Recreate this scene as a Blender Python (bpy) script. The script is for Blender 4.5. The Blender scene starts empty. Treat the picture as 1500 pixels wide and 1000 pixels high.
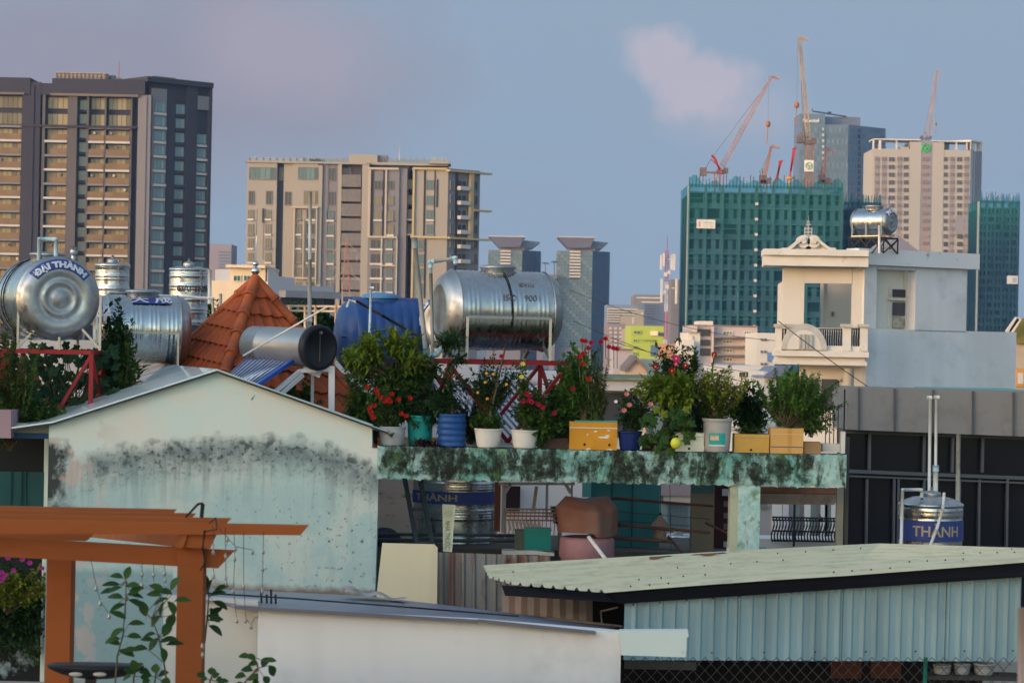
import bpy, math, random
from mathutils import Vector, Matrix
from math import sin, cos, pi, radians, sqrt, atan2
random.seed(7)
SC = bpy.context.scene
COL = SC.collection
F = 3500.0            # focal length in photo pixels (1500 wide)
RL = radians(1.1)     # camera roll
H = 14.0              # eye height above the ground
CR, SR = cos(RL), sin(RL)

# ---------------------------------------------------------------- picture <-> world
def LV(px, py):
    dx, dy = px - 750, 500 - py
    return 750 + dx*CR - dy*SR, 500 - (dx*SR + dy*CR)
def W(px, py, Y):
    lx, ly = LV(px, py)
    return Vector(((lx-750)*Y/F, Y, H + (500-ly)*Y/F))
def S(Y): return Y/F

class Face:
    """vertical facade plane through picture point px0 at depth Y0, running at angle th (0 = square to the view)"""
    def __init__(s, px0, Y0, th=0, lev=False, py=500):
        lx = px0 if lev else LV(px0, py)[0]
        s.X0 = (lx-750)*Y0/F; s.Y0 = Y0; s.c = cos(radians(th)); s.s = sin(radians(th))
    def t(s, lx):
        k = (lx-750)/F
        return (k*s.Y0 - s.X0)/(s.c - k*s.s)
    def P(s, t, o, z):
        return Vector((s.X0 + t*s.c + o*s.s, s.Y0 + t*s.s - o*s.c, z))
    def box(s, mb, x0, y0, x1, y1, o0, o1, m=0, lev=False):
        cx, cy = (x0+x1)/2, (y0+y1)/2
        if not lev: cx, cy = LV(cx, cy)
        w, h = abs(x1-x0)/2, abs(y1-y0)/2
        ta, tb = s.t(cx-w), s.t(cx+w); Yc = s.Y0 + (ta+tb)/2*s.s
        zc = H + (500-cy)*Yc/F; hz = h*Yc/F
        s.tbox(mb, ta, zc-hz, tb, zc+hz, o0, o1, m)
    def tbox(s, mb, ta, z0, tb, z1, o0, o1, m=0):
        vs = [s.P(t, o, z) for z in (z0, z1) for t, o in ((ta, o0), (tb, o0), (tb, o1), (ta, o1))]
        mb.add(vs, [(0,3,2,1),(4,5,6,7),(0,1,5,4),(1,2,6,5),(2,3,7,6),(3,0,4,7)], m)
    def down(s, mb, x0, ytop, x1, o0, o1, m=0, lev=True, zb=0.0):
        cx = (x0+x1)/2; cy = ytop
        if not lev: cx, cy = LV(cx, cy)
        w = abs(x1-x0)/2
        ta, tb = s.t(cx-w), s.t(cx+w); Yc = s.Y0 + (ta+tb)/2*s.s
        s.tbox(mb, ta, zb, tb, H + (500-cy)*Yc/F, o0, o1, m)

# ---------------------------------------------------------------- mesh builder
class MB:
    def __init__(s): s.v=[]; s.f=[]; s.m=[]; s.sm=[]
    def add(s, vs, fs, m=0, smooth=False):
        n = len(s.v); s.v += [Vector(v) for v in vs]
        for f in fs:
            s.f.append(tuple(i+n for i in f)); s.m.append(m); s.sm.append(smooth)
        return s
    def box(s, c, d, rz=0, m=0, M=None):
        c = Vector(c); R = M or Matrix.Rotation(rz, 3, 'Z')
        vs = [c + R @ Vector((x*d[0]/2, y*d[1]/2, z*d[2]/2)) for z in (-1,1) for x,y in ((-1,-1),(1,-1),(1,1),(-1,1))]
        return s.add(vs, [(0,3,2,1),(4,5,6,7),(0,1,5,4),(1,2,6,5),(2,3,7,6),(3,0,4,7)], m)
    def bar(s, a, b, w, h=None, m=0, up=(0,0,1)):
        a, b = Vector(a), Vector(b); h = h or w
        d = (b-a); L = d.length; d.normalize()
        u = Vector(up)
        if abs(d.dot(u)) > .95: u = Vector((0,1,0))
        x = d.cross(u).normalized(); z = x.cross(d).normalized()
        vs = [p + x*(i*w/2) + z*(j*h/2) for p in (a,b) for i,j in ((-1,-1),(1,-1),(1,1),(-1,1))]
        return s.add(vs, [(0,3,2,1),(4,5,6,7),(0,1,5,4),(1,2,6,5),(2,3,7,6),(3,0,4,7)], m)
    def lathe(s, prof, o=(0,0,0), ax=(0,0,1), n=24, m=0, smooth=True, sc=(1,1)):
        """prof: list of (radius, height along axis)"""
        o = Vector(o); ax = Vector(ax).normalized()
        u = Vector((0,0,1)) if abs(ax.z) < .9 else Vector((1,0,0))
        x = ax.cross(u).normalized(); y = ax.cross(x).normalized()
        vs=[]; fs=[]
        for r,h in prof:
            for i in range(n):
                a = 2*pi*i/n
                vs.append(o + ax*h + x*(r*cos(a)*sc[0]) + y*(r*sin(a)*sc[1]))
        for k in range(len(prof)-1):
            for i in range(n):
                j=(i+1)%n
                fs.append((k*n+i, k*n+j, (k+1)*n+j, (k+1)*n+i))
        s.add(vs, fs, m, smooth)
        return s
    def cyl(s, a, b, r0, r1=None, n=12, m=0, smooth=True):
        a, b = Vector(a), Vector(b); r1 = r0 if r1 is None else r1
        L = (b-a).length
        if L < 1e-6: return s
        s.lathe([(r0,0),(r1,L)], a, b-a, n, m, smooth)
        k = len(s.v) - 2*n
        s.f.append(tuple(range(k, k+n))); s.m.append(m); s.sm.append(False)
        s.f.append(tuple(range(k+2*n-1, k+n-1, -1))); s.m.append(m); s.sm.append(False)
        return s
    def tube(s, pts, r, n=8, m=0):
        for a, b in zip(pts, pts[1:]): s.cyl(a, b, r, r, n, m)
        for p in pts[1:-1]: s.ball(p, r*1.02, 8, 6, m)
        return s
    def ball(s, c, r, n=16, k=10, m=0, sc=(1,1,1)):
        c = Vector(c); vs=[]; fs=[]
        for j in range(k+1):
            t = pi*j/k
            for i in range(n):
                a = 2*pi*i/n
                vs.append(c + Vector((r*sc[0]*sin(t)*cos(a), r*sc[1]*sin(t)*sin(a), -r*sc[2]*cos(t))))
        for j in range(k):
            for i in range(n):
                fs.append((j*n+i, j*n+(i+1)%n, (j+1)*n+(i+1)%n, (j+1)*n+i))
        return s.add(vs, fs, m, True)
    def prism(s, poly, vec, m=0):
        """closed polygon (list of 3d points) extruded by vec"""
        n = len(poly); vec = Vector(vec); poly=[Vector(p) for p in poly]
        fs = [tuple(range(n)), tuple(range(2*n-1, n-1, -1))] + [(i, i+n, (i+1)%n+n, (i+1)%n) for i in range(n)]
        return s.add(poly + [p+vec for p in poly], fs, m)
    def grid(s, fn, nu, nv, m=0, smooth=True):
        vs = [fn(i/nu, j/nv) for j in range(nv+1) for i in range(nu+1)]
        fs = [(j*(nu+1)+i, j*(nu+1)+i+1, (j+1)*(nu+1)+i+1, (j+1)*(nu+1)+i) for j in range(nv) for i in range(nu)]
        return s.add(vs, fs, m, smooth)
    def build(s, name, mats, parent=None):
        me = bpy.data.meshes.new(name)
        off = parent.location if parent is not None else Vector((0,0,0))
        if parent is not None and parent.parent is not None: off = off + parent.parent.location
        if parent is not None and parent.type == 'MESH': off = ROOTOF(parent).location
        me.from_pydata([v-off for v in s.v], [], s.f); me.update()
        if not isinstance(mats, (list, tuple)): mats=[mats]
        for mt in mats: me.materials.append(mt)
        me.polygons.foreach_set('material_index', s.m)
        me.polygons.foreach_set('use_smooth', s.sm)
        o = bpy.data.objects.new(name, me); COL.objects.link(o)
        if parent is not None: o.parent = parent
        return o
def ROOTOF(o):
    while o.parent is not None: o = o.parent
    return o

def tag(o, label, cat, group=None):
    o['label']=label; o['category']=cat
    if group: o['group']=group
    return o
def thing(name, label, cat, loc, group=None):
    o = bpy.data.objects.new(name, None); COL.objects.link(o)
    o.empty_display_size = .3; o.location = Vector(loc)
    return tag(o, label, cat, group)
def struct(o, kind='structure'): o['kind']=kind; return o
def single(mb, name, mats, label, cat, group=None):
    """a thing that is one mesh, its origin at its own base"""
    xs=[v.x for v in mb.v]; ys=[v.y for v in mb.v]; zs=[v.z for v in mb.v]
    b = Vector(((min(xs)+max(xs))/2,(min(ys)+max(ys))/2,min(zs)))
    mb.v=[v-b for v in mb.v]
    o = mb.build(name, mats); o.location = b
    return tag(o, label, cat, group)

# ---------------------------------------------------------------- materials
def nmat(name):
    m = bpy.data.materials.new(name); m.use_nodes=True
    nt = m.node_tree; b = nt.nodes['Principled BSDF']
    return m, nt, b
def N(nt, t, **k):
    n = nt.nodes.new(t)
    for a,v in k.items():
        if a.startswith('i_'): n.inputs[a[2:].replace('_',' ')].default_value = v
        else: setattr(n,a,v)
    return n
def link(nt, a, b): nt.links.new(a, b)
def mixc(nt, fac, a, b, blend='MIX'):
    n = nt.nodes.new('ShaderNodeMix'); n.data_type='RGBA'; n.blend_type=blend
    for sock, v in ((n.inputs['Factor'], fac), (n.inputs[6], a), (n.inputs[7], b)):
        if hasattr(v, 'links') or isinstance(v, bpy.types.NodeSocket): nt.links.new(v, sock)
        elif isinstance(v, (tuple,list)): sock.default_value = (*v[:3],1)
        else: sock.default_value = v
    return n.outputs[2]
def ramp(nt, v, a, b, lo=0.0, hi=1.0):
    n = nt.nodes.new('ShaderNodeMapRange'); n.clamp=True
    n.inputs[1].default_value=a; n.inputs[2].default_value=b; n.inputs[3].default_value=lo; n.inputs[4].default_value=hi
    nt.links.new(v, n.inputs[0]); return n.outputs[0]
def mth(nt, op, a, b=None, c=None):
    n = nt.nodes.new('ShaderNodeMath'); n.operation=op
    for i,v in enumerate((a,b,c)):
        if v is None: continue
        if isinstance(v, bpy.types.NodeSocket): nt.links.new(v, n.inputs[i])
        else: n.inputs[i].default_value=v
    return n.outputs[0]
def coords(nt, kind='Object', scale=(1,1,1)):
    tc = nt.nodes.new('ShaderNodeTexCoord')
    mp = nt.nodes.new('ShaderNodeMapping'); mp.inputs['Scale'].default_value=scale
    nt.links.new(tc.outputs[kind], mp.inputs[0]); return mp.outputs[0]
def noise(nt, vec, scale, detail=4, rough=.55, dist=0):
    n = nt.nodes.new('ShaderNodeTexNoise'); n.inputs['Scale'].default_value=scale; n.inputs['Detail'].default_value=detail
    n.inputs['Roughness'].default_value=rough; n.inputs['Distortion'].default_value=dist
    nt.links.new(vec, n.inputs['Vector']); return n.outputs['Fac']
def geopos(nt):
    return nt.nodes.new('ShaderNodeNewGeometry').outputs['Position']
def bump(nt, b, h, strength=.3, dist=.02):
    n = nt.nodes.new('ShaderNodeBump'); n.inputs['Strength'].default_value=strength; n.inputs['Distance'].default_value=dist
    nt.links.new(h, n.inputs['Height']); nt.links.new(n.outputs[0], b.inputs['Normal'])
_mc = {}
def M(name, col, rough=.75, metal=0, var=.12, scale=1.5, dirt=None, bmp=0, island=0, spec=.22, stretch=(1,1,1), streak=None, trans=0):
    """general weathered surface.  dirt=(colour, scale, lo, hi, max);  streak=(colour, xy-scale, amount): rain streaks"""
    if name in _mc: return _mc[name]
    m, nt, b = nmat(name)
    b.inputs['Roughness'].default_value=rough; b.inputs['Metallic'].default_value=metal
    b.inputs['Specular IOR Level'].default_value=spec
    v = coords(nt, 'Object', stretch)
    n1 = noise(nt, v, scale, 5)
    lo = tuple(max(0,c*(1-var)) for c in col); hi = tuple(min(1,c*(1+var)) for c in col)
    c = mixc(nt, ramp(nt, n1, .3, .7), lo, hi)
    if island:
        g = nt.nodes.new('ShaderNodeNewGeometry')
        c = mixc(nt, ramp(nt, g.outputs['Random Per Island'],0,1,0,1), c, tuple(x*(1-island) for x in col)) 
    if streak:
        v2 = coords(nt, 'Object', (streak[1], streak[1], streak[1]*.08))
        n3 = noise(nt, v2, 1.0, 4)
        c = mixc(nt, ramp(nt, n3, .48, .75, 0, streak[2]), c, streak[0])
    if dirt:
        n2 = noise(nt, v, dirt[1], 8, .65)
        c = mixc(nt, ramp(nt, n2, dirt[2], dirt[3], 0, dirt[4] if len(dirt)>4 else 1), c, dirt[0])
        link(nt, ramp(nt, n2, dirt[2], dirt[3], rough, min(1,rough+.25)), b.inputs['Roughness'])
    link(nt, c, b.inputs['Base Color'])
    if bmp: bump(nt, b, noise(nt, v, scale*8, 6), bmp, .01)
    _mc[name]=m
    return m
def glassy(name, col, rough=.12, var=.25, scale=.35, metal=0.0, spec=.38):
    """window glass seen from outside: dark body with a sky reflection, slightly different per pane"""
    if name in _mc: return _mc[name]
    m, nt, b = nmat(name)
    g = nt.nodes.new('ShaderNodeNewGeometry')
    c = mixc(nt, g.outputs['Random Per Island'], tuple(x*(1-var) for x in col), tuple(min(1,x*(1+var)) for x in col))
    link(nt, c, b.inputs['Base Color'])
    b.inputs['Roughness'].default_value=rough; b.inputs['Specular IOR Level'].default_value=spec; b.inputs['Metallic'].default_value=metal
    _mc[name]=m; return m
def leafmat(name, col, col2, rough=.5, spot=None):
    if name in _mc: return _mc[name]
    m, nt, b = nmat(name)
    g = nt.nodes.new('ShaderNodeNewGeometry')
    c = mixc(nt, g.outputs['Random Per Island'], col, col2)
    link(nt, c, b.inputs['Base Color'])
    b.inputs['Roughness'].default_value=rough
    b.inputs['Specular IOR Level'].default_value=.16
    # thin leaves let some light through
    tr = nt.nodes.new('ShaderNodeBsdfTranslucent'); link(nt, c, tr.inputs[0])
    mx = nt.nodes.new('ShaderNodeMixShader'); mx.inputs[0].default_value=.3
    out = nt.nodes['Material Output']
    link(nt, b.outputs[0], mx.inputs[1]); link(nt, tr.outputs[0], mx.inputs[2]); link(nt, mx.outputs[0], out.inputs[0])
    _mc[name]=m; return m
def steel(name, rough=.16, col=(.62,.62,.63), wob=.25, dent=.35):
    if name in _mc: return _mc[name]
    m, nt, b = nmat(name)
    b.inputs['Metallic'].default_value=1
    v = coords(nt)
    n = noise(nt, v, 2.2, 3); n2 = noise(nt, v, 9, 3)
    c = mixc(nt, ramp(nt, n2, .35,.7), col, tuple(x*.8 for x in col))
    link(nt, c, b.inputs['Base Color'])
    link(nt, ramp(nt, n2, .3, .7, rough*.8, rough*1.6), b.inputs['Roughness'])
    bump(nt, b, n, dent, .03)
    _mc[name]=m; return m

# ---------------------------------------------------------------- text
def text_geo(body, size=1.0, depth=0.02, bold=0.0):
    cu = bpy.data.curves.new('t','FONT'); cu.body=body; cu.size=size; cu.extrude=depth/2; cu.offset=bold; cu.align_x='CENTER'; cu.align_y='CENTER'; cu.resolution_u=3
    ob = bpy.data.objects.new('t', cu); COL.objects.link(ob)
    dg = bpy.context.evaluated_depsgraph_get(); me = bpy.data.meshes.new_from_object(ob.evaluated_get(dg))
    vs = [v.co.copy() for v in me.vertices]; fs=[tuple(p.vertices) for p in me.polygons]
    bpy.data.objects.remove(ob); bpy.data.meshes.remove(me); bpy.data.curves.remove(cu)
    return vs, fs
def put_text(mb, body, size, fn, m=0, depth=.02, bold=0.0, sx=1.0):
    """fn maps text (x, y, out) to world"""
    vs, fs = text_geo(body, size, depth, bold)
    mb.add([fn(v.x*sx, v.y, v.z) for v in vs], fs, m)
K = 1/.12
def lin(r,g,b,k=1.0):
    f=lambda c: ((c/255+.055)/1.055)**2.4 if c/255>.04045 else c/255/12.92
    return (f(r)*k, f(g)*k, f(b)*k)
SKY_TINT=(9.2,7.2,5.4); CL_STREAK=lin(150,165,182,K); CL_MAUVE=lin(152,148,163,K); CL_MAUVE2=lin(172,163,176,K); CL_PINK=lin(196,187,198,K)
DUSK_LO=lin(147,169,191,K); DUSK_HI=lin(152,170,190,K)
SKY_STR=.12; SUN_E=.5; SUN_ANG=8.0; SUN_COL=(1,.55,.28); EXPO=0.0; CAMROLL=radians(1.1)
HAZE=.00012
# ================================================================= world, sun, camera
SUN_AZ = radians(50)      # sun stands behind the camera, this far to its left
SUN_EL = radians(7)
w = bpy.data.worlds.new('World'); SC.world = w; w.use_nodes=True
nt = w.node_tree; nt.nodes.clear()
out = nt.nodes.new('ShaderNodeOutputWorld'); bg = nt.nodes.new('ShaderNodeBackground')
sky = nt.nodes.new('ShaderNodeTexSky'); sky.sky_type='NISHITA'; sky.sun_disc=False
sky.sun_elevation=SUN_EL
sun_dir = Vector((-sin(SUN_AZ)*cos(SUN_EL), -cos(SUN_AZ)*cos(SUN_EL), sin(SUN_EL)))
sky.sun_rotation = atan2(sun_dir.x, sun_dir.y)
sky.air_density=1.0; sky.dust_density=1.0; sky.ozone_density=3.0; sky.altitude=20
tc = nt.nodes.new('ShaderNodeTexCoord'); sp = nt.nodes.new('ShaderNodeSeparateXYZ')
link(nt, tc.outputs['Generated'], sp.inputs[0])
ysafe = mth(nt,'MAXIMUM', sp.outputs[1], .05)
kx = mth(nt,'DIVIDE', sp.outputs[0], ysafe); kz = mth(nt,'DIVIDE', sp.outputs[2], ysafe)
cmb = nt.nodes.new('ShaderNodeCombineXYZ'); link(nt,kx,cmb.inputs[0]); link(nt,kz,cmb.inputs[1])
def ell(cx, cz, rx, rz):
    a = mth(nt,'DIVIDE', mth(nt,'SUBTRACT',kx,cx), rx); b_ = mth(nt,'DIVIDE', mth(nt,'SUBTRACT',kz,cz), rz)
    return mth(nt,'SQRT', mth(nt,'ADD', mth(nt,'MULTIPLY',a,a), mth(nt,'MULTIPLY',b_,b_)))
n1 = noise(nt, cmb.outputs[0], 38, 6, .55); n2 = noise(nt, cmb.outputs[0], 15, 6, .55)
front = ramp(nt, sp.outputs[1], .3, .6)
# pink cloud: two lobes
e1 = ell(.061,.121,.0155,.0125); e2 = ell(.078,.110,.022,.014)
ee = mth(nt,'MINIMUM', e1, e2)
n4 = noise(nt, cmb.outputs[0], 75, 7, .6)
c1 = ramp(nt, mth(nt,'ADD', mth(nt,'ADD', ee, mth(nt,'MULTIPLY', mth(nt,'SUBTRACT', n1, .5), 1.3)), mth(nt,'MULTIPLY', mth(nt,'SUBTRACT', n4, .5), .7)), .70, 1.25, .85, 0)
e5 = ell(.092,.098,.030,.016)
c5 = ramp(nt, mth(nt,'ADD', e5, mth(nt,'MULTIPLY', mth(nt,'SUBTRACT', n1, .5), 1.2)), .3, 1.2, .40, 0)
# mauve bank at the upper left
e3 = ell(-.17,.108,.135,.050)
c2 = ramp(nt, mth(nt,'ADD', e3, mth(nt,'MULTIPLY', mth(nt,'SUBTRACT', n2, .5), 1.1)), .45, 1.25, 1.0, 0)
e4 = ell(-.10,.120,.055,.030)
c4 = ramp(nt, mth(nt,'ADD', e4, mth(nt,'MULTIPLY', mth(nt,'SUBTRACT', n2, .5), 1.2)), .3, 1.0, .8, 0)
# faint streaks everywhere
mp = nt.nodes.new('ShaderNodeMapping'); mp.inputs['Scale'].default_value=(1,5,1); link(nt, cmb.outputs[0], mp.inputs[0])
n3 = noise(nt, mp.outputs[0], 12, 5, .5)
c3 = ramp(nt, n3, .42, .72, 0, .5)
tinted = mixc(nt, 1.0, sky.outputs[0], SKY_TINT, 'MULTIPLY')
# dusk: away from the sun the air is lit evenly blue-grey, a little paler towards the horizon
dt = nt.nodes.new('ShaderNodeVectorMath'); dt.operation='DOT_PRODUCT'; link(nt, tc.outputs['Generated'], dt.inputs[0]); dt.inputs[1].default_value=(sin(SUN_AZ), cos(SUN_AZ), 0)
away = ramp(nt, dt.outputs['Value'], -.35, .40, 0, 1.0)
elev = ramp(nt, sp.outputs[2], 0, .35)
dusk = mixc(nt, elev, DUSK_LO, DUSK_HI)
base = mixc(nt, away, tinted, dusk)
# grey-blue dusk veil low over the horizon opposite the sun
veil = ramp(nt, kz, .0, .16, 1, 0)
s1 = mixc(nt, mth(nt,'MULTIPLY', c3, front), base, CL_STREAK)
s2 = mixc(nt, mth(nt,'MULTIPLY', c2, front), s1, CL_MAUVE)
s2 = mixc(nt, mth(nt,'MULTIPLY', c4, front), s2, CL_MAUVE2)
s2 = mixc(nt, mth(nt,'MULTIPLY', c5, front), s2, CL_PINK)
s3 = mixc(nt, mth(nt,'MULTIPLY', c1, front), s2, CL_PINK)
link(nt, s3, bg.inputs[0]); bg.inputs[1].default_value=SKY_STR
link(nt, bg.outputs[0], out.inputs[0])

sl = bpy.data.lights.new('sun','SUN'); sl.energy=SUN_E; sl.angle=radians(SUN_ANG); sl.color=SUN_COL
so = bpy.data.objects.new('sun', sl); COL.objects.link(so)
so.rotation_euler = sun_dir.to_track_quat('Z','Y').to_euler(); so.location = (0,0,60)

cam = bpy.data.cameras.new('camera'); co = bpy.data.objects.new('camera', cam); COL.objects.link(co)
cam.sensor_width=36; cam.sensor_fit='HORIZONTAL'; cam.lens=36*F/1500; cam.clip_start=.5; cam.clip_end=9000
co.matrix_world = Matrix.Translation((0,0,H)) @ Matrix.Rotation(pi/2,4,'X') @ Matrix.Rotation(CAMROLL,4,'Z')
cam.dof.use_dof=True; cam.dof.focus_distance=33; cam.dof.aperture_fstop=5.6
SC.camera = co
SC.view_settings.view_transform='Standard'; SC.view_settings.look='None'; SC.view_settings.exposure=EXPO; SC.view_settings.gamma=1
SC.cycles.max_bounces=6; SC.cycles.transparent_max_bounces=16; SC.cycles.diffuse_bounces=3; SC.cycles.glossy_bounces=3; SC.cycles.caustics_reflective=False
SC.cycles.volume_bounces=0

# ground: one sheet to the horizon
g = MB(); g.add([(-5000,-3000,0),(5000,-3000,0),(5000,7000,0),(-5000,7000,0)],[(0,1,2,3)])
struct(g.build('ground', M('ground',(.20,.19,.17),.9,0,.4,.05,dirt=((.05,.09,.04),.02,.5,.6))))

# unseen block added on the sun's side to throw shade over the near roofs
nbm=MB(); pv=Vector((cos(SUN_AZ)*1.0,-sin(SUN_AZ),0)); sd2=Vector((sun_dir.x,sun_dir.y,0)).normalized()
c0=sd2*42+pv*(-17.5)
for z0,z1,gr in ((0,11,0),(11,14,.15),(14,24,0)): nbm.box(c0+Vector((0,0,(z0+z1)/2)),(36-gr,9-gr,z1-z0),atan2(pv.y,pv.x),0)
single(nbm,'unseen_shade_block',M('shade block grey',(.42,.40,.38),.85,0,.1,.4),'tall plain block added out of view, left of the viewpoint, to shade the foreground','house')

# evening haze: one closed box of thin even air round the whole scene
hb_=MB(); hb_.box((100,850,139),(2400,2700,280))
hz_=bpy.data.materials.new('haze'); hz_.use_nodes=True; hn=hz_.node_tree; hn.nodes.clear()
ho_=hn.nodes.new('ShaderNodeOutputMaterial'); pv_=hn.nodes.new('ShaderNodeVolumePrincipled'); pv_.inputs['Color'].default_value=(.36,.58,1.0,1); pv_.inputs['Density'].default_value=HAZE; pv_.inputs['Anisotropy'].default_value=.0
link(hn,pv_.outputs[0],ho_.inputs['Volume'])
struct(hb_.build('haze',hz_),'stuff')
# ================================================================= far city
def window(face, root, x0,y0,x1,y1, fr, gl, o=0.0, lev=True, split=2, fw=.09, name='window', horiz=0, proud=.12):
    mb = MB(); s_ = S(face.Y0); w = (x1-x0)
    for k in range(split): face.box(mb, x0+w*k/split+.02,y0,x0+w*(k+1)/split-.02,y1, o+proud*.3, o+proud*.55, 1, lev)
    f = fw/s_
    for a in (x0, x1-f): face.box(mb, a,y0,a+f,y1, o, o+proud, 0, lev)
    for b_ in (y0, y1-f): face.box(mb, x0+f,b_,x1-f,b_+f, o, o+proud*.97, 0, lev)
    for k in range(1,split):
        c = x0+w*k/split; face.box(mb, c-f*.3,y0+f,c+f*.3,y1-f, o+proud*.56, o+proud*.9, 0, lev)
    if horiz: face.box(mb, x0+f,y0+(y1-y0)*horiz,x1-f,y0+(y1-y0)*horiz+f*.5, o+proud*.56, o+proud*.85, 0, lev)
    return mb.build(name, [fr, gl], root)

C_dkwall = M('far dark render',(.045,.045,.062),.8,0,.08,.05)
C_gywall = M('far grey render',(.20,.19,.21),.8,0,.08,.05)
C_beige  = M('far beige render',(.33,.30,.265),.8,0,.07,.05)
C_white  = M('far white render',(.62,.58,.53),.8,0,.06,.05)
C_slab   = M('far slab edge',(.50,.48,.48),.8,0,.06,.05)
C_rail   = M('amber balcony glass',(.20,.125,.065),.35,0,.15,.4)
G_warm   = glassy('far curtain glass',(.19,.16,.09),.2,.6)
G_teal   = glassy('far teal glass',(.07,.13,.14),.15,.5)
G_dark   = glassy('far dark glass',(.035,.04,.05),.15,.5)
C_gold   = M('gold trim',(.46,.36,.20),.5,0,.1,.1)
C_roofgrid = M('roof screen grid',(.36,.31,.26),.7,0,.2,.8)

G_shadeX=M('laundry dull',(.25,.2,.22),.8)
# ---- tower A : dark tower with amber balconies ----------------------------------
A = Face(205-5.2, 520, 0, True); sA=S(520)
tA = thing('apartment_tower','tall dark brown apartment tower with stacked amber balconies, at the left edge','apartment tower', (A.P(-12,-6,0)))
b = MB()
fl0, dfl = 199.3, 20.75          # first floor line (level px), spacing
A.down(b, -70,134,200,-14,-1.7,1)                                 # back of the bays
for x0,x1,top in ((26,53,134),(93,107,146),(56,60,150),(121,124,150),(147,149.5,150),(185,187.5,150)):
    A.down(b, x0,top,x1,-1.7, 0.25 if x1-x0>8 else .1, 1 if x0==26 else 4)
A.down(b, 39,140,44,.25,.5,1); A.down(b,-62,150,-58,-1.7,.1,1)
A.down(b, 107,150,121,-3,-1.69,0)
A.down(b, 196,150,215,-6,.3,2)                                    # pale corner pier
A.down(b, 203,152,209,.3,.55,2)
A.box(b, -75,128,38,152,-10,.5,1,True); A.box(b,70,128,206,150,-10,.6,1,True); A.box(b,38,136,70,152,-8,.2,1,True)
A.box(b, 68,150,197,153.5,-1.7,.9,3,True); A.box(b,-75,150,30,153,-1.7,.9,3,True)
A.box(b, 26,196,195,199.5,-1.6,.6,1,True)
b.build('wall',[C_dkwall,C_dkwall,C_gywall,M('far brown parapet',(.17,.135,.125),.8,0,.1,.05),M('far mauve fin',(.11,.10,.105),.8,0,.1,.05)],tA)
b=MB(); A.box(b,72,117,146,135,-9,-2,0,True)
for i in range(13): A.box(b,72.5+i*5.9,118,73.3+i*5.9,134,-2,-1.7,1,True)
for j in range(4): A.box(b,72,118.5+j*5,146,119.2+j*5,-2,-1.75,1,True)
b.build('roof_screen',[C_roofgrid,M('far screen bars',(.2,.17,.15),.7)],tA)
b=MB(); A.box(b,148,117,153,128,-9,-6,0,True); A.box(b,154,122,164,128,-8,-5,0,True); b.build('roof_plant',C_gywall,tA)
b=MB(); p0=W(174,120,524); b.cyl(p0-Vector((0,0,1)),p0+Vector((0,0,4.6)),.12,.05,6); b.build('antenna',M('mast red',(.4,.1,.08)),tA)
for (x0,x1) in ((-64,26),(60,93),(124,147),(149.5,185)):
    # tall top-floor glazing
    for (ya,yb) in ((153.5,172),(178,196)):
        window(A,tA,x0+1,ya,x1-1,yb,C_dkwall,G_warm,-1.6,True,max(3,int((x1-x0)/7)),.15)
    for k in range(14):
        yf = fl0 + k*dfl
        if yf > 470: break
        for (a0,a1) in (((-64,-20),(-18,26)) if x0<0 else ((x0,x1),)):
            bm_ = MB(); A.box(bm_, a0,yf-1.6,a1,yf+1.6,-1.6,.35,0,True)
            sl = bm_.build('balcony',C_slab if k%2 else C_gywall,tA)
            bm_ = MB(); A.box(bm_, a0+(9 if a0>55 and a0<70 else .5),yf+10.5-.2,a1-.5,yf+18.8,.12,.2,0,True)
            bm_.build('railing',C_rail,sl)
            if random.random()<.42:
                bm_=MB(); xq=random.uniform(a0+3,a1-5); A.box(bm_,xq,yf+5,xq+3.2,yf+8.5,-1.3,-.8,0,True); bm_.build('air_conditioner' if random.random()<.6 else 'hung_laundry',C_white if random.random()<.6 else G_shadeX,sl)
            window(A,sl,a0+1,yf+2,a1-1,yf+19,C_dkwall,G_warm,-1.6,True,max(3,int((a1-a0)/7)),.12)
for k in range(16):        # dark slot windows
    yf = 158+k*dfl
    b=MB(); A.box(b,108.5,yf,120,yf+14,-1.65,-1.5,1,True); A.box(b,108,yf+15.5,121,yf+18,-1.65,-1.1,0,True)
    b.build('slot_window',[C_dkwall,G_teal],tA)
# shaded right flank, turned 42 degrees away
B_ = Face(215,520.5,42,True)
fl=MB(); B_.down(fl,215,131,303,-14,-.8,0); B_.down(fl,240,136,252,-.8,-.4,0); B_.down(fl,217,140,238,-.8,0,1); B_.down(fl,268,136,283,-.8,0,0); B_.down(fl,299.5,133,303.3,-.8,.3,0)
B_.box(fl,206,126.5,303,134,-13,.8,0,True); B_.box(fl,283,150,300,170,-.8,.05,1,True)
fl.build('flank_wall',[C_dkwall,C_gywall],tA)
for k in range(15):
    yf = 160+k*20.9
    for (x0,x1,m_) in ((219.5,236,C_slab),(253.5,267,C_dkwall),(284,299,C_slab)):
        if k<2 and x0>283: continue
        dy = (x0-215)*.045*(500-yf)/500*2
        o_ = 0 if x0<230 else -.8 if x0<270 else -.7
        wd = window(B_,tA,x0,yf+dy,x1,yf+14+dy,C_gywall,glassy('flank glass',(.15,.26,.28),.15,.4),o_,True,3,.16)
        b=MB(); B_.box(b,x0-.8,yf+15+dy,x1+.8,yf+18.5+dy,o_+.02,o_+(.55 if k%2 else .3),0,True); b.build('sill',m_,wd)
b=MB(); B_.box(b,228,121,262,127,-10,-3,0,True); b.build('roof_block',C_gywall,tA)

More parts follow.
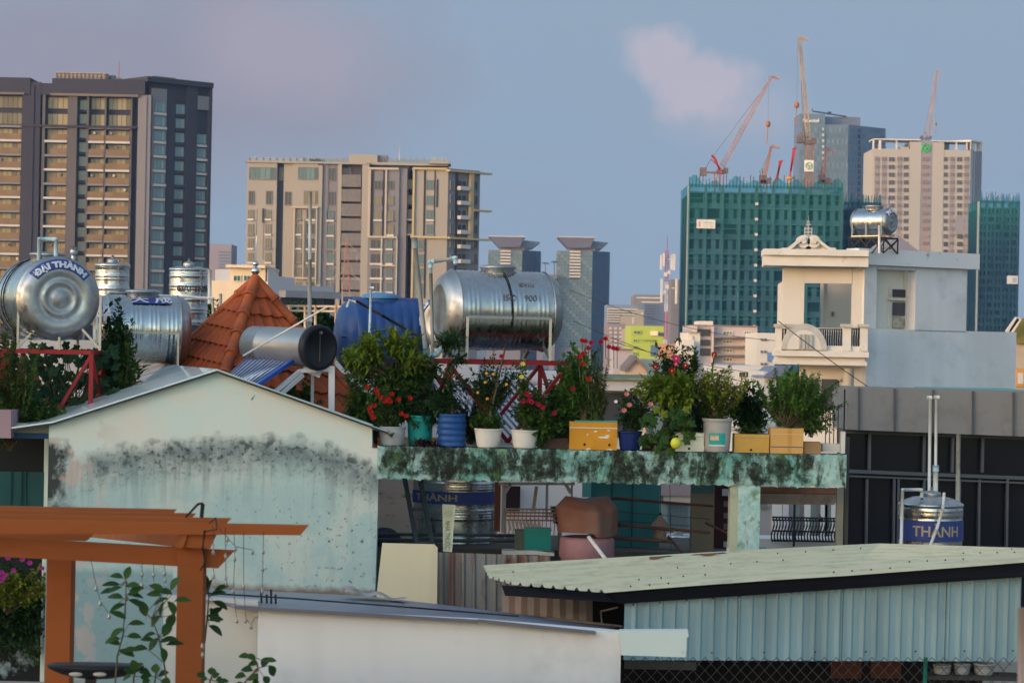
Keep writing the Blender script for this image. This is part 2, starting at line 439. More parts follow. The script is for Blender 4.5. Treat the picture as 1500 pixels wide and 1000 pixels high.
# ---- mid building B : grey beige flats with gold frames --------------------------
Bf = Face(600, 500, 0); sB=S(500)
def zb(x,y): 
    lx,ly = LV(340+x/3.333, 200+y/3.333); return lx,ly
tB = thing('apartment_block','grey and beige apartment block with gold framed corner and glass roof railing','apartment block', Bf.P(-20,-8,0))
def bx(mb, x0,y0,x1,y1,o0,o1,m=0,face=Bf):
    face.box(mb, 340+x0/3.333,200+y0/3.333,340+x1/3.333,200+y1/3.333,o0,o1,m,False)
def bd(mb,x0,yt,x1,o0,o1,m=0,face=Bf):    # column running down to the ground; picture x given at mid height
    xm = 340+(x0+x1)/6.666; lx = LV(xm, 340)[0]; ly=LV(xm,200+yt/3.333)[1]; w=(x1-x0)/6.666
    face.down(mb, lx-w, ly, lx+w, o0, o1, m, True)
b=MB()
bd(b,68,126,858,-16,-1.6,0)
bd(b,68,126,214,-1.6,0,1); bd(b,246,128,290,-1.6,-.6,1); bd(b,290,126,412,-1.6,0,1); bd(b,412,140,436,-1.6,.2,1)
bd(b,436,130,464,-1.6,-.3,2); bd(b,464,130,512,-1.6,-.5,2); bd(b,512,130,530,-1.6,.15,1); bd(b,630,128,664,-1.6,.2,1)
bd(b,664,156,812,-1.6,.3,2); bd(b,812,156,850,-1.6,-.2,2); bd(b,884,158,1050,-4,.4,1)  # grey on the narrow returns stands in for shade at the recess sides
bx(b,66,122,660,132,-3,.4,1); bx(b,660,128,1052,140,-8,-.5,1); bx(b,150,350,156,600,0,.05,2)
b.build('wall',[M('block recess render',(.075,.072,.09),.8,0,.08,.05),C_beige,C_gywall],tB)
b=MB()
TR_=M('pale beige trim',(.46,.40,.33),.7,0,.05,.1)
for (x0,y0,x1,y1) in ((664,153,814,163),(664,487,806,496),(732,627,800,634),(668,784,800,792),(290,343,420,351),(302,688,412,696)): b=MB(); bx(b,x0,y0,x1,y1,-.2,.9); b.build('frame_trim',TR_,tB)
for x0,x1,y0,y1 in ((664,676,155,487),(746,755,163,487),(800,806,487,790),(298,305,350,690),(408,414,350,720),(724,732,495,790),(345,350,400,700)): b=MB(); bx(b,x0,y0,x1,y1,.3,.7); b.build('frame_trim',TR_,tB)
b=MB()
for i in range(9):
    y=186+i*71.5; bx(b,533,y,629,y+60,-1.4,0,0)
    for j in range(16): bx(b,535+j*6,y+1,537.2+j*6,y+59,0,.12,1)
b.build('stair_louvres',[M('louvre panel',(.24,.21,.20),.8),M('louvre fins',(.33,.29,.27),.8)],tB)
rows=[(358,402),(428,476),(498,545),(567,613),(640,686),(710,755),(780,825)]
ws=[(83,150,213,211,G_teal),(322,150,422,211,G_teal),(80,265,108,332,G_dark),(165,265,195,332,G_dark),(350,265,420,332,G_warm),(225,150,290,213,G_dark),(255,268,290,336,G_dark),(468,151,503,216,G_dark),(466,268,501,336,G_dark),(532,151,580,180,G_dark)]
for (y0,y1) in rows:
    ws += [(78,y0,105,y1,G_warm),(162,y0,190,y1,G_warm),(310,y0,338,y1,G_warm),(362,y0-3,406,y1+2,G_dark),(462,y0+3,496,y1+5,G_teal)]
for (y0,y1) in ((215,260),(291,336),(361,406),(431,479)): ws += [(693,y0,731,y1,G_warm if y0>215 else G_dark),(757,y0,789,y1,G_warm if y0>215 else G_dark),(853,y0-7,878,y1-5,G_dark),(948,y0-2,985,y1,G_teal)]
for (y0,y1) in ((502,548),(571,619),(641,690),(712,758)): ws += [(675,y0,734,y1,G_dark),(752,y0,783,y1,G_teal),(902,y0+3,936,y1+3,G_teal)]
for i,(x0,y0,x1,y1,gl) in enumerate(ws):
    cx,cy=zb((x0+x1)/2,(y0+y1)/2); hw,hh=(x1-x0)/6.666,(y1-y0)/6.666
    o_ = .0
    if 660<x0<812: o_=.3
    elif 884<x0: o_=.4
    elif 462<=x0<=470: o_=-.5
    elif 850<x0<880: o_=-1.6
    elif x0 in (225,255): o_=-1.6 if x0==225 else -.6
    elif 530<x0<540: o_=-1.6
    wd = window(Bf,tB,cx-hw,cy-hh,cx+hw,cy+hh,C_gywall,gl,o_,True,2 if x1-x0<60 else 5,.14,proud=.2)
    if y0>350 and (x1-x0)<60:
        b=MB(); Bf.box(b,cx-hw-.5,cy+hh,cx+hw+.5,cy+hh+2.4,o_,o_+.45,0,True); b.build('sill',C_white if i%3 else C_gywall,wd)
b=MB()
for x0,x1,y0,y1 in ((679,688,160,484),(736,742,165,484),(935,944,155,488),(986,991,165,490),(998,1006,210,345),(938,946,500,790),(148,154,352,420)): b=MB(); bx(b,x0,y0,x1,y1,.3,.52); b.build('black_strip',M('black strip',(.03,.03,.035),.5),tB)
# dark flank with balconies, turned away
Br = Face(LV(340+1050/3.333,340)[0],499.6,44,True)
b=MB(); bd(b,1050,162,1206,-12,0,0,Br); b.build('flank_wall',C_gywall,tB)
for i in range(9):
    y=213+i*71
    for (x0,x1,gl) in ((1062,1084,G_teal),(1094,1142,G_dark),(1176,1198,G_dark)):
        dy=(x0-1050)*.03
        cx,cy=zb((x0+x1)/2,y+24+dy); hw=(x1-x0)/6.666
        wd=window(Br,tB,cx-hw,cy-7,cx+hw,cy+7,C_gywall,gl,0,True,2,.14,proud=.25)
        if x0==1094:
            b=MB(); Br.box(b,cx-hw,cy+2,cx+hw,cy+7.6,.3,1.4,0,True); b.build('balcony',C_slab,wd)
b=MB()
bx(b,1084,175,1092,900,0,.35,0,Br); b.build('black_strip',M('black strip',(.03,.03,.035)),tB)
b=MB(); bx(b,1150,180,1166,500,.2,.9,0,Br)
for y,yy,xe in ((174,183,1252),(362,371,1250),(499,508,1244)): bx(b,1044 if y!=362 else 1166,y-3,xe,yy-3,-.2,1.2,0,Br)
bx(b,884,153,1052,164,.2,1.1); bx(b,872,487,1052,497,.2,1.1); bx(b,876,160,886,1000,.2,.9)
b.build('gold_frame',C_gold,tB)
b=MB(); bx(b,74,95,345,122,-4,-3.8,0); bx(b,345,100,960,120,-4.4,-4.25,0); bx(b,960,88,1042,122,-7,-6.8,0)
for i in range(30): bx(b,74+i*33,97,77+i*33,123,-3.8,-3.6,1)
b.build('roof_railing',[glassy('roof rail glass',(.22,.28,.36),.2,.1),C_gywall],tB)
for (x0,y0,x1,y1,o0,o1,m_) in ((566,82,706,126,-8,-3,C_beige),(706,84,752,126,-9,-4,C_gywall),(372,103,392,122,-5,-3,G_dark),(400,103,422,122,-5,-3,G_dark),(960,122,1064,134,-8,.6,C_beige)):
    b=MB(); bx(b,x0,y0,x1,y1,o0,o1); b.build('roof_block',m_,tB)
b=MB(); p0=W(585,235,503); b.cyl(p0,p0+Vector((0,0,4.2)),.1,.05,6); b.build('antenna',C_slab,tB)

# ---- twin blue glass towers with winged roofs ------------------------------------
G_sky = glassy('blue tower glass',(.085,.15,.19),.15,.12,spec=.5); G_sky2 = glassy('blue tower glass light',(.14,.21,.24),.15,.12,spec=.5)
G_shade = glassy('blue tower glass shaded',(.03,.065,.12),.15,.1,spec=.4)  # dark copy of the tower glass: the flanks' shade is put into its colour
C_conc = M('far tower concrete',(.19,.18,.21),.8,0,.05,.02)
def glass_tower(xl, xc, xr, ytop, Y, label, wid=1.0):
    Fc = Face(xc,Y,0,False,ytop+60); lx = lambda x,y: LV(x,y)[0]
    ym = ytop+60
    t_ = thing('glass_tower',label,'office tower',Fc.P(-10*wid,-10,0),'twin towers with winged roofs')
    X0,X1,X2 = lx(xl,ym),lx(xc,ym),lx(xr,ym)
    yt = LV(xc,ytop)[1]
    b=MB(); Fc.down(b,X0,yt,X1,-22,0,0); b.build('core_wall',C_conc,t_)
    Fr = Face(X1,Y,40,True)
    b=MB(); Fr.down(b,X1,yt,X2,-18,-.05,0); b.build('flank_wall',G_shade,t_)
    # curtain wall panes, floor by floor
    b=MB(); b2=MB()
    n=int((500-yt)/4.55)+2
    strip0 = X0+(X1-X0)*.36; strip1=X0+(X1-X0)*.66
    for k in range(n):
        y=yt+1+k*4.55
        for j in range(11):
            xa=X0+(X1-X0)*j/11; xb=X0+(X1-X0)*(j+1)/11
            inside = (strip0-1<(xa+xb)/2<strip1+1) and k<9
            if inside: continue
            Fc.box(b, xa+.25,y,xb-.15,y+4.1,0,.3, (0 if (k*7+j*3)%5 else 1), True)
        for j in range(7):
            xa=X1+(X2-X1)*j/7; xb=X1+(X2-X1)*(j+1)/7
            Fr.box(b2, xa+.2,y,xb-.1,y+4.1,-.04,.35,0,True)
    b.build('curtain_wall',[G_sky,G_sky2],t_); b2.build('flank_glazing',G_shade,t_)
    b=MB()
    for k in range(9):
        y=yt+k*4.55; Fc.box(b,strip0,y,strip1,y+2.4,.02,1.2,0,True); Fc.box(b,strip0+.5,y+2.4,strip1-.5,y+4.55,.02,.4,1,True)
    b.build('balcony_strip',[C_white,G_dark],t_)
    # crown and winged roof
    ck=MB(); Fc.box(ck,X0+(X1-X0)*.32,yt-15,X1+3,yt+1,-16,-1,0,True); Fr.box(ck,X1-1,yt-12,X1+(X2-X1)*.5,yt+1,-16,-2,0,True); ck.build('crown_wall',C_conc,t_)
    sY=S(Y); zt=H+(500-yt)*sY
    xa=(X0-750+(X1-X0)*.02)*sY; xb=(X1-750+2)*sY; xc2=(X2-750-1)*sY
    wg=MB()
    zr=zt+19*sY
    wg.prism([(xa,Y-3,zr),(xb,Y-3,zr),(xb-.5,Y-3,zr-1.0),(xb-2,Y-3,zr-5.0),(xa+(xb-xa)*.28,Y-3,zr-5.2)],(0,24,0),0)
    wg.prism([(xb,Y+4,zr-1.2),(xc2,Y+6,zr-1.8),(xb+(xc2-xb)*.5,Y+5,zr-5.2),(xb,Y+4,zr-5)],(0,20,0),1)
    wg.box(((xa+xb)/2,Y+9,zr+.3),(xb-xa+1,25,.5),0,2)
    wg.build('wing_roof',[M('wing soffit',(.12,.12,.16),.7),M('wing shade',(.17,.19,.23),.6),C_slab],t_)
    return t_
glass_tower(714,764,791,367,1220,'blue glass tower with winged roof rising just behind the steel water tank')
glass_tower(815,867,892,368,1200,'blue glass tower with winged roof, the nearer one standing clear of the water tank')
# sky garden deck with palms between the towers
Fp=Face(800,1190,0)
t_=thing('sky_bridge','dark link block between the twin glass towers carrying two palms','bridge',Fp.P(0,-5,0))
b=MB(); Fp.box(b,788,402,816,408,-20,-2,0); Fp.down(b,806,404,814,-18,-3,0,False); Fp.down(b,789,404,797,-18,-3,0,False); b.build('deck',C_conc,t_)
for x,yt,lab in ((799,384,'taller palm on the link between the twin glass towers, left one'),(812,382,'palm on the link between the twin glass towers, right one')):
    base=W(x,403,1187); top=W(x,yt+2,1187)
    r_=thing('palm_tree',lab,'palm tree',base,'palms on the tower link')
    b=MB(); b.cyl(base,top,.22,.15,6); b.build('trunk',C_dkwall,r_)
    b=MB()
    for i in range(11):
        a=2*pi*i/11; d=Vector((cos(a),sin(a),0)); 
        p1=top+d*1.3+Vector((0,0,.5)); p2=top+d*2.7+Vector((0,0,-.7))
        sd=Vector((-sin(a),cos(a),0))*.35
        b.add([top-sd,top+sd,p1+sd*1.3,p1-sd*1.3,p2],[(0,1,2,3),(3,2,4)])
    b.build('crown',leafmat('far palm',(.03,.06,.05),(.05,.09,.06)),r_)

# ---- buildings wrapped in green netting ------------------------------------------
def netmat(name, col, opq, topz=46):
    m, nt, bs = nmat(name)
    v = coords(nt,'Object',(1,1,1)); n_=noise(nt,v,.12,5,.6); n2_=noise(nt,coords(nt,'Object',(1,1,.15)),.5,4,.6)
    gz=nt.nodes.new('ShaderNodeSeparateXYZ'); link(nt,geopos(nt),gz.inputs[0])
    c = mixc(nt, ramp(nt,n_,.3,.7), tuple(x*.65 for x in col), tuple(x*1.3 for x in col))
    # newer, greener netting on the top storeys
    c = mixc(nt, ramp(nt,mth(nt,'ADD',gz.outputs[2],mth(nt,'MULTIPLY',n_,8)),topz-12,topz+1,0,.8), c, (.010,.13,.125))
    link(nt,c,bs.inputs['Base Color']); bs.inputs['Roughness'].default_value=.9; bs.inputs['Specular IOR Level'].default_value=.1
    tr=nt.nodes.new('ShaderNodeBsdfTransparent'); mx=nt.nodes.new('ShaderNodeMixShader')
    tr.inputs[0].default_value=(.6,.9,1,1)
    link(nt, mth(nt,'MULTIPLY_ADD',ramp(nt,n2_,.35,.65),.22,opq-.11), mx.inputs[0])
    link(nt,tr.outputs[0],mx.inputs[1]); link(nt,bs.outputs[0],mx.inputs[2]); link(nt,mx.outputs[0],nt.nodes['Material Output'].inputs[0])
    return m
N_green=netmat('green safety net',(.010,.058,.098),.44); N_green2=netmat('darker safety net',(.006,.035,.065),.62,62); N_top=netmat('green net top',(.03,.24,.20),.40)
C_raw=M('raw concrete',(.27,.30,.30),.9,0,.2,.08); C_rawd=M('raw concrete inside',(.07,.085,.09),.9,0,.2,.08)
def net_building(x0,x1,ytop,Y,label,depth=24,fs=22.4,first=0,side=None,ncol=9,net=None):
    Fd=Face((x0+x1)/2,Y,0); X0,X1=LV(x0,ytop+110)[0],LV(x1,ytop+110)[0]; yt=LV((x0+x1)/2,ytop)[1]
    t_=thing('netted_building',label,'building',Fd.P(0,-depth/2,0),'unfinished buildings wrapped in green netting')
    k0=S(Y)
    b=MB(); b2=MB()
    Fd.down(b2,X0+1,yt+14,X1-1,-depth,-3.2,0)
    nf=int((500-yt)/fs)+3
    for k in range(nf):
        y=yt+12+k*fs; Fd.box(b,X0,y,X1,y+2.2,-3.2,-.6,0,True)
        if k<nf-1:
            for j in range(ncol*2):                      # window openings with low walls between
                if (j*5+k)%11==0: continue
                xa=X0+(X1-X0)*(j+.22)/(ncol*2); xb=X0+(X1-X0)*(j+.72)/(ncol*2)
                Fd.box(b,xa+(xb-xa)*.98,y+2.2,xa+(X1-X0)/(ncol*2)*1.05,y+fs,-3.15,-1.2,0,True)
            Fd.box(b,X0,y+2.2+(fs-2.2)*.7,X1,y+fs,-3.1,-1.4,0,True)
    for j in range(ncol+1):
        xa=X0+(X1-X0)*j/ncol; Fd.down(b,xa-1.3,yt+3,xa+1.3,-3.2,-.5,0)
    b2.build('core',C_rawd,t_); b.build('frame',C_raw,t_)
    b=MB(); 
    for j in range(ncol+1):
        for q in range(5):
            xa=X0+(X1-X0)*(j+q*.2)/ncol
            if xa>X1: break
            hgt=random.uniform(2,9); b.bar(Fd.P(Fd.t(xa),-1.2,H+(500-yt-6)*k0),Fd.P(Fd.t(xa)+random.uniform(-.1,.1),-1.2,H+(500-yt-6)*k0+hgt*k0*1.5+1),.16)
    b.build('rebar',M('rebar',(.10,.08,.09),.8),t_)
    # net: creased sheet on the front and both flanks
    zt=H+(500-yt-2)*k0; ta,tb=Fd.t(X0-1),Fd.t(X1+1)
    def fn(u,v): 
        z=zt*v; return Fd.P(ta+(tb-ta)*u, .45+.07*sin(u*60+sin(v*40))+.06*sin(v*90), z)
    b=MB(); b.grid(fn,60,40)
    for sx,ax in ((0,ta),(1,tb)):
        b.grid(lambda u,v: Fd.P(ax+.2*sin(u*20),.4-depth*u,zt*v),12,20)
    b.build('safety_net',net or N_green,t_)
    b=MB()
    def fn2(u,v): return Fd.P(ta+(tb-ta)*u,.35+.3*sin(u*50), zt-4*k0+v*(9+5*sin(u*47)+4*sin(u*21+1))*k0)
    b.grid(fn2,80,3); b.build('torn_net_edge',N_top,t_)
    return t_,Fd,X0,X1,yt
tD,FD,X0,X1,yt = net_building(1008,1232,270,500,'wide unfinished building in green netting with cranes above and a white banner')
b=MB()
for k in range(10): 
    y=LV(1106,299)[1]+k*22.4; FD.box(b,LV(1106,400)[0]-2.2,y-1.9,LV(1106,400)[0]+2.2,y+1.9,.9,1.1,0,True)
b.build('marker_panel',M('pale panel',(.62,.50,.50),.7,0,.02),tD)
b=MB()
for j in range(10): FD.down(b,X0+(X1-X0)*j/9-.35,yt,X0+(X1-X0)*j/9+.35,.75,.95,0)
for k in range(5): FD.box(b,X0,yt+22+k*44,X1,yt+23+k*44,.75,.9,0,True)
b.build('net_seam',M('net seam',(.02,.15,.14),.9),tD)
b=MB(); FD.box(b,1020,322,1047,335,1.0,1.2,0); FD.box(b,1023,324.5,1025,333,1.2,1.25,1); FD.box(b,1030,326,1043,327.2,1.2,1.25,2); FD.box(b,1032,329,1041,330,1.2,1.25,3); FD.box(b,1029,331.5,1044,332.2,1.2,1.25,3)
b.build('banner',[M('banner cloth',(.62,.60,.58),.8),M('banner red',(.5,.25,.2)),M('banner green',(.25,.42,.25)),M('banner grey',(.4,.4,.42))],tD)
net_building(1226,1288,294,530,'narrow netted block joined behind the wide green building, left of the white tower',18,22,ncol=3,net=N_green2)
t3,F3,_,_,_ = net_building(1434,1491,292,760,'netted block in green at the right of the white tower',20,11.4,ncol=5,net=N_green2)
b=MB(); F3.box(b,1474,404,1490,416,.9,1.1,0); F3.box(b,1482,406,1488,414,1.1,1.15,1); b.build('banner',[M('banner cloth',(.62,.60,.58)),M('banner grey',(.4,.4,.42))],t3)

# ---- white tower with green cube logo --------------------------------------------
E=Face(1350,950,0); 
def ze(x,y): return 1265+x/7.144,190+y/7.144
tE=thing('apartment_tower','white and grey apartment tower with a green cube logo on its crown','apartment tower',E.P(0,-10,0))
b=MB()
def eb(x0,y0,x1,y1,o0,o1,m=0,mb=None,face=E): (mb or b); face.box(mb if mb is not None else b,*ze(x0,y0),*ze(x1,y1),o0,o1,m,False)
def ed(x0,yt,x1,o0,o1,m=0,mb=None,face=E):
    xm,_=ze((x0+x1)/2,0); lx=LV(xm,290)[0]; ly=LV(xm,190+yt/7.144)[1]; w_=(x1-x0)/14.288
    face.down(mb if mb is not None else b,lx-w_,ly,lx+w_,o0,o1,m,True)
ed(92,207,1112,-26,0,0); ed(476,128,594,-20,.25,0); ed(714,132,832,-20,.25,0); ed(594,118,714,-20,.08,1); eb(384,182,478,210,-10,.1,0)
for x0,x1 in ((112,160),(186,236),(350,396),(900,947),(1050,1097)): ed(x0,281,x1,-.1,.18,1)
eb(958,905,1134,1110,.2,.5,1)
b.build('wall',[M('tower cream render',(.40,.375,.34),.8,0,.04,.02),M('tower grey render',(.27,.25,.27),.8,0,.05,.02)],tE)
Er=Face(LV(ze(1112,0)[0],290)[0],950,52,True)
b=MB(); ed(1112,225,1232,-20,0,0,None,Er)
for x in (1135,1160,1178,1195,1213): ed(x,228,x+7,-.1,.25,1,None,Er)
b.build('flank_wall',[M('tower flank render',(.40,.42,.46),.8,0,.04,.02),C_gywall],tE)
G_or=glassy('orange reflection tint glass',(.27,.15,.085),.3,.55); G_pl=glassy('dusky window glass',(.07,.055,.055),.2,.5)  # orange base colour stands in for a reflection in the panes
cols=[(118,158,G_or),(190,232,G_or),(262,325,G_pl),(352,394,G_or),(418,470,G_pl),(617,684,G_or),(836,880,G_pl),(904,944,G_or),(977,1030,G_pl),(1053,1095,G_or)]
for j in range(10):
    for (x0,x1,gl) in cols:
        hh=46 if gl is G_pl else 32
        y=288+j*80.5+(0 if gl is G_pl else 4)
        c=ze((x0+x1)/2,y+hh/2); lx,ly=LV(*c); hw=(x1-x0)/14.3; h2=hh/14.3
        window(E,tE,lx-hw,ly-h2,lx+hw,ly+h2,C_gywall,gl,.2 if gl is G_or else .02,True,2,.16,proud=.3)
b=MB()
for j in range(10,15):
    for (x0,x1,gl) in cols:
        hh=46 if gl is G_pl else 32
        y=288+j*80.5; eb(x0,y,x1,y+hh,.5 if x0>950 else .2,.62 if x0>950 else .35,0 if gl is G_pl else 1)
struct(b.build('lower_windows',[G_pl,G_or],tE),'stuff')
b=MB(); eb(100,98,600,110,-12,.4); eb(712,118,1120,128,-12,.4); ed_=[(104,112,100),(345,352,110),(160,184,110),(970,978,125),(1080,1088,125),(1116,1124,125)]
for x0,x1,y in ed_: eb(x0,y,x1,212,-3,.1)
eb(1120,118,1240,132,-12,.3,0,b,Er); eb(1152,130,1180,215,-3,-.5,0,b,Er); eb(1228,130,1238,225,-2,.1,0,b,Er)
b.build('roof_frame',C_white,tE)
b=MB(); eb(838,130,925,206,-14,-6); eb(428,152,466,180,.1,.5); eb(530,98,600,125,-10,-4); eb(722,105,780,125,-10,-4); b.build('roof_plant',G_dark,tE)
# logo: green cube outline, hexagon with a Y inside
b=MB(); lc=ze(650,190); Lw=W(*lc,949.6); R_=1.65
hx=[Lw+Vector((R_*sin(pi/3*k),0,R_*1.05*cos(pi/3*k))) for k in range(6)]
for k in range(6): b.bar(hx[k],hx[(k+1)%6],0.5,.4)
for k in (1,3,5): b.bar(Lw+Vector((0,-.1,-.6)),hx[k]*.75+Lw*.25,.4,.4)
b.build('logo',M('logo green',(.03,.50,.10),.5),tE)

# ---- blue office tower behind the crane -------------------------------------------
Fo=Face(1208,1250,0); 
def zo(x,y): return 1160+x/10,150+y/10
tO=thing('office_tower','blue glass office tower with white rooftop sign behind the orange crane','office tower',Fo.P(2,-10,0))
b=MB()
def dn(face,x0,yt,x1,o0,o1,m,mb): 
    xm=1160+(x0+x1)/20; face.down(mb,LV(xm,200)[0]-(x1-x0)/20,LV(xm,150+yt/10)[1],LV(xm,200)[0]+(x1-x0)/20,o0,o1,m,True)
dn(Fo,112,168,480,-25,0,0,b); dn(Fo,480,325,830,-25,-1,0,b)
b.box(W(1160+75,178,1262),(18,14,26)) if False else None
dn(Fo,470,190,1035,-26,-9,1,b)
G_of=glassy('office tower glass',(.09,.14,.20),.15,.1,spec=.5)
b.build('core_wall',[G_of,M('office crown',(.13,.16,.22),.6)],tO)
Fq=Face(LV(1160+83,200)[0],1251,40,True)
b=MB(); Fq.down(b,LV(1243,200)[0],LV(1243,185)[1],LV(1297,200)[0],-20,0,0,True); b.build('flank_wall',G_of,tO)
b=MB(); b2=MB(); b3=MB()
for k in range(22):
    y=185+k*8.6
    for j in range(9): 
        Fo.box(b,1171.5+j*3.6+(0),y+1.5,1174.8+j*3.6,y+7.8,0,.25,(j+k)%3==0)
    for j in range(10): Fo.box(b3,1209+j*3.35,y+1.9,1212+j*3.35,y+8.2,-1,-.7,(j*2+k)%4==0)
    for j in range(13):
        xa=1244+j*4.1; Fq.box(b2,xa,y+3.3-.0,xa+3.7,y+9.6,0,.25,(1 if j==3 else 0))
b.build('curtain_wall',[glassy('office pane',(.08,.13,.19),.15,.15,spec=.5),glassy('office pane pale',(.12,.17,.23),.15,.15,spec=.5)],tO)
b3.build('curtain_wall',[glassy('office pane',(0,0,0)),glassy('office pane pale',(0,0,0))],tO)
b2.build('flank_glazing',[glassy('office pane',(.12,.19,.26)),G_dark],tO)
for k in range(22):
    b=MB(); Fo.box(b,1204,187.5+k*8.6,1207,191+k*8.6,.3,.8); b.build('lift_light',C_slab,tO)
b=MB(); sg=W(1187.5,177,1249); put_text(b,'Novotel',8.0*S(1249),lambda x,y,z: sg+Vector((x,-z,y)),0,.6,.06*S(1249)*0+.03,.92); b.build('sign',M('sign white',(.85,.85,.85),.6),tO)
b=MB(); a0=W(1190,163,1258); b.bar(a0,W(1240,171,1258),.7); b.bar(a0,a0+Vector((0,0,1.5)),.4); b.box(W(1215,166,1259),(1.8,2,1.4)); b.build('roof_arm',C_dkwall,tO)

# ---- cranes -----------------------------------------------------------------------
def lattice(mb,p0,p1,w0,w1,n,r,m=0,third=True):
    r*=.5; w0*=.62; w1*=.62
    p0,p1=Vector(p0),Vector(p1); d=(p1-p0).normalized(); u=Vector((0,1,0)); x=d.cross(u).normalized(); y=x.cross(d).normalized()
    def cs(t):
        w_=w0+(w1-w0)*t; c=p0+(p1-p0)*t
        return [c+x*w_/2+y*w_/2,c-x*w_/2+y*w_/2,c-x*w_/2-y*w_/2,c+x*w_/2-y*w_/2]
    for k in range(n):
        A0,A1=cs(k/n),cs((k+1)/n)
        for i in range(4):
            mb.bar(A0[i],A1[i],r,r,m); j=(i+1)%4
            mb.bar(A0[i],A1[j] if k%2 else A1[i]*.0+A1[j],r*.6,r*.6,m); mb.bar(A0[i],A0[j],r*.6,r*.6,m)
P_or=M('crane orange paint',(.38,.15,.06),.6,0,.2,.3); P_redw=M('crane pale red paint',(.40,.24,.22),.6,0,.3,.3); P_red=M('crane red paint',(.45,.05,.07),.5,0,.2,.3); P_wt=M('crane pale paint',(.42,.30,.28),.6,0,.2,.3); P_dk=M('crane machinery',(.16,.12,.12),.7,0,.3,.5)
def crane(name,label,Y,mast_x,mast_yb,piv,tip,back,mast_m,jib_m,hook=None,logo=False,jw=3.0,mr=.35,mastw=1.9):
    base=W(mast_x,mast_yb,Y); base.z = base.z-14
    t_=thing('tower_crane',label,'tower crane',base,'tower cranes over the building site')
    pv=W(*piv,Y); tp=W(*tip,Y); bk=W(*back,Y)
    b=MB(); lattice(b,base,Vector((base.x,Y,pv.z-.5)),mastw,mastw,max(4,int((pv.z-base.z)/2.2)),.28); b.build('mast',mast_m,t_)
    b=MB(); lattice(b,pv,tp,jw*.55,jw*.32,26,.24*mr/.35); b.bar(tp,tp+Vector((1.8,0,-.4)),.5); b.build('jib',jib_m,t_)
    b=MB(); b.box((pv+bk)/2+Vector((0,0,-.4)),((pv-bk).length,1.2,.35)); b.box(bk+Vector((0,0,.2)),(1.4,1.6,1.7)); b.box(pv+Vector((0,0,-.7)),(1.7,1.6,.8)); b.box(pv+Vector((1.0,-1.0,-.5)),(.9,.9,1.2)); b.bar(pv+Vector((-.5,0,-.5)),pv+Vector((-.9,0,1.9)),.18)
    b.bar(pv,(pv+bk)/2+Vector((-.3,0,2.4)),.2); b.bar(bk,(pv+bk)/2+Vector((-.3,0,2.4)),.14)
    b.build('machinery_deck',P_dk,t_)
    b=MB(); top=(pv+bk)/2+Vector((-.3,0,2.4)); b.bar(top,pv+(tp-pv)*.93,.09); b.build('stay_cable',P_dk,t_)
    if hook:
        hk=W(*hook,Y); b=MB(); b.bar(Vector((hk.x,Y,tp.z)),hk,.05); b.build('hoist_rope',P_dk,t_)
        b=MB(); b.ball(hk,.55,8,6,0,(1,1,1.3)); b.bar(hk,hk-Vector((.1,0,4.2)),.18); b.build('hook_block',P_or,t_)
    return t_
crane('c','tower crane with long slanting pale jib at the left corner of the netted building',506,1051,262,(1056,247),(1130,112),(1030,253),P_or,P_redw,(1125,182),jw=3.2)
# green cube board on the orange crane
tc_=crane('c','orange tower crane with nearly upright jib and a white board with green cube',508,1185,262,(1184,204),(1171,55),(1172,205),P_or,M('crane jib ochre',(.42,.30,.20),.6,0,.3,.3),(1167,154),jw=2.8,mastw=2.0)
b=MB(); q=W(1185,243,506.4); b.box(q,(1.95,.15,2.4)); b.build('board',M('board white',(.72,.72,.70)),tc_)
b=MB()
hx=[q+Vector((.68*sin(pi/3*k),-.14,.76*cos(pi/3*k))) for k in range(6)]
for k in range(6): b.bar(hx[k],hx[(k+1)%6],.3,.08)
for k in (1,3,5): b.bar(q+Vector((0,-.14,0)),hx[k],.22,.08)
b.build('logo',M('board logo green',(.22,.38,.18)),tc_)
crane('c','tower crane with tall jib rising behind the crown of the white tower',985,1358,214,(1359,200),(1373,103),(1350,203),P_dk,P_wt,(1371,182),jw=4.6,mr=.5)
crane('c','slim pale crane jib between the long crane and the red pump booms',510,1119,270,(1119,262),(1130,214),(1117,264),P_redw,P_redw,None,jw=2.4)
crane('c','faint pale red crane jib in front of the blue office tower',512,1206,272,(1206,262),(1210,218),(1203,263),P_redw,P_redw,None,jw=2.2)
def boom(label,Y,pts,w_,mast=None):
    base=W(*pts[0],Y)-Vector((0,0,2)); t_=thing('concrete_pump_boom',label,'pump boom',base,'folded red pump booms')
    b=MB()
    for p_,q_ in zip(pts,pts[1:]): b.bar(W(*p_,Y),W(*q_,Y),w_)
    for p_ in pts: b.ball(W(*p_,Y),w_*.75,8,6)
    b.build('boom_arm',P_red,t_)
    if mast:
        b=MB(); m0=W(*pts[0],Y); b.cyl(m0-Vector((0,0,3.5)),m0,.35,.35,8); b.cyl(m0-Vector((0,0,.6)),m0-Vector((0,0,.2)),.9,.9,10); b.build('column',M('column ochre',(.55,.33,.1)),t_)
boom('folded red boom beside the slewing deck of the long slanting crane',504,[(1055,250),(1043,228),(1047,231),(1057,254)],.32)
boom('red folded boom leaning right, third upright from the long crane',507,[(1134,271),(1145,236),(1142,237),(1139,262)],.36)
boom('tall red folded boom on an ochre column right of the other red boom',507,[(1157,258),(1165,217),(1162,218),(1158,252)],.34,True)

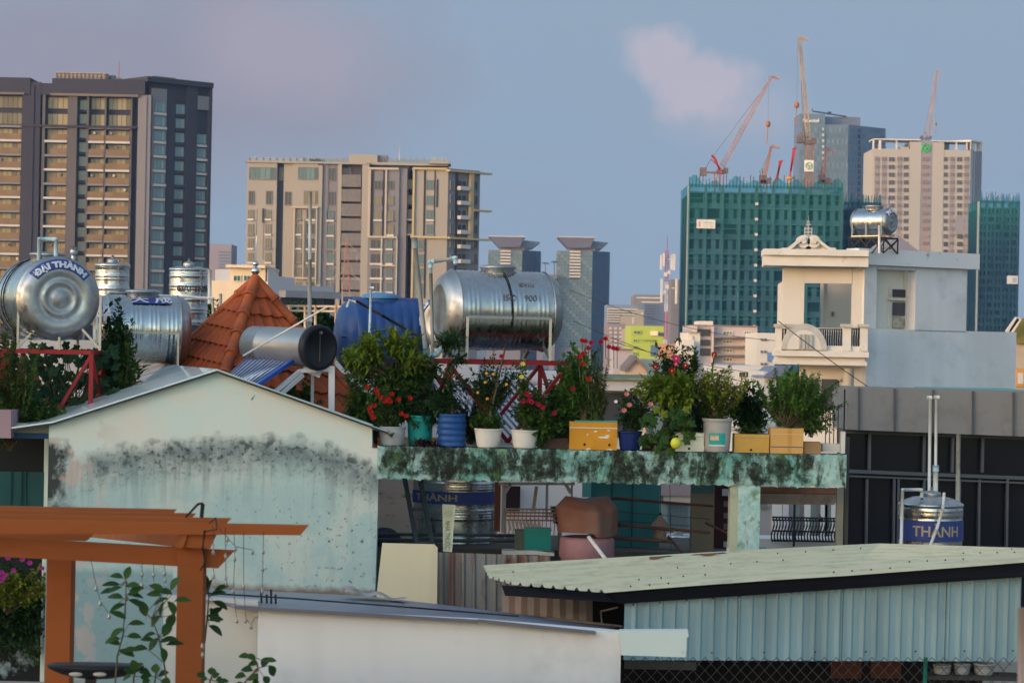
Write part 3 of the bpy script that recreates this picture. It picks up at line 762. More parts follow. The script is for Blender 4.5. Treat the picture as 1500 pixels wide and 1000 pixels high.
# ---- low city between -------------------------------------------------------------
def zl(x,y): return 880+x/5.556,420+y/5.556
def block(name,label,cat,Y,x0,y0,x1,depth,mat_,wins=(),gl=None,fr=None,th=0,group=None,roof=None,zoom=zl,split=2):
    a=zoom(x0,y0); c=zoom(x1,y0); Fb=Face((a[0]+c[0])/2,Y,th)
    t_=thing(name,label,cat,Fb.P(0,-depth/2,0),group)
    b=MB(); Fb.down(b,a[0],a[1],c[0],-depth,0,0,False); b.build('wall',mat_,t_)
    if roof: 
        b=MB(); Fb.box(b,a[0]-.5,a[1]-roof,c[0]+.5,a[1]+.3,-depth-.3,.3,0); b.build('roof',C_gywall,t_)
    for wn in wins:
        p,q_=zoom(wn[0],wn[1]),zoom(wn[2],wn[3]); cx,cy=LV((p[0]+q_[0])/2,(p[1]+q_[1])/2)
        window(Fb,t_,cx-(q_[0]-p[0])/2,cy-(q_[1]-p[1])/2,cx+(q_[0]-p[0])/2,cy+(q_[1]-p[1])/2,fr or C_white,gl or G_teal,0,True,split,.08*Y/300)
    return t_,Fb
C_pink=M('pale pink render',(.52,.45,.46),.8,0,.05,.05); C_lime=M('lime render',(.38,.46,.10),.8,0,.05,.05)
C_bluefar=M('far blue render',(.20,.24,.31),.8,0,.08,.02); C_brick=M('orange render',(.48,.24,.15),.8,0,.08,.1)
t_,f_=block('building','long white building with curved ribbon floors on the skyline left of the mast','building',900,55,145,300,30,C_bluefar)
b=MB()
for k in range(6):
    p,q_=zl(50,182+k*20),zl(300-k*12,196+k*20); f_.box(b,p[0],p[1]-.6,q_[0],q_[1]-1.4,0,3-.3*k)
b.build('ribbon_floor',C_white,t_)
block('building','grey slab building on the skyline right behind the ribbon floors','building',1000,275,65,520,30,C_gywall,[(290,85,500,95),(330,120,480,130)],G_warm,split=9)
block('building','pale low building with stepped roof beside the ribbon building','building',500,185,235,350,14,C_beige,[(255,250,272,300)],G_dark)
block('building','cream stair tower in front of the dark blue building','building',505,295,185,352,10,C_beige,[(330,210,345,225)],G_dark)
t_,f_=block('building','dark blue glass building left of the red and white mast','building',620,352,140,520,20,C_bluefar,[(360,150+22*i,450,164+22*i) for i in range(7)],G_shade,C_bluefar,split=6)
t_,f_=block('apartment_tower','slim grey apartment tower half hidden between the mast and the green netting','apartment tower',800,575,-60,702,20,C_gywall,[(590+34*j,-45+30*i,612+34*j,-28+30*i) for i in range(15) for j in range(3)],G_or,C_gywall)
t_,f_=block('building','lime green building with a big blue window and faint lettering','building',260,248,318,520,14,C_lime,[(265,355,328,385),(262,425,303,452),(262,478,301,505),(260,530,300,558)],glassy('blue shopfront glass',(.07,.13,.20),.2,.2),C_lime)
p_=zl(405,475); q_=zl(478,562); b=MB(); f_.box(b,*p_,*q_,0,.3,0); b.build('big_window',glassy('big blue glass',(.08,.15,.25),.2,.1),t_)
p_=zl(403,360); q_=zl(465,395); b=MB(); f_.box(b,*p_,*q_,0,.2,0); b.build('bright_window',M('bright blind',(.8,.68,.5),.5),t_)  # window panel in a plain bright cream colour
p_=zl(470,372); q_=zl(515,400); b=MB(); f_.box(b,*p_,*q_,0,.2,0); b.build('window',G_shade,t_)
sg=W(*zl(378,435),259.7); b=MB(); put_text(b,'VINATRANS',.30,lambda x,y,z: sg+Vector((x,-z,y)),0,.04,0,.95); b.build('sign',M('sign grey green',(.20,.28,.10)),t_)
block('building','maroon grey low building with small windows under the ribbon building','building',330,58,300,205,14,M('mauve render',(.25,.21,.25),.8,0,.1,.1),[(70+40*j,330+34*i,90+40*j,346+34*i) for i in range(5) for j in range(3)],G_dark)
block('building','narrow cream house between the mauve block and the lime building','building',300,200,340,246,10,C_beige)
block('building','tall mauve grey house wall beneath the cream narrow house','building',200,110,510,262,10,M('mauve wall',(.40,.37,.42),.8,0,.06,.1),roof=1)
# gabled house
Fg=Face(zl(285,620)[0],190,0); t_=thing('gable_house','small house with a pointed brown gable under the lime building','house',Fg.P(0,-4,0))
b=MB(); g0,g1,g2=W(*zl(195,690),190),W(*zl(285,592),190),W(*zl(375,690),190)
b.prism([Vector((g0.x,190,0)),g0,g1,g2,Vector((g2.x,190,0))],(0,8,0)); b.build('wall',M('gable tan',(.40,.31,.25),.8,0,.1,.3),t_)
b=MB(); 
for a_,c_ in ((g0,g1),(g1,g2)): b.prism([a_+Vector((0,-.4,0)),a_+Vector((0,-.4,.35)),c_+Vector((0,-.4,.35)),c_+Vector((0,-.4,0))],(0,9,0))
b.build('roof',M('gable roof',(.15,.13,.14),.8),t_)
block('building','cream wall block behind the little gable house','building',210,330,590,520,10,M('cream block',(.52,.50,.38),.8,0,.06,.1))
block('building','orange low building left of the white stair house','building',215,525,465,672,10,C_brick,[(560,490,590,510)],G_dark)
block('building','small white house with one window in front of the striped flats','building',180,672,430,760,9,C_white,[(697,480,722,522)],G_dark,C_gywall)
block('building','white stair house between the small white house and the striped flats','building',186,712,370,810,9,C_white,[(735,400,750,470)],G_dark,roof=.4)
# striped flats
t_,f_=block('apartment_block','pale pink flats with four banded balcony floors below the green netting','apartment block',260,752,318,1275,16,C_pink,roof=1)
for i in range(5):
    y=350+72*i
    for (xa,xb) in ((990,1075),(1162,1228)):
        p,q_=zl(xa,y+8),zl(xb,y+42); cx,cy=LV((p[0]+q_[0])/2,(p[1]+q_[1])/2)
        window(f_,t_,cx-(q_[0]-p[0])/2,cy-3,cx+(q_[0]-p[0])/2,cy+3,C_white,G_teal,0,True,3,.1)
    b=MB(); p,q_=zl(915,y+56),zl(1262,y+68); f_.box(b,p[0],p[1],q_[0],q_[1],.02,1.3); b.build('balcony_band',C_gywall,t_)
b=MB()
for x in (765,900): p=zl(x,322); f_.down(b,p[0],p[1],p[0]+2.6,.0,1.2,0,False)
b.build('corner_pier',C_pink,t_)
b=MB(); p,q_=zl(805,278),zl(920,320); f_.box(b,*p,*q_,-8,-1); b.build('penthouse',C_white,t_)
for (y0,y1) in ((345,400),(430,480),(500,560)):
    b=MB(); p,q_=zl(788,y0),zl(890,y1); f_.box(b,*p,*q_,.0,.15); b.build('stair_opening',G_dark,t_)
t_,f_=block('building','tall white house with paired small windows left of the balcony house','building',170,1278,375,1420,9,C_white,[(x,y,x+20,y+18) for y in (420,518,618,712) for x in (1300,1330)],G_dark,C_gywall)
b=MB(); p,q_=zl(1355,535),zl(1405,605); f_.box(b,*p,*q_,.02,.3); b.build('blue_panel',M('blue sheet',(.12,.22,.42),.5),t_)
Fw=Face(1120,120,0); 
def roofpoly(name,label,Y,pts,th_,mt):
    b=MB(); P_=[W(x,y,Y) for x,y in pts]; b.prism(P_,(0,th_,0)); o=single(b,name,mt,label,'roof'); return o
t_,f_=block('building','low white building with a dark doorway under the striped flats','building',150,940,640,1300,10,M('cool white low wall',(.5,.5,.52),.8,0,.06,.3),[(960,670,1050,700),(1120,690,1240,740)],G_dark)
t_,f_=block('house','house wall with blue grey pitched canopy beside the round shrub','house',75,1330,690,1430,5,C_white)
b=MB(); b.prism([W(*zl(1320,735),74.5),W(*zl(1440,640),74.5),W(*zl(1560,640),74.5),W(*zl(1450,740),74.5)],(0,4,-.05)); b.build('canopy',M('blue grey metal sheet',(.15,.17,.27),.4,0,.1,1),t_)
# slab canopy right behind the pots
t_,f_=block('house','low house with a long pale concrete eave behind the pink rose bush','house',70,-20,735,345,6,M('cool eave concrete',(.45,.47,.50),.8,0,.06,.6))
b=MB(); f_.box(b,862,552,962,555.5,-6,1.4,1); f_.box(b,862,555.5,962,571,-.0,1.2,0); f_.box(b,862,575,925,640,.0,.1,2); b.build('eave',[M('cool eave concrete',(.45,.47,.50)),M('mossy roof edge',(.16,.19,.13),.9,0,.4,3),G_dark],t_)

# radio mast, red and white
Ym=230; base=W(976,560,Ym); base.z=0
t_=thing('radio_mast','red and white lattice radio mast carrying white panel antennas','radio mast',base)
z_=lambda y: W(976,y,Ym).z; xm=W(976,430,Ym).x
b=MB()
for (ya,yb,m_) in ((560,497,1),(497,456,0),(456,412,1),(412,366,0)):
    lattice(b,(xm,Ym,z_(ya)),(xm,Ym,z_(yb)),.46,.42,9,.08,m_)
b.cyl((xm,Ym,z_(366)),(xm,Ym,z_(345)),.04,.02,6,0)
b.build('lattice',[M('mast red paint',(.38,.04,.05),.6),M('mast white paint',(.62,.58,.58),.6)],t_)
for (x,y0,y1) in ((968.5,373,395),(972.5,371,390),(984,373,395),(987.5,372,396),(969,408,443),(990.5,408,445)):
    b=MB(); p,q_=W(x,y0,Ym-.5),W(x,y1,Ym-.5); b.box((p+q_)/2,(.19,.12,(p.z-q_.z)),.2); b.bar((p+q_)/2+Vector((0,.06,.3)),Vector((xm,Ym,(p.z+q_.z)/2+.3)),.05); b.build('panel_antenna',M('antenna white',(.68,.63,.6),.5),t_)
for (x,y,r) in ((975,402,.16),(980,399,.14),(977,420,.17),(974,428,.14)):
    b=MB(); p=W(x,y,Ym-.4); b.box(p,(r*2,.25,r*2.4)); b.build('radio_unit',M('unit grey',(.55,.5,.48)),t_)

# left gap: hazy block, cream house, grey wing
zz=lambda x,y:(290+x/7.143,340+y/7.143)
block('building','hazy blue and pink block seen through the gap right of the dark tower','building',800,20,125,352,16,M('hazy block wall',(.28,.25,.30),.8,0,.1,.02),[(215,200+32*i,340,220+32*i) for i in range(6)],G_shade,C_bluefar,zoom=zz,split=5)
t_,f_=block('building','cream building lit by low sun with two teal windows behind the tiled roof','building',140,90,510,735,10,M('warm cream render',(.66,.55,.42),.8,0,.04,.2,streak=((.5,.42,.33),.8,.4)),[(372,450,450,515),(478,450,556,515)],glassy('teal pane',(.02,.12,.11),.2,.2),C_white,zoom=zz)
b=MB(); p,q_=zz(335,348),zz(705,640); f_.box(b,*p,*q_,-8,.02); b.build('upper_wall',M('warm cream render',(.66,.55,.42)),t_)
b=MB(); p,q_=zz(300,345),zz(712,375); f_.box(b,*p,*q_,-8,.5); b.build('cornice',M('warm cream render',(.66,.55,.42)),t_)
Fw2=Face(LV(290+735/7.143,420)[0],140,38,True); b=MB(); p=zz(735,378)
P2=[zz(735,378),zz(790,385),zz(835,460),zz(1010,478),zz(1015,555),zz(1420,575)]
pts=[]
for x,y in P2:
    lx,ly=LV(x,y); t=Fw2.t(lx); Yc=Fw2.Y0+t*Fw2.s; pts.append(Fw2.P(t,0,H+(500-ly)*Yc/F))
pts=[Vector((pts[0].x,pts[0].y,0))]+pts+[Vector((pts[-1].x,pts[-1].y,0))]
nv=Fw2.P(0,-6,0)-Fw2.P(0,0,0); b.prism(pts,nv); b.build('wing_wall',M('grey blue wing',(.33,.35,.42),.8,0,.06,.3),t_)
b=MB()
for i in range(5): 
    p,q_=zz(860+i*115,690),zz(960+i*115,760); Fw2.box(b,*p,*q_,.0,.1,0)
p,q_=zz(840,620),zz(1420,690); Fw2.box(b,*p,*q_,.0,.8,1); b.build('lower_canopy',[G_dark,M('canopy grey',(.22,.23,.27),.7)],t_)

# red white lattice pylon in front of the block
Yp=300; bs=W(517,480,Yp); bs.z=0
t_=thing('lattice_pylon','thin rusty red and white lattice pylon with two cross arms before the grey block','pylon',bs)
b=MB(); top=W(508,350,Yp); lattice(b,(bs.x,Yp,0),(top.x,Yp,W(508,425,Yp).z),2.6,1.5,12,.12,0); lattice(b,(top.x,Yp,W(508,425,Yp).z),top,1.5,.3,7,.10,1)
for y,xw in ((366,17),(408,22)):
    c_=W(506,y,Yp); 
    for sg_ in (-1,1): 
        e=c_+Vector((sg_*xw*S(Yp),0,-.1)); b.bar(e,c_+Vector((0,.2,0)),.1); b.bar(e,c_+Vector((0,-.2,1.0)),.08)
        b.bar(e,e-Vector((0,0,2.6)),.05)
b.build('lattice',[M('pylon grey',(.32,.28,.27),.7),M('pylon red',(.42,.20,.16),.7)],t_)
# hazy ground cover of distant low roofs: greenery behind railings

# a few service wires sagging across the low roofs
for i,(x0,y0,x1,y1,Y,lab) in enumerate(((835,425,1150,500,90,'upper thin service wire sagging over the low roofs'),(880,495,1270,560,85,'middle thin service wire above the low roofs, crossing the lime building'),(840,470,1240,590,80,'lower thin service wire sagging behind the flower pots'),(1140,470,1300,585,58,'thin wire slanting down the bare side wall of the white town house'),(300,455,470,470,70,'thin wire behind the tiled roof finial'))):
    b=MB(); p,q=W(x0,y0,Y),W(x1,y1,Y); pts=[p+(q-p)*t+Vector((0,0,-4*t*(1-t)*(.35 if i<3 else .05))) for t in [k/14 for k in range(15)]]
    b.tube(pts,.012,5); single(b,'service_wire',M('wire dark',(.05,.05,.055),.7),lab,'wire','service wires over the low roofs')
# ================================================================= middle distance
W_sun = M('white painted plaster',(.60,.56,.51),.75,0,.05,.8,streak=((.5,.46,.40),1.2,.35),bmp=.1)
W_trim= M('white trim',(.59,.56,.52),.7,0,.08,2,dirt=((.22,.20,.18),3,.62,.72,.6))
W_side= M('weathered side render',(.62,.64,.68),.85,0,.07,.5,dirt=((.36,.38,.42),1.3,.5,.7,.5),streak=((.34,.35,.37),.6,.5))
Yh=60
hf=Face(1118,Yh,-4,False,430)       # front, turned very slightly to the sun
hs=Face(1269,Yh-.2,33,False,430)    # side wall running away to the right
wh=thing('town_house','white town house with scrolled crest, balcony and long bare side wall, behind the shrubs','house',hf.P(2,-2,0))
def hb(mb,f,x0,y0,x1,y1,o0,o1,m=0): f.box(mb,x0,y0,x1,y1,o0,o1,m,False)
b=MB()
# upper loggia front with opening through it
hb(b,hf,1146,392,1178,480,-.25,0); hb(b,hf,1248,392,1266,480,-.25,0); hb(b,hf,1178,392,1248,415,-.25,0); hb(b,hf,1146,480,1266,516,-.25,0)
hf.down(b,1172,522,1266,-.24,-.05,0,False)
for k in range(10): pass
b.build('front_wall',W_sun,wh)
b=MB()   # inner room walls seen through the opening
hb(b,hf,1212,412,1262,482,-2.2,-2.0,0); hb(b,hf,1146,412,1150,482,-3,-.2,1); hb(b,hf,1209,412,1213,482,-2.2,-1.9,1)
b.build('loggia_wall',[M('loggia plaster',(.55,.55,.52),.8,0,.05,.8),W_sun],wh)
b=MB(); hb(b,hf,1225,455,1229,462,-1.98,-1.9); b.build('wall_socket',G_dark,wh)
# side wall with recessed window bay: build around the hole
b=MB()
lyt=LV(1350,372)[1]
def sd(x0,y0,x1,y1,o0=-.25,o1=0,m=0): hb(b,hs,x0,y0,x1,y1,o0,o1,m)
sd(1266,368,1284,482); sd(1284,368,1341,395); sd(1341,372,1416,486)
hs.down(b,1269,LV(1380,484)[1],LV(1489,484)[0]+0,-.25,.0,0)
b.build('side_wall',W_side,wh)
b=MB(); sd(1251,368,1428,381+10,-.3,.18); b.build('side_parapet',M('cracked parapet',(.62,.63,.66),.85,0,.07,.5,dirt=((.10,.09,.07),3.2,.60,.66,.85)),wh)
hs2=Face(1269,60,33); q_=hs.P(0,-.45,0); hs2.X0,hs2.Y0=q_.x,q_.y
b=MB(); hb(b,hs2,1276,390,1342,486,-.2,0,0); hs.tbox(b,hs.t(LV(1340,440)[0]),H+.25,hs.t(LV(1341.5,440)[0]),H+2.2,-.5,-.25,0); b.build('bay_wall',[M('bay cream',(.62,.60,.55),.8,0,.05,.8),W_side],wh)
wn=MB(); hb(wn,hs2,1300,421,1329,483,0,.04,0); hb(wn,hs2,1305,424,1326,435,0.06,.10,1); hb(wn,hs2,1305,443,1326,462,0.06,.10,1); hb(wn,hs2,1305,463,1326,480,0.06,.10,2); hb(wn,hs2,1299,437,1332,440,0,.14,0)
wn.build('window',[W_trim,G_dark,M('pale things behind glass',(.35,.32,.27),.7,0,.5,6)],wh)
# cornice, crest
b=MB()
for (y0,y1,o) in ((367,376,.75),(376,381,.6),(381,391,.68)): hb(b,hf,1118-(0 if o<.7 else 1),y0,1251+18,y1,-1,o)
b.build('cornice',W_trim,wh)
b=MB()
cr_Y=Yh-.6
def cp(x,y): return W(x,y,cr_Y)
def crest(side):
    pts=[]
    for i in range(13):
        u=i/12; x=1184+side*(5+ (34)*u); y=350+ 16*(0.5-0.5*cos(pi*min(1,u*1.15)))
        pts.append((x,y))
    poly=[cp(x,y) for x,y in pts]+[cp(1184+side*39,368.5),cp(1184,368.5),cp(1184,352)]
    b.prism(poly,(0,.3,0))
    for (xa,ya),(xb_,yb_) in zip(pts,pts[1:]): b.bar(cp(xa,ya)+Vector((0,-.05,0)),cp(xb_,yb_)+Vector((0,-.05,0)),.16,.3) if False else b.bar(cp(xa,ya-.5)+Vector((0,.0,0)),cp(xb_,yb_-.5)+Vector((0,.0,0)),.34,.07,1)
    c=cp(1184+side*7.5,354); b.lathe([(0,-.2),(.14,-.2),(.13,-.13),(.07,-.13)],c,(0,-1,0),20,1); b.cyl(c+Vector((0,.25,0)),c+Vector((0,-.1,0)),.16,.16,20,1); b.cyl(c+Vector((0,0,0)),c+Vector((0,-.16,0)),.07,.06,16,0)
crest(-1); crest(1)
b.prism([cp(1182,352),cp(1186,352),cp(1188,368),cp(1180,368)],(0,.2,0),1)
b.build('crest',[W_sun,W_trim],wh)
b=MB(); z0=cp(1184,352); b.cyl(z0,cp(1184.6,316),.025,.015,6)
for y,w_ in ((345,10),(340,8),(335,10),(329,6),(325,4)): b.bar(cp(1184-w_/2,y),cp(1184+w_/2,y),.04)
b.bar(cp(1179,346),cp(1179,333),.03); b.bar(cp(1189,346),cp(1189,333),.03); b.build('antenna',M('antenna metal',(.45,.43,.42),.5,.6),wh)
# balcony
b=MB()
hb(b,hf,1133,514,1268,522,-1,1.0); hb(b,hf,1136,522,1264,528,-1,.8); hb(b,hf,1134,528,1266,534,-1,.9)
for x0,x1 in ((1134,1143),(1150,1162),(1231,1243),(1256,1267)): hb(b,hf,x0,479,x1,514,.55,.9); hb(b,hf,x0-2,475,x1+2,479.5,.45,1.0,1)
hb(b,hf,1136,506,1262,514,.6,.85)
b.build('balcony_wall',[W_trim,M('weathered cap',(.42,.41,.39),.8,0,.2,3)],wh)
b=MB()
for x0,x1 in ((1143,1150),(1162,1231),(1243,1256)):
    hb(b,hf,x0,481.5,x1,482.8,.68,.72)
    n=max(2,int((x1-x0)/3.2))
    for i in range(n):
        x=x0+(i+.5)*(x1-x0)/n
        pts=[hf.P(hf.t(LV(x,495)[0]),.7+.05*sin(k*1.2),H+(500-LV(x,482+k*4)[1])*S(Yh)) for k in range(7)]
        for p,q in zip(pts,pts[1:]): b.bar(p,q,.034)
b.build('balcony_railing',M('black iron',(.025,.025,.03),.5),wh)
# arch panel
b=MB(); ac=W(1178,512,Yh-1.05)
def arc(r,n=24): return [ac+Vector((r*cos(pi*i/n),0,r*1.15*sin(pi*i/n))) for i in range(n+1)]
b.prism(arc(.42),(0,.2,0),0)
o_,i_=arc(.56),arc(.42)
for k in range(24): b.prism([o_[k],o_[k+1],i_[k+1],i_[k]],(0,.14,0),1)
b.v=[v+Vector((0,0,0)) for v in b.v]
for dx in (-.12,.0,.06,.17): b.box(ac+Vector((dx,-.03,.2)),(.035,.05,.36),0,1)
b.build('arch_panel',[W_sun,M('weathered cap',(.42,.41,.39))],wh)
# pillar and lower front
b=MB(); p0=hf.P(hf.t(LV(1241,560)[0]),.5,0); b.cyl(Vector((p0.x,p0.y,6)),Vector((p0.x,p0.y,H-.5)),.13,.13,16); b.build('column',W_sun,wh)
b=MB(); 
for x0,x1 in ((1166,1180),(1184,1198),(1203,1226)): hb(b,hf,x0,555,x1,600,-.04,.02)
b.build('lower_window',G_dark,wh)
# pitched roof behind the parapet
b=MB(); b.prism([W(1286,368,63),W(1316,345,63),W(1352,372,63)],(0,3,0)); b.build('attic_roof',M('grey sheet roof',(.23,.23,.29),.6,0,.08,1),wh)
# slanted cream pipe and olive tiled roof at far right
ho=thing('tiled_house','olive tiled roof with cream ridge and orange window at the right edge','house',W(1500,600,75)*1.0)
b=MB(); b.prism([W(1486,486,75),W(1497,466,75),W(1545,466,75),W(1545,503,75),W(1488,503,75)],W(1500,470,78)-W(1500,470,75)); b.build('roof',M('olive tiles',(.20,.17,.05),.7,0,.3,3),ho)
b=MB(); b.bar(W(1475,487,74.6),W(1490,466,74.6),.14); b.bar(W(1480,487,74.6),W(1493,466,74.6),.14); b.build('ridge_cap',W_trim,ho)
b=MB(); Fh=Face(1488,75.2,0); Fh.down(b,1487,500,1560,-4,0,0,False); b.build('wall',M('tan wall',(.46,.38,.30),.8),ho)
b=MB(); Fh.box(b,1488,540,1520,566,0,.08,0); Fh.box(b,1490,546,1498,562,.08,.12,1); Fh.box(b,1502,546,1510,562,.08,.12,1); b.build('window',[M('orange window',(.6,.28,.08),.6),W_trim],ho)  # window surface coloured plain orange
EX_g=M('teal sheet edge',(.10,.33,.27),.5); b=MB(); b.box((W(1435,571,40)),(1.6,3,.03),radians(2)); single(b,'roof_sheet',EX_g,'thin green roof sheet edge above the dark glass building','roof sheet')

# ---- dark glass building with grey fascia -----------------------------------------
Yg=37
gf=Face(1236,Yg,3,False,650)
gb=thing('glass_building','low building with grey panel fascia over black framed dark glazing, at the right','building',gf.P(2,-2,0))
b=MB(); gl0=LV(1236,566); gl1=LV(1510,575)
hz=lambda x,y,o=0: gf.P(gf.t(LV(x,y)[0]),o,H+(500-LV(x,y)[1])*(gf.Y0+gf.t(LV(x,y)[0])*gf.s)/F)
def poly(mb,pts,o0,o1,m=0):
    P_=[hz(x,y,o1) for x,y in pts]; mb.prism(P_,hz(*pts[0],o0)-hz(*pts[0],o1),m)
poly(b,[(1237,566),(1515,574),(1515,639),(1237,628)],-1,.25)
b.build('fascia',M('grey fascia panel',(.235,.215,.205),.75,0,.1,.9,dirt=((.14,.13,.125),2.2,.5,.7,.5)),gb)
b=MB()
for x in (1253,1305,1361,1419,1478): poly(b,[(x-1,566.5+(x-1237)*.03),(x+1.4,566.5+(x-1237)*.03),(x+1.4,628+(x-1237)*.04),(x-1,628+(x-1237)*.04)],.251,.29)
b.build('fascia_joints',M('dark joint',(.09,.09,.10),.6),gb)
b=MB(); poly(b,[(1240,628),(1515,639),(1515,1400),(1240,1400)],-.8,-.2)
b.build('glazing',M('black glazing',(.008,.009,.014),.12,0,.3,.5,spec=.3),gb)
b=MB()
fr=M('dark window frame',(.085,.09,.10),.5)
def fbar(xa,ya,xb,yb,w=3.0): 
    p,q=hz(xa,ya,-.12),hz(xb,yb,-.12); b.bar(p,q,w*S(Yg),.12,0,(0,1,0))
for y0,y1 in ((632,642),(690,701),(697,708)): fbar(1240,y0,1515,y1,5 if y0!=697 else 2.5)
for x in (1276,1356,1398,1442): fbar(x,632,x-1.0,692,4)
for x in (1272,1312,1318,1356,1408,1437,1478): fbar(x,702,x-2,860,3.4)
fbar(1238,630,1236,860,6)
b.build('window_frame',fr,gb)

# ---- steel tanks --------------------------------------------------------------------
ST=steel('brushed steel',.22,(.50,.50,.50)); STd=steel('dull steel end',.38,(.42,.42,.42),dent=.15); STp=M('steel pipe',(.34,.33,.31),.35,.7,.1,3); PG=M('grey standpipe',(.30,.30,.28),.6,0,.15,4); WP=M('white pvc pipe',(.66,.64,.60),.5,0,.1,3); BP=M('pale blue pvc',(.40,.55,.60),.5,0,.08,3)
BLUEB=M('blue print band',(.04,.06,.22),.5,0,.1,4); LET=M('pale print letters',(.62,.63,.65),.45,.2,.05,4)
CAB=M('black cable',(.015,.015,.018),.5)
REDP=M('red painted steel',(.27,.018,.022),.45,0,.15,4,dirt=((.12,.02,.015),6,.6,.75,.6)); BLKP=M('black painted steel',(.02,.02,.022),.5)
def ribprof(R,L,groups=3,per=3,amp=.006,dome=.16,inner=.0):
    """tank profile along its axis from -L/2 to L/2"""
    pr=[]
    N_=90
    for i in range(N_+1):
        x=-L/2+L*i/N_; r=R
        for g in range(groups):
            c=-L/2+L*(g+.5)/groups
            for k in range(per):
                d=(x-c-(k-(per-1)/2)*.06)/.013
                r+=amp*math.exp(-d*d)
        pr.append((r,x))
    return pr
def domeprof(R,x0,dr,depth,disc):
    """end: rolled seam, dome and flat disc"""
    if disc>.6*R: return [(R+.006,x0-.01*dr),(R+.016,x0),(R+.006,x0+.012*dr),(R*.985,x0+.03*dr),(R*.93,x0+depth*.45*dr),(R*.84,x0+depth*.8*dr),(disc+.02,x0+depth*.98*dr),(disc,x0+depth*1.0*dr),(disc*.97,x0+depth*.98*dr),(disc*.5,x0+depth*.985*dr),(.001,x0+depth*.985*dr)]
    return [(R+.006,x0-.01*dr),(R+.016,x0),(R+.006,x0+.012*dr),(R*.985,x0+.02*dr),(R*.96,x0+depth*.45*dr),(R*.88,x0+depth*.8*dr),(R*.76,x0+depth*.97*dr),(disc+.015,x0+depth*1.0*dr),(disc,x0+depth*.93*dr),(disc*.8,x0+depth*.90*dr),(disc*.78,x0+depth*.96*dr),(disc*.62,x0+depth*.96*dr),(disc*.60,x0+depth*.9*dr),(disc*.35,x0+depth*.9*dr),(disc*.33,x0+depth*.95*dr),(.001,x0+depth*.96*dr)]
def htank(label,c,R,L,yaw,depth=.16,text=None,text_end=1,disc=.5,cradle=None,hatch=True,groups=3,body_text=None,cat='water tank',band_r=(.72,.93),arc_span=None,name='water_tank',bodymat=None,endmat=None,letm=None,group=None):
    c=Vector(c); ax=Vector((cos(radians(yaw)),sin(radians(yaw)),0)); nrm=Vector((ax.y,-ax.x,0))   # nrm points to the viewer
    t_=thing(name,label,cat,c-Vector((0,0,R)),group)
    b=MB(); b.lathe(ribprof(R,L,groups),c,ax,48); b.build('body',bodymat or ST,t_)
    for e in (-1,1):
        b=MB(); b.lathe(domeprof(R,e*L/2,e,depth,R*disc),c,ax,48)
        eo=b.build('end_cap',endmat or STd,t_)
        if text and e==text_end:
            # printed arc band on the dome with letters
            up=Vector((0,0,1)); rt=nrm if e==-1 else -nrm
            rt = ax.cross(up)*(e)  # right-hand direction seen from outside
            rt = up.cross(ax*e)
            def dome_x(r):
                pr=domeprof(R,e*L/2,e,depth,R*disc)
                for (ra,xa),(rb,xb) in zip(pr[3:],pr[4:]):
                    if rb<=r<=ra: return xa+(xb-xa)*(ra-r)/(ra-rb)
                return pr[7][1]
            def pt(a,r,o): return c+ax*(dome_x(r)+e*o)+up*(r*cos(a))+rt*(r*sin(a))
            span=arc_span or radians(62)
            r0,r1=band_r[0]*R,band_r[1]*R
            bb=MB(); bb.grid(lambda u,v: pt(-span+2*span*u, r0+(r1-r0)*v, .004),40,5); bb.build('printed_band',BLUEB,eo)
            tb=MB(); rm=(r0+r1)/2; hh=(r1-r0)
            vs,fs=text_geo(text,hh*.86,.004,.007)
            y0_,y1_=min(v.y for v in vs),max(v.y for v in vs); ky=hh*.94/(y1_-y0_); ym_=(y0_+y1_)/2
            wd=max(v.x for v in vs)-min(v.x for v in vs); kx=(2*span*rm*.93)/wd
            tb.add([pt(v.x*kx/rm, rm+(v.y-ym_)*ky, .010+v.z) for v in vs],fs); tb.build('lettering',letm or LET,eo)
    if hatch:
        b=MB(); b.lathe([(.22,-.05),(.22,.03),(.24,.035),(.24,.06),(.20,.075),(.05,.085),(0.001,.085)],c+Vector((0,0,R)),(0,0,1),28); b.build('hatch',STd,t_)
    if body_text:
        for (txt,ang,sz,off,mm) in body_text:
            b=MB()
            def f(x,y,z): 
                a=radians(ang)+y/R; rr=R+.012+z
                return c+ax*(x+off)+Vector((0,0,sin(a)*rr))+nrm*(cos(a)*rr)
            put_text(b,txt,sz,f,0,.004,.0); b.build('lettering',mm,t_)
    return t_,c,ax,nrm
def cradle(t_,c,ax,nrm,R,L,zb,m,leg=.03,rail=-.25,w=None,front_only=False):
    """tube frame that holds a lying tank: four posts, side rails and sloping struts"""
    w=w or R*.98
    b=MB()
    for s1 in (-1,1):
        for s2 in (-1,1):
            p=c+ax*(s1*L*.47)+nrm*(s2*(w)); top=c.z+rail*R
            b.bar(Vector((p.x,p.y,zb)),Vector((p.x,p.y,top)),leg)
            q=c+ax*(s1*L*.47)+nrm*(s2*w*.45); b.bar(Vector((p.x,p.y,zb+.02)),Vector((q.x,q.y,c.z-R*.86)),leg*.9)
        b.bar(c+ax*(-L*.47)+nrm*(s1*w)+Vector((0,0,rail*R)),c+ax*(L*.47)+nrm*(s1*w)+Vector((0,0,rail*R)),leg)
    b.build('cradle',m,t_)
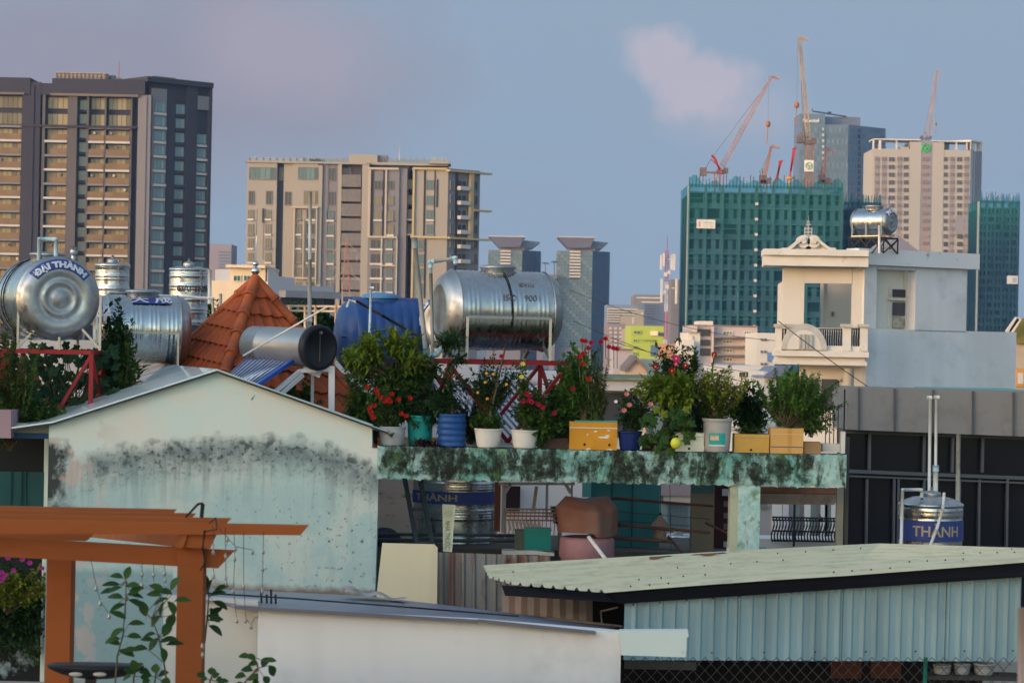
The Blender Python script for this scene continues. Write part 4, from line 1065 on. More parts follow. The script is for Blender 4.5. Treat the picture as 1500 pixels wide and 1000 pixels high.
def stand(label,c,ax,nrm,hx,hy,zt,zb,m,bar=.05,name='tank_stand',nb=1,group='steel tank stands'):
    c=Vector((c.x,c.y,0)); t_=thing(name,label,'tank stand',c+Vector((0,0,zb)),group)
    cs=[c+ax*(i*hx)+nrm*(j*hy) for i,j in ((-1,1),(1,1),(1,-1),(-1,-1))]
    b=MB()
    for k in range(4): b.bar(cs[k]+Vector((0,0,zt-bar/2)),cs[(k+1)%4]+Vector((0,0,zt-bar/2)),bar)
    b.build('top_frame',m,t_)
    for p in cs: b=MB(); b.bar(p+Vector((0,0,zb)),p+Vector((0,0,zt-bar)),bar*.98,None,0,(0,1,0)); b.build('leg',m,t_)
    b=MB()
    for k in range(4):
        p,q=cs[k],cs[(k+1)%4]
        for i in range(nb if k%2==0 else 1):
            n_=nb if k%2==0 else 1
            a,d=p+(q-p)*(i/n_),p+(q-p)*((i+1)/n_)
            md=(a+d)/2
            if nb>1 or k%2: b.bar(a+Vector((0,0,zb)),d+Vector((0,0,zt-bar)),bar*.7); b.bar(a+Vector((0,0,zt-bar)),d+Vector((0,0,zb)),bar*.65)
            else: b.bar(a+Vector((0,0,zt-bar)),md+Vector((0,0,zb)),bar*.75); b.bar(d+Vector((0,0,zt-bar)),md+Vector((0,0,zb)),bar*.75)
    b.build('brace',m,t_)
    return t_
def vtank(label,px,y0,y1,r_px,Y,band=None,text=None,pipes=False,name='water_tank',txt_ang=0.0,group='standing steel tanks',dome=.3,plain=True):
    R=r_px*S(Y); top=W(px,y0,Y); bot=W(px,y1,Y); h=top.z-bot.z
    t_=thing(name,label,'water tank',(top.x,Y,bot.z),group); b=MB()
    pr=[(R,0)]; N_=int(h/.014)
    per=R*.62
    for i in range(1,N_):
        z=h*i/N_; u=(z/per)%1
        r=R+(.010*abs(sin(u*pi*10)) if u<.42 else 0)
        if band and band[0]<z/h<band[1]: r=R+.004
        if z>h-R*dome*.9: break
        pr.append((r,z))
    z0=pr[-1][1]
    pr+=[(R+.014,z0+.01),(R+.014,z0+.03),(R*.98,z0+.05),(R*.85,z0+(h-z0)*.55),(R*.6,z0+(h-z0)*.82),(R*.3,h-.01),(R*.28,h),(.001,h)]
    o=Vector((top.x,Y,bot.z)); b.lathe(pr,o,(0,0,1),48); bo=b.build('body',ST,t_)
    b=MB(); b.lathe([(R*.30,0),(R*.32,.03),(R*.30,.05),(R*.1,.075),(.001,.075)],o+Vector((0,0,h-.01)),(0,0,1),24); b.cyl(o+Vector((0,0,h)),o+Vector((0,0,h+.11)),.02,.02,8); b.build('lid',STd,t_)
    if band:
        b=MB(); b.lathe([(R+.0145,h*band[0]),(R+.0145,h*band[1])],o,(0,0,1),48); b.build('printed_band',BLUEB,bo)
    if text:
        b=MB(); tz,ts,tm=text[1],text[2],text[3]
        def f(x,y,z): a=txt_ang+x/R; rr=R+.019+z; return o+Vector((sin(a)*rr,-cos(a)*rr,h*tz+y))
        put_text(b,text[0],ts,f,0,.003,.003,text[4] if len(text)>4 else 1); b.build('lettering',tm,bo)
    return t_,o,R,h
DKL=M('dark print letters',(.10,.11,.13),.5); GOLDL=M('tan print letters',(.42,.35,.22),.45,.2)

# 1: big tank at the left edge, its round end towards us
Y1=30.9; c1=W(88,437,Y1); ax1=Vector((cos(radians(-66)),sin(radians(-66)),0))
t1,c_,ax_,nr_=htank('big steel water tank with blue printed arc on its round end, at the left edge',c1-ax1*.75,.535,1.25,-66,.15,'ĐẠI THÀNH',1,.56,arc_span=radians(52),band_r=(.70,.95),groups=3)
for k in (0,1): 
    b=MB(); p=[c_+ax_*(-.1-.14*k)+Vector((0,0,.0))+Vector((0,0,cos(a)*.555))+nr_*(sin(a)*.555) for a in [radians(x) for x in range(0,150,10)]]
    b.tube(p,.008,6); b.build('cable',CAB,t1)
b=MB(); q=c_+ax_*(.25)+Vector((.05,0,.5)); b.tube([q,q+Vector((0,0,.28)),q+Vector((-.22,0,.28)),q+Vector((-.22,.0,-.3))],.028,10); b.build('overflow_pipe',BP,t1)
b=MB(); q=c_+ax_*.52+Vector((0,0,.50)); b.cyl(q+Vector((.22,0,-.02)),q+Vector((.22,0,.12)),.035); b.cyl(q+Vector((.22,0,.08)),q+Vector((.22,0,.18)),.05); b.build('float_valve',STd,t1)
zt1=W(80,512,Y1).z
cf=W(83,512,Y1+.25)
b=MB()
for sx in (-1,1):
    xx=c1.x+sx*.53
    b.bar((xx,c1.y-.02,zt1),(xx,c1.y-.02,c1.z+.05),.032); b.bar((xx,c1.y-.02,zt1+.02),(c1.x+sx*.3,c1.y-.02,zt1+.27),.03)
    b.bar((xx-.5,c1.y+1.15,zt1),(xx-.5,c1.y+1.15,c1.z+.05),.032); b.bar((xx,c1.y-.02,c1.z+.04),(xx-.5,c1.y+1.15,c1.z+.04),.03)
b.bar((c1.x,c1.y,zt1),(c1.x,c1.y,c1.z-.5),.03)
b.build('cradle',STp,t1)
stand('dark red braced steel stand under the big lettered tank at the left edge',W(83,512,31.45),Vector((1,0,0)),Vector((0,-1,0)),.57,.62,zt1,zt1-1.05,REDP,.055)

# 2: long steel tank with ISO 9001 print above the flowers
Y2=31.2; c2=W(728,455,Y2)
t2,c_,ax_,nr_=htank('long polished steel water tank with embossed number print above the flower pots',c2,.515,1.26,19,.17,None,1,.62,groups=4,body_text=[('ISO   9001',18,.12,.18,M('faint print',(.22,.21,.2),.4,.6)),('(ĐTN)',40,.08,.26,M('faint print',(.22,.21,.2)))])
b=MB(); 
pts=[c_+ax_*(.0+.05*i/14)+Vector((0,0,cos(a)*.535))+nr_*(sin(a)*.535) for i,a in enumerate([radians(x) for x in range(-10,125,9)])]
b.tube(pts,.010,6); b.build('cable',CAB,t2)
zt2=W(745,527,Y2).z
cradle(t2,c_,ax_,nr_,.515,1.2,zt2,STp,.035,-.18)
stand('dark red braced steel stand under the long polished tank',c2,ax_,nr_,.80,.52,zt2,zt2-1.05,REDP,.06)
b=MB(); b.tube([W(667,388,31),W(667,378,31),W(630,384,31),W(631,400,31),W(634,520,31),W(632,600,31)],.024,10,0); b.build('overflow_pipe',PG,t2)
b=MB(); b.tube([W(636,382.5,31),W(630,384,31),W(631,392,31)],.032,10); b.build('pipe_elbow',BP,t2); b=MB(); b.tube([W(660,379,31),W(667,378,31),W(667.3,386,31)],.032,10); b.build('pipe_elbow',BP,t2)
# leaning grey pipe and blue pvc elbow beside it
b=MB(); b.cyl(W(607,352,31),W(627,545,31),.030,.034,10); b.cyl(W(627,545,31),W(629,640,31),.03,.03,10); b.cyl(W(607,348,31),W(607.6,364,31),.040,.040,10)
pp=thing('standpipe','grey leaning standpipe with pale blue elbow left of the long polished tank','pipe',W(629,640,31)); b.build('pipe',PG,pp)
b=MB(); b.cyl(W(624.5,510,31),W(626,530,31),.045,.045,12); b.tube([W(625.5,522,31),W(640,519,31),W(650,505,31)],.038,10); b.build('elbow',BP,pp)
# 3: lying tank with Chinese print
Y3=33.5; c3=W(208,482,Y3)
t3_,c_,ax_,nr_=htank('lying steel tank with white characters on a blue patch, behind the leafy shrub',c3,.475,.98,16,.16,'TÂN MỸ',-1,.5,groups=4,arc_span=radians(80))
b=MB(); 
def f3(x,y,o): 
    a=radians(52)+y/.475; return c_+ax_*x+Vector((0,0,sin(a)*(.487+o)))+nr_*(cos(a)*(.487+o))
b.grid(lambda u,v: f3(-.16+.50*u,-.05+.14*v,.006),16,6,0,True); pb=b.build('printed_band',BLUEB,t3_)
b=MB(); put_text(b,'大 成',.17,lambda x,y,z: f3(x+.09,y*.8+.02,.012+z),0,.003,.004,1.5); b.build('lettering',LET,pb)
cradle(t3_,c_,ax_,nr_,.475,.95,c3.z-.62,STp,.03,-.1)
# 4 & 5 standing tanks
vtank('standing steel tank behind the big lettered tank, left of the other standing one',165,384,440,24.5,37,group='standing steel tanks at the left')
vtank('standing steel tank printed with grey letters, right above the lying one',277,389,476,28,36,text=('ĐẠI THÀNH',.60,.13,DKL),txt_ang=.75,group='standing steel tanks at the left')
b=MB(); b.tube([W(160,434,33.4),W(160,429,33.4),W(312,437,34.5),W(312,470,34.6)],.018,8); b.cyl(W(323,430,34.6),W(323,475,34.6),.025,.025,8); b.cyl(W(307,395,35.8),W(307,445,35.8),.03,.03,8)
single(b,'water_pipe',WP,'thin white water pipe running above the lying steel tank','pipe')
# support ledge for the left tanks
b=MB(); f_=Face(200,35,0); f_.box(b,-60,500,330,600,-6,0,0); single(b,'roof_terrace',M('pale terrace wall',(.52,.49,.47),.85,0,.08,.7,dirt=((.25,.24,.23),2,.6,.7,.5)),'pale terrace wall behind and below the steel tanks at the left','wall')
# 6 tank on white house
c6=W(1280,325,60)
t6,c_,ax_,nr_=htank('polished tank with blue lettered arc on black stand atop the white town house',c6,.335,.86,-40,.11,'ROSSI',1,.55,groups=1,hatch=True,arc_span=radians(60),band_r=(.66,.97))
b=MB()
for i,(dx) in enumerate((-.42,-.02,.42)):
    p=c_+ax_*dx+nr_*.34; b.bar((p.x,p.y,c_.z-.02),(p.x,p.y,c_.z-.40),.035)
p=c_-ax_*.44+nr_*.34; q=c_+ax_*.44+nr_*.34; b.bar(p,q,.03); b.bar(p-Vector((0,0,.37)),q-Vector((0,0,.37)),.03)
b.build('cradle',STp,t6)
stand('black lattice steel stand on the roof of the white town house',c6,ax_,nr_,.50,.34,c6.z-.40,c6.z-.80,BLKP,.035,nb=3)
b=MB(); p=W(1281,345,59.5); b.tube([W(1288,330,59.4),W(1288,371,59.4)],.03,8); single(b,'drain_pipe',WP,'white downpipe in front of the black rooftop stand','pipe')
b=MB(); b.cyl(W(1302,312,60.2),W(1302,288,60.2),.02,.02,6); b.bar(W(1299,300,60.2),W(1305,300,60.2),.03); single(b,'roof_aerial',M('aerial blue grey',(.2,.25,.4)),'small aerial rising above the tank on the white house','aerial')
# 7 tank partly hidden with white end
c7=W(650,470,34); htank('steel tank with a blue lettered arc half hidden behind the long polished tank',c7+Vector((.25,.5,0)),.40,1.0,62,.14,'ĐẠI THÀNH',-1,.5,groups=2,endmat=M('pale dull end',(.55,.5,.45),.4,.6),hatch=False,arc_span=radians(110))  # end cap paler and warmer than the other tanks' caps
# 8 blue plastic tank
BLP=M('blue plastic',(.012,.055,.20),.42,0,.12,2.5,spec=.5,dirt=((.05,.10,.22),3,.52,.75,.5)); BLP2=M('pale blue lid plastic',(.10,.24,.40),.45,0,.1,4)
c8=W(556,492,35); t8=thing('water_tank','ribbed blue plastic water tank with a round pale blue lid','water tank',c8-Vector((0,0,.6)))
b=MB(); ax8=Vector((cos(radians(14)),sin(radians(14)),0))
pr=[(.001,-.66),(.2,-.65),(.38,-.61),(.48,-.52),(.53,-.42)]
for i in range(60): 
    x=-.42+.95*i/59; pr.append((.545+.014*abs(sin((x+.42)*pi*7.4)),x))
pr+=[(.48,.60),(.38,.67),(.2,.71),(.001,.72)]
b.lathe(pr,c8,ax8,48); b.box(c8+Vector((0,-.02,.0)),(1.1,1.1,.03)); b.build('body',BLP,t8)
b=MB(); b.lathe([(.27,-.12),(.26,.05),(.25,.06)],c8+Vector((.0,0,.5)),(0,0,1),30,0); b.lathe([(.275,.05),(.275,.09),(.2,.125),(.05,.14),(.001,.14)],c8+Vector((0,0,.5)),(0,0,1),30,1); b.build('lid',[BLP,BLP2],t8)
b=MB(); b.box(c8+Vector((-.38,0,.53)),(.32,.1,.07)); b.box(c8+Vector((.42,0,.54)),(.36,.1,.05)); b.build('lug',BLP,t8)
b=MB(); b.tube([W(508,450,34.2),W(512,440,34.2),W(527,444,34.2)],.018,8,1); b.tube([W(522,441,34.1),W(560,462,34.0),W(612,492,34.0)],.02,8,0); b.build('hose',[CAB,WP],t8)
b=MB(); b.cyl(W(541,500,33.6),W(543.5,421,33.6),.018,.018,8); b.cyl(W(539.5,421,33.6),W(547.5,422,33.6),.02,.02,8); single(b,'vent_pipe',M('pale blue white pipe',(.55,.65,.72),.5,0,.2,6),'thin upright pale vent pipe with a cross top before the blue plastic tank','pipe')
stand('dark red low frame under the blue plastic tank',c8,ax8,Vector((ax8.y,-ax8.x,0)),.62,.42,c8.z-.57,c8.z-1.6,REDP,.05)
b=MB(); b.ball(W(590,451,36.5),.115,16,10,0,(1.5,1,.8)); single(b,'floodlight_globe',M('globe white',(.7,.66,.62),.4),'round pale globe behind the right end of the blue plastic tank','globe lamp')
b=MB(); f_=Face(600,38,0); f_.box(b,490,530,700,640,-4,0,0); f_.box(b,640,565,800,700,-4.2,-.5,0); f_.down(b,490,545,860,-3,-.6,0); single(b,'roof_terrace',M('white terrace wall',(.60,.58,.58),.85,0,.05,.7),'white terrace wall behind the flowers and the blue plastic tank','wall')
# thanh tank in front of the glass building
t9,o9,R9,h9=vtank('standing steel tank with a blue lettered band and two tall pipes, before the dark glass',1364,725,840,46,31.5,band=(.44,.70),text=('THÀNH',.56,.19,GOLDL,.95),txt_ang=.03,group=None,dome=.36)
b=MB(); b.cyl(W(1361,727,31.5),W(1362.6,584,31.5),.021,.021,10); b.cyl(W(1370,727,31.5),W(1371.6,584,31.5),.02,.02,10); b.cyl(W(1370,727,31.5),W(1370.8,685,31.5),.034,.034,10); b.cyl(W(1358,582,31.5),W(1365,582.4,31.5),.026,.026,8); b.cyl(W(1368,581.5,31.5),W(1376,582,31.5),.026,.026,8); b.build('vent_pipe',WP,t9)
b=MB(); b.cyl(W(1370.6,690,31.5),W(1370.8,681,31.5),.042,.042,10); b.build('pipe_joint',BP,t9)
b=MB(); b.tube([W(1350,728,31.3),W(1350,717,31.3),W(1322,717,31.0),W(1320,800,31.0)],.022,8); b.tube([W(1383,722,31.1),W(1381,745,30.95),W(1372,775,30.93),W(1362,800,30.93)],.02,8); b.build('water_pipe',WP,t9)
b=MB(); b.cyl(W(1402,800,32.2),W(1404,634,32.2),.03,.03,10); single(b,'standpipe',M('old cream pipe',(.40,.38,.32),.7,0,.3,6,dirt=((.12,.11,.09),8,.55,.7,.8)),'stained cream upright pipe right of the lettered tank, before the dark glass','pipe')

# ---- orange tiled pyramid roof -------------------------------------------------------
TILE=M('terracotta tile',(.36,.075,.022),.7,0,.22,1.2,dirt=((.20,.05,.03),2.6,.48,.7,.75),bmp=.15)
TILEC=M('terracotta cap',(.40,.095,.032),.7,0,.2,2,dirt=((.22,.06,.03),3,.5,.7,.6))
ap=W(374,409,34); 
def hipcorner(px,py,Y): return W(px,py,Y)
k1=hipcorner(175,600,34.4); k2=hipcorner(300,640,31.6); k3=hipcorner(590,665,33.6); k4=W(440,640,37)
tr=thing('tiled_roof','orange clay tiled pyramid roof with steel ball finial','roof',Vector((ap.x,ap.y,k3.z)))
def tileface(mb,a,l,r_,rows,colw=.19):
    a,l,r_=Vector(a),Vector(l),Vector(r_); nr=(l-a).cross(r_-a).normalized()
    if nr.y>0 and nr.z<0: nr=-nr
    if nr.z<0: nr=-nr
    hor=(r_-l).normalized()
    for k in range(rows):
        t0,t1=k/rows,(k+1.12)/rows
        L0,R0=a+(l-a)*t0,a+(r_-a)*t0; L1,R1=a+(l-a)*min(1.02,t1),a+(r_-a)*min(1.02,t1)
        n=max(2,int((R1-L1).length/colw*8))
        vs=[]
        for i in range(n+1):
            u=i/n
            for (A_,B_2,lift) in ((L0,R0,.0),(L1,R1,.045)):
                p=A_+(B_2-A_)*u; s_=(p-a).dot(hor)
                wv=.028*max(-.3,sin(s_*2*pi/colw))
                vs.append(p+nr*(wv+lift))
            p=L1+(R1-L1)*u; s_=(p-a).dot(hor); vs.append(p+nr*(.028*max(-.3,sin(s_*2*pi/colw))+.015))
        fs=[]
        for i in range(n):
            fs.append((i*3,i*3+1,i*3+4,i*3+3)); fs.append((i*3+1,i*3+2,i*3+5,i*3+4))
        mb.add(vs,fs,0,False)
b=MB(); tileface(b,ap,k1,k2,9); b.build('tile_slope',TILE,tr)
b=MB(); tileface(b,ap,k2,k3,9); b.build('tile_slope',TILE,tr)
b=MB(); b.add([ap,k1,k4,k3],[(0,1,2),(0,2,3)]); b.build('back_slope',TILE,tr)
for kk,rr in ((k1,.060),(k2,.085),(k3,.075)):
    b=MB(); n=8
    for i in range(n):
        p,q=ap+(kk-ap)*(i/n),ap+(kk-ap)*((i+1.08)/n); d=(kk-ap).normalized()
        b.cyl(p+Vector((0,0,.02)),q+Vector((0,0,.03)),rr*.82,rr,14); b.cyl(q-d*.04+Vector((0,0,.03)),q+Vector((0,0,.03)),rr*1.12,rr*1.12,14)
    b.build('hip_cap',TILEC,tr)
b=MB(); b.cyl(ap-Vector((0,0,.12)),ap+Vector((0,0,.06)),.11,.05,10); b.build('mortar_cap',M('mortar',(.25,.19,.13),.9),tr)
b=MB(); b.ball(ap+Vector((0,0,.12)),.062,20,12); b.ball(ap+Vector((0,0,.22)),.042,18,10); b.cyl(ap+Vector((0,0,.22)),ap+Vector((.01,0,1.0)),.005,.003,6); b.build('finial',steel('mirror steel',.08),tr)
# second lower tiled slope glimpsed at the left behind the stand
b=MB(); tileface(b,W(150,528,35),W(62,640,34),W(300,640,33.6),7); single(b,'tiled_roof',TILE,'low orange tiled slope glimpsed behind the red stand at the left','roof')

# ---- solar water heater -----------------------------------------------------------
Ys=31.8; sh=thing('solar_heater','solar water heater with black round end and blue tube panel beside the tiled roof','solar heater',W(440,560,Ys))
a0,a1=W(372,505,32.6),W(464,509,31.6); axs=(a1-a0).normalized()
b=MB(); b.lathe([(.001,0),(.25,0),(.26,.01),(.255,.3),(.262,.31),(.262,.33),(.255,.34),(.258,(a1-a0).length)],a0,axs,40); b.build('tank_body',M('dull zinc',(.38,.38,.38),.38,.7,.12,2,dirt=((.16,.12,.09),2,.55,.7,.6)),sh)
b=MB(); b.lathe([(.262,-.02),(.298,-.02),(.305,.02),(.30,.06),(.28,.085),(.24,.085),(.235,.07),(.001,.07)],a1,axs,40); b.cyl(a1+axs*.07+Vector((0,0,.2)),a1+axs*.1+Vector((0,0,.2)),.02,.02,10,1); b.box(a1+axs*.074+Vector((-.01,0,0)),(.02,.006,.36),0,2); b.build('end_cap',[M('black plastic cap',(.018,.018,.022),.45,0,.2,3),STp,M('cap stain',(.12,.10,.07),.8)],sh)
b=MB()
g0,g1,g2,g3=W(362,524,32.3),W(432,524,31.8),W(376,562,31.0),W(330,553,31.3)
n=12
for i in range(n):
    u=i/(n-1); p=g0+(g1-g0)*u; q=g3+(g2-g3)*u; b.cyl(p,q+(q-p)*.5,.0105,.0105,8)
bk=MB(); dn_=Vector((0,.01,-.018)); bk.prism([g0+dn_,g1+dn_,g1+(g2-g1)*1.5+dn_,g0+(g3-g0)*1.5+dn_],(0,.0,-.012)); bk.build('back_sheet',M('white back sheet',(.6,.62,.66),.5),sh)
b.build('glass_tubes',M('dark blue vacuum tube',(.10,.13,.28),.12,.3,.2,3,spec=1),sh)
b=MB(); b.bar(g1+Vector((.03,0,0)),g2+Vector((.03,0,0))+(g2-g1)*.4,.05,.05); b.build('panel_edge',M('blue aluminium edge',(.02,.10,.42),.4),sh)
b=MB()
AL=M('white steel bracket',(.62,.62,.64),.5,.1,.06,3)
leg=W(484,545,31.7)
b.bar(W(486,536,31.7),W(485.5,640,31.7),.08,.05); b.bar(W(440,543,31.6),W(486,541,31.7),.06,.05); b.bar(W(440,543,31.6),W(385,588,31.2),.05,.05); b.bar(W(444,549,31.6),W(395,592,31.2),.03,.05); b.bar(W(458,545,32),W(457,610,32.1),.04,.04); b.bar(W(445,538,31.8),W(470,548,31.8),.09,.1)
b.build('bracket',AL,sh)
b=MB(); b.cyl(W(356,521,31.0),W(480,449,31.0),.013,.013,8); single(b,'pole',WP,'thin pale pole lying slanted across the solar heater drum','pole')
b=MB(); b.cyl(W(453,520,34.5),W(454,380,34.5),.035,.028,10); b.cyl(W(454,380,34.5),W(454.5,281,34.5),.026,.024,10); b.box(W(453,466,34.4),(.09,.09,.10)); single(b,'steel_pole',M('galvanised pole',(.48,.46,.43),.5,.3,.1,4),'tall galvanised pole rising behind the solar heater','pole')
# rail fence and hedge beyond the heater
fx=thing('railing','thin pipe railing behind the solar heater pole','railing',W(440,500,60))
b=MB()
for y in (448,455): b.cyl(W(420,y,60),W(500,y+1,60),.03,.03,6)
for x in (424,447,462,492): b.cyl(W(x,447,60),W(x,500,60),.04,.04,6)
b.build('rail',M('warm rail paint',(.52,.40,.30),.6),fx)
b=MB(); f_=Face(460,64,0); f_.down(b,300,474,520,-8,0,0,False); single(b,'flat_roof_house',M('dark grey wall',(.16,.17,.17),.85,0,.2,1),'dark low flat roofed house behind the pipe railing','house')  # plain dark grey wall colour
# second tube panel behind the flowers
b=MB(); sp_=thing('solar_collector','blue vacuum tube solar panel seen slanting behind the flower pots','solar panel',W(700,640,32))
for i in range(17):
    x=624+i*9.5; b.cyl(W(x,560+max(0,(6-i))*0,32.4),W(x+76,648,31.2),.015,.015,8)
b.build('glass_tubes',M('pale blue vacuum tube',(.12,.16,.36),.14,.3,.2,3,spec=1),sp_)
b=MB(); b.bar(W(618,561,32.5),W(790,561,32.5),.06); b.bar(W(690,650,31.2),W(862,650,31.2),.05); b.build('manifold',M('white steel bracket',(.62,.62,.64)),sp_)
# ================================================================= gable house and its neighbours
YG=30.0; K30=F/30
def fb(mb,x0,y0,x1,y1,Y,dep=.1,m=0):
    """upright box whose front face fills the picture rectangle at depth Y"""
    cx,cy=LV((x0+x1)/2,(y0+y1)/2); s_=Y/F
    mb.box(((cx-750)*s_,Y+dep/2,H+(500-cy)*s_),((x1-x0)*s_,dep,(y1-y0)*s_),0,m)
def pp_(mb,pts,Y,dep,m=0): mb.prism([W(x,y,Y) for x,y in pts],(0,dep,0),m)
def picuv(nt,Y):
    """level picture-pixel units on a plane at depth Y, from world position"""
    sp=nt.nodes.new('ShaderNodeSeparateXYZ'); link(nt,geopos(nt),sp.inputs[0])
    u=mth(nt,'MULTIPLY_ADD',sp.outputs[0],F/Y,750); v=mth(nt,'MULTIPLY_ADD',mth(nt,'SUBTRACT',H,sp.outputs[2]),F/Y,500)
    return u,v
def gable_mat():
    m,nt,b=nmat('mildewed pale teal plaster'); b.inputs['Roughness'].default_value=.85; b.inputs['Specular IOR Level'].default_value=.25
    u,v=picuv(nt,YG); pos=geopos(nt)
    nA=noise(nt,pos,.9,5,.6); nB=noise(nt,pos,3.5,6,.65); nC=noise(nt,pos,14,5,.6); nD=noise(nt,pos,5.5,2,.5); nE=noise(nt,pos,30,4,.6)
    nS=noise(nt,coords(nt,'Object',(9,9,1.1)),1,5,.6)
    up=ramp(nt,v,640,760)      # 0 at the top of the gable, 1 low down
    c=mixc(nt,ramp(nt,nA,.38,.62),(.55,.65,.59),(.66,.66,.59))
    c=mixc(nt,mth(nt,'MULTIPLY',ramp(nt,nA,.45,.7),ramp(nt,v,560,700,.9,.2)),c,(.64,.57,.48))
    c=mixc(nt,mth(nt,'MULTIPLY',up,ramp(nt,nB,.34,.52)),c,(.46,.60,.58))
    c=mixc(nt,mth(nt,'MULTIPLY',up,ramp(nt,nA,.46,.56,0,.85)),c,(.70,.70,.62))
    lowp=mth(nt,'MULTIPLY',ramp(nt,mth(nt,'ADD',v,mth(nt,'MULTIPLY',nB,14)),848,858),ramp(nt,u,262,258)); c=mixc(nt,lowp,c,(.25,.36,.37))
    c=mixc(nt,mth(nt,'MULTIPLY',ramp(nt,v,670,720),.38),c,(.22,.33,.33))  # wall darkened from mid height down: a light gradient put into the colour
    # arc of mildew
    d=mth(nt,'SUBTRACT',u,405); dp=mth(nt,'MAXIMUM',d,0); dn_=mth(nt,'MINIMUM',d,0)
    v0=mth(nt,'ADD',mth(nt,'MULTIPLY',mth(nt,'MULTIPLY',dp,dp),.00175),mth(nt,'MULTIPLY',mth(nt,'MULTIPLY',dn_,dn_),.0004)); v0=mth(nt,'ADD',v0,662)
    dv=mth(nt,'SUBTRACT',v,v0); dv=mth(nt,'ADD',dv,mth(nt,'MULTIPLY',mth(nt,'SUBTRACT',nD,.5),26))
    above=ramp(nt,dv,-22,0); below=ramp(nt,dv,6,48,1,0)
    band=mth(nt,'MULTIPLY',above,below); band=mth(nt,'MULTIPLY',band,ramp(nt,u,110,150))
    c=mixc(nt,mth(nt,'MULTIPLY',band,ramp(nt,nB,.25,.55,.35,.95)),c,(.15,.19,.19))
    drip=mth(nt,'MULTIPLY',mth(nt,'MULTIPLY',above,ramp(nt,dv,10,95,1,0)),ramp(nt,noise(nt,coords(nt,'Object',(11,11,.7)),1,4,.6),.48,.66))
    c=mixc(nt,mth(nt,'MULTIPLY',drip,.75),c,(.17,.21,.21))
    spots=mth(nt,'MULTIPLY',band,mth(nt,'MAXIMUM',ramp(nt,nC,.53,.64),ramp(nt,nD,.555,.64,0,.85)))
    c=mixc(nt,mth(nt,'MULTIPLY',spots,.92),c,(.035,.042,.04))
    # loose speckle over the lower wall, stronger to the right
    low=mth(nt,'MULTIPLY',ramp(nt,v,690,770),ramp(nt,u,250,520,.35,1))
    c=mixc(nt,mth(nt,'MULTIPLY',low,ramp(nt,nS,.50,.72,0,.40)),c,(.27,.35,.35))
    c=mixc(nt,mth(nt,'MULTIPLY',low,ramp(nt,nC,.59,.67,0,.85)),c,(.07,.09,.09))
    # black mould down the left edge
    le=mth(nt,'ADD',ramp(nt,u,70,150,1,0),mth(nt,'MULTIPLY',mth(nt,'SUBTRACT',nB,.5),1.6)); le=mth(nt,'MULTIPLY',le,mth(nt,'MULTIPLY',ramp(nt,v,620,670),ramp(nt,v,760,860,1,.15)))
    c=mixc(nt,ramp(nt,le,.55,.85),c,(.045,.05,.05))
    pk=mth(nt,'MULTIPLY',ramp(nt,u,190,120),ramp(nt,noise(nt,pos,2.4,3),.54,.60)); c=mixc(nt,mth(nt,'MULTIPLY',pk,.6),c,(.55,.40,.34))
    # broken brown plaster at the foot
    fo=mth(nt,'ADD',v,mth(nt,'MULTIPLY',mth(nt,'SUBTRACT',nB,.5),30)); fo=mth(nt,'ADD',fo,mth(nt,'MULTIPLY',u,-.02))
    c=mixc(nt,mth(nt,'MULTIPLY',ramp(nt,fo,852,864),ramp(nt,u,250,300)),c,(.20,.15,.13))
    link(nt,c,b.inputs['Base Color']); bump(nt,b,mth(nt,'ADD',nB,mth(nt,'MULTIPLY',nE,.4)),.5,.02)
    return m
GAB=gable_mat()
gh=thing('gable_house','mildewed pale teal plaster house end with low pitched glossy sheet roof','house',(W(318,500,30).x,31,0))
b=MB(); P_=[(72,618),(318,543),(545,622),(545,656),(556,657),(549,880)]
pts=[W(x,y,YG) for x,y in P_]; pts=[Vector((pts[0].x-.02,YG,0))]+pts+[Vector((pts[-1].x,YG,0))]
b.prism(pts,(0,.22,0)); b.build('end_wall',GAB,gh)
b=MB()    # side wall on the right and body going back
dR=Vector((-.31,.95,0))
rs=W(545,640,YG+.22); ls=W(80,640,YG+.22)
b.prism([Vector((rs.x-.2,rs.y,0)),Vector((rs.x,rs.y,0)),rs,Vector((rs.x-.2,rs.y,rs.z))],dR*4.3); b.prism([Vector((ls.x,ls.y,0)),Vector((ls.x+.2,ls.y,0)),Vector((ls.x+.2,ls.y,ls.z)),ls],dR*4.3)
b.build('side_wall',M('pale teal side',(.45,.56,.54),.85,0,.1,1),gh)
def roofsheet_mat():
    m,nt,b=nmat('glossy pale teal roof sheet'); v=coords(nt); n_=noise(nt,v,1.2,3); 
    c=mixc(nt,ramp(nt,n_,.4,.6),(.66,.76,.78),(.72,.80,.83)); link(nt,c,b.inputs['Base Color']); b.inputs['Roughness'].default_value=.05; b.inputs['Metallic'].default_value=0; b.inputs['Specular IOR Level'].default_value=.55  # pale base colour stands in for the bright sky mirrored in the sheet
    return m
b=MB(); vec=dR*4.5
for pl in ([(14,628),(78,619)],[(78,619),(318,542.5)]):
    p,q=W(*pl[0],YG-.09),W(*pl[1],YG-.09); b.prism([p,q,q+vec,p+vec],(0,0,.02))
for t_ in (.33,.66):
    p=W(78,619,YG-.09)+vec*t_+Vector((0,0,.022)); q=W(318,542.5,YG-.09)+vec*t_+Vector((0,0,.022)); b.bar(p,q,.012,.006,1)
b.build('roof_slope',[roofsheet_mat(),M('sheet lap line',(.2,.25,.26),.5)],gh)
b=MB(); p,q=W(318,542.5,YG-.09),W(568,633.5,YG-.09); b.prism([p,q,q+vec,p+vec],(0,0,.02)); b.build('roof_slope',M('teal roof sheet',(.35,.44,.45),.3,.2),gh)
b=MB(); DK=M('dark rake trim',(.03,.035,.04),.6)
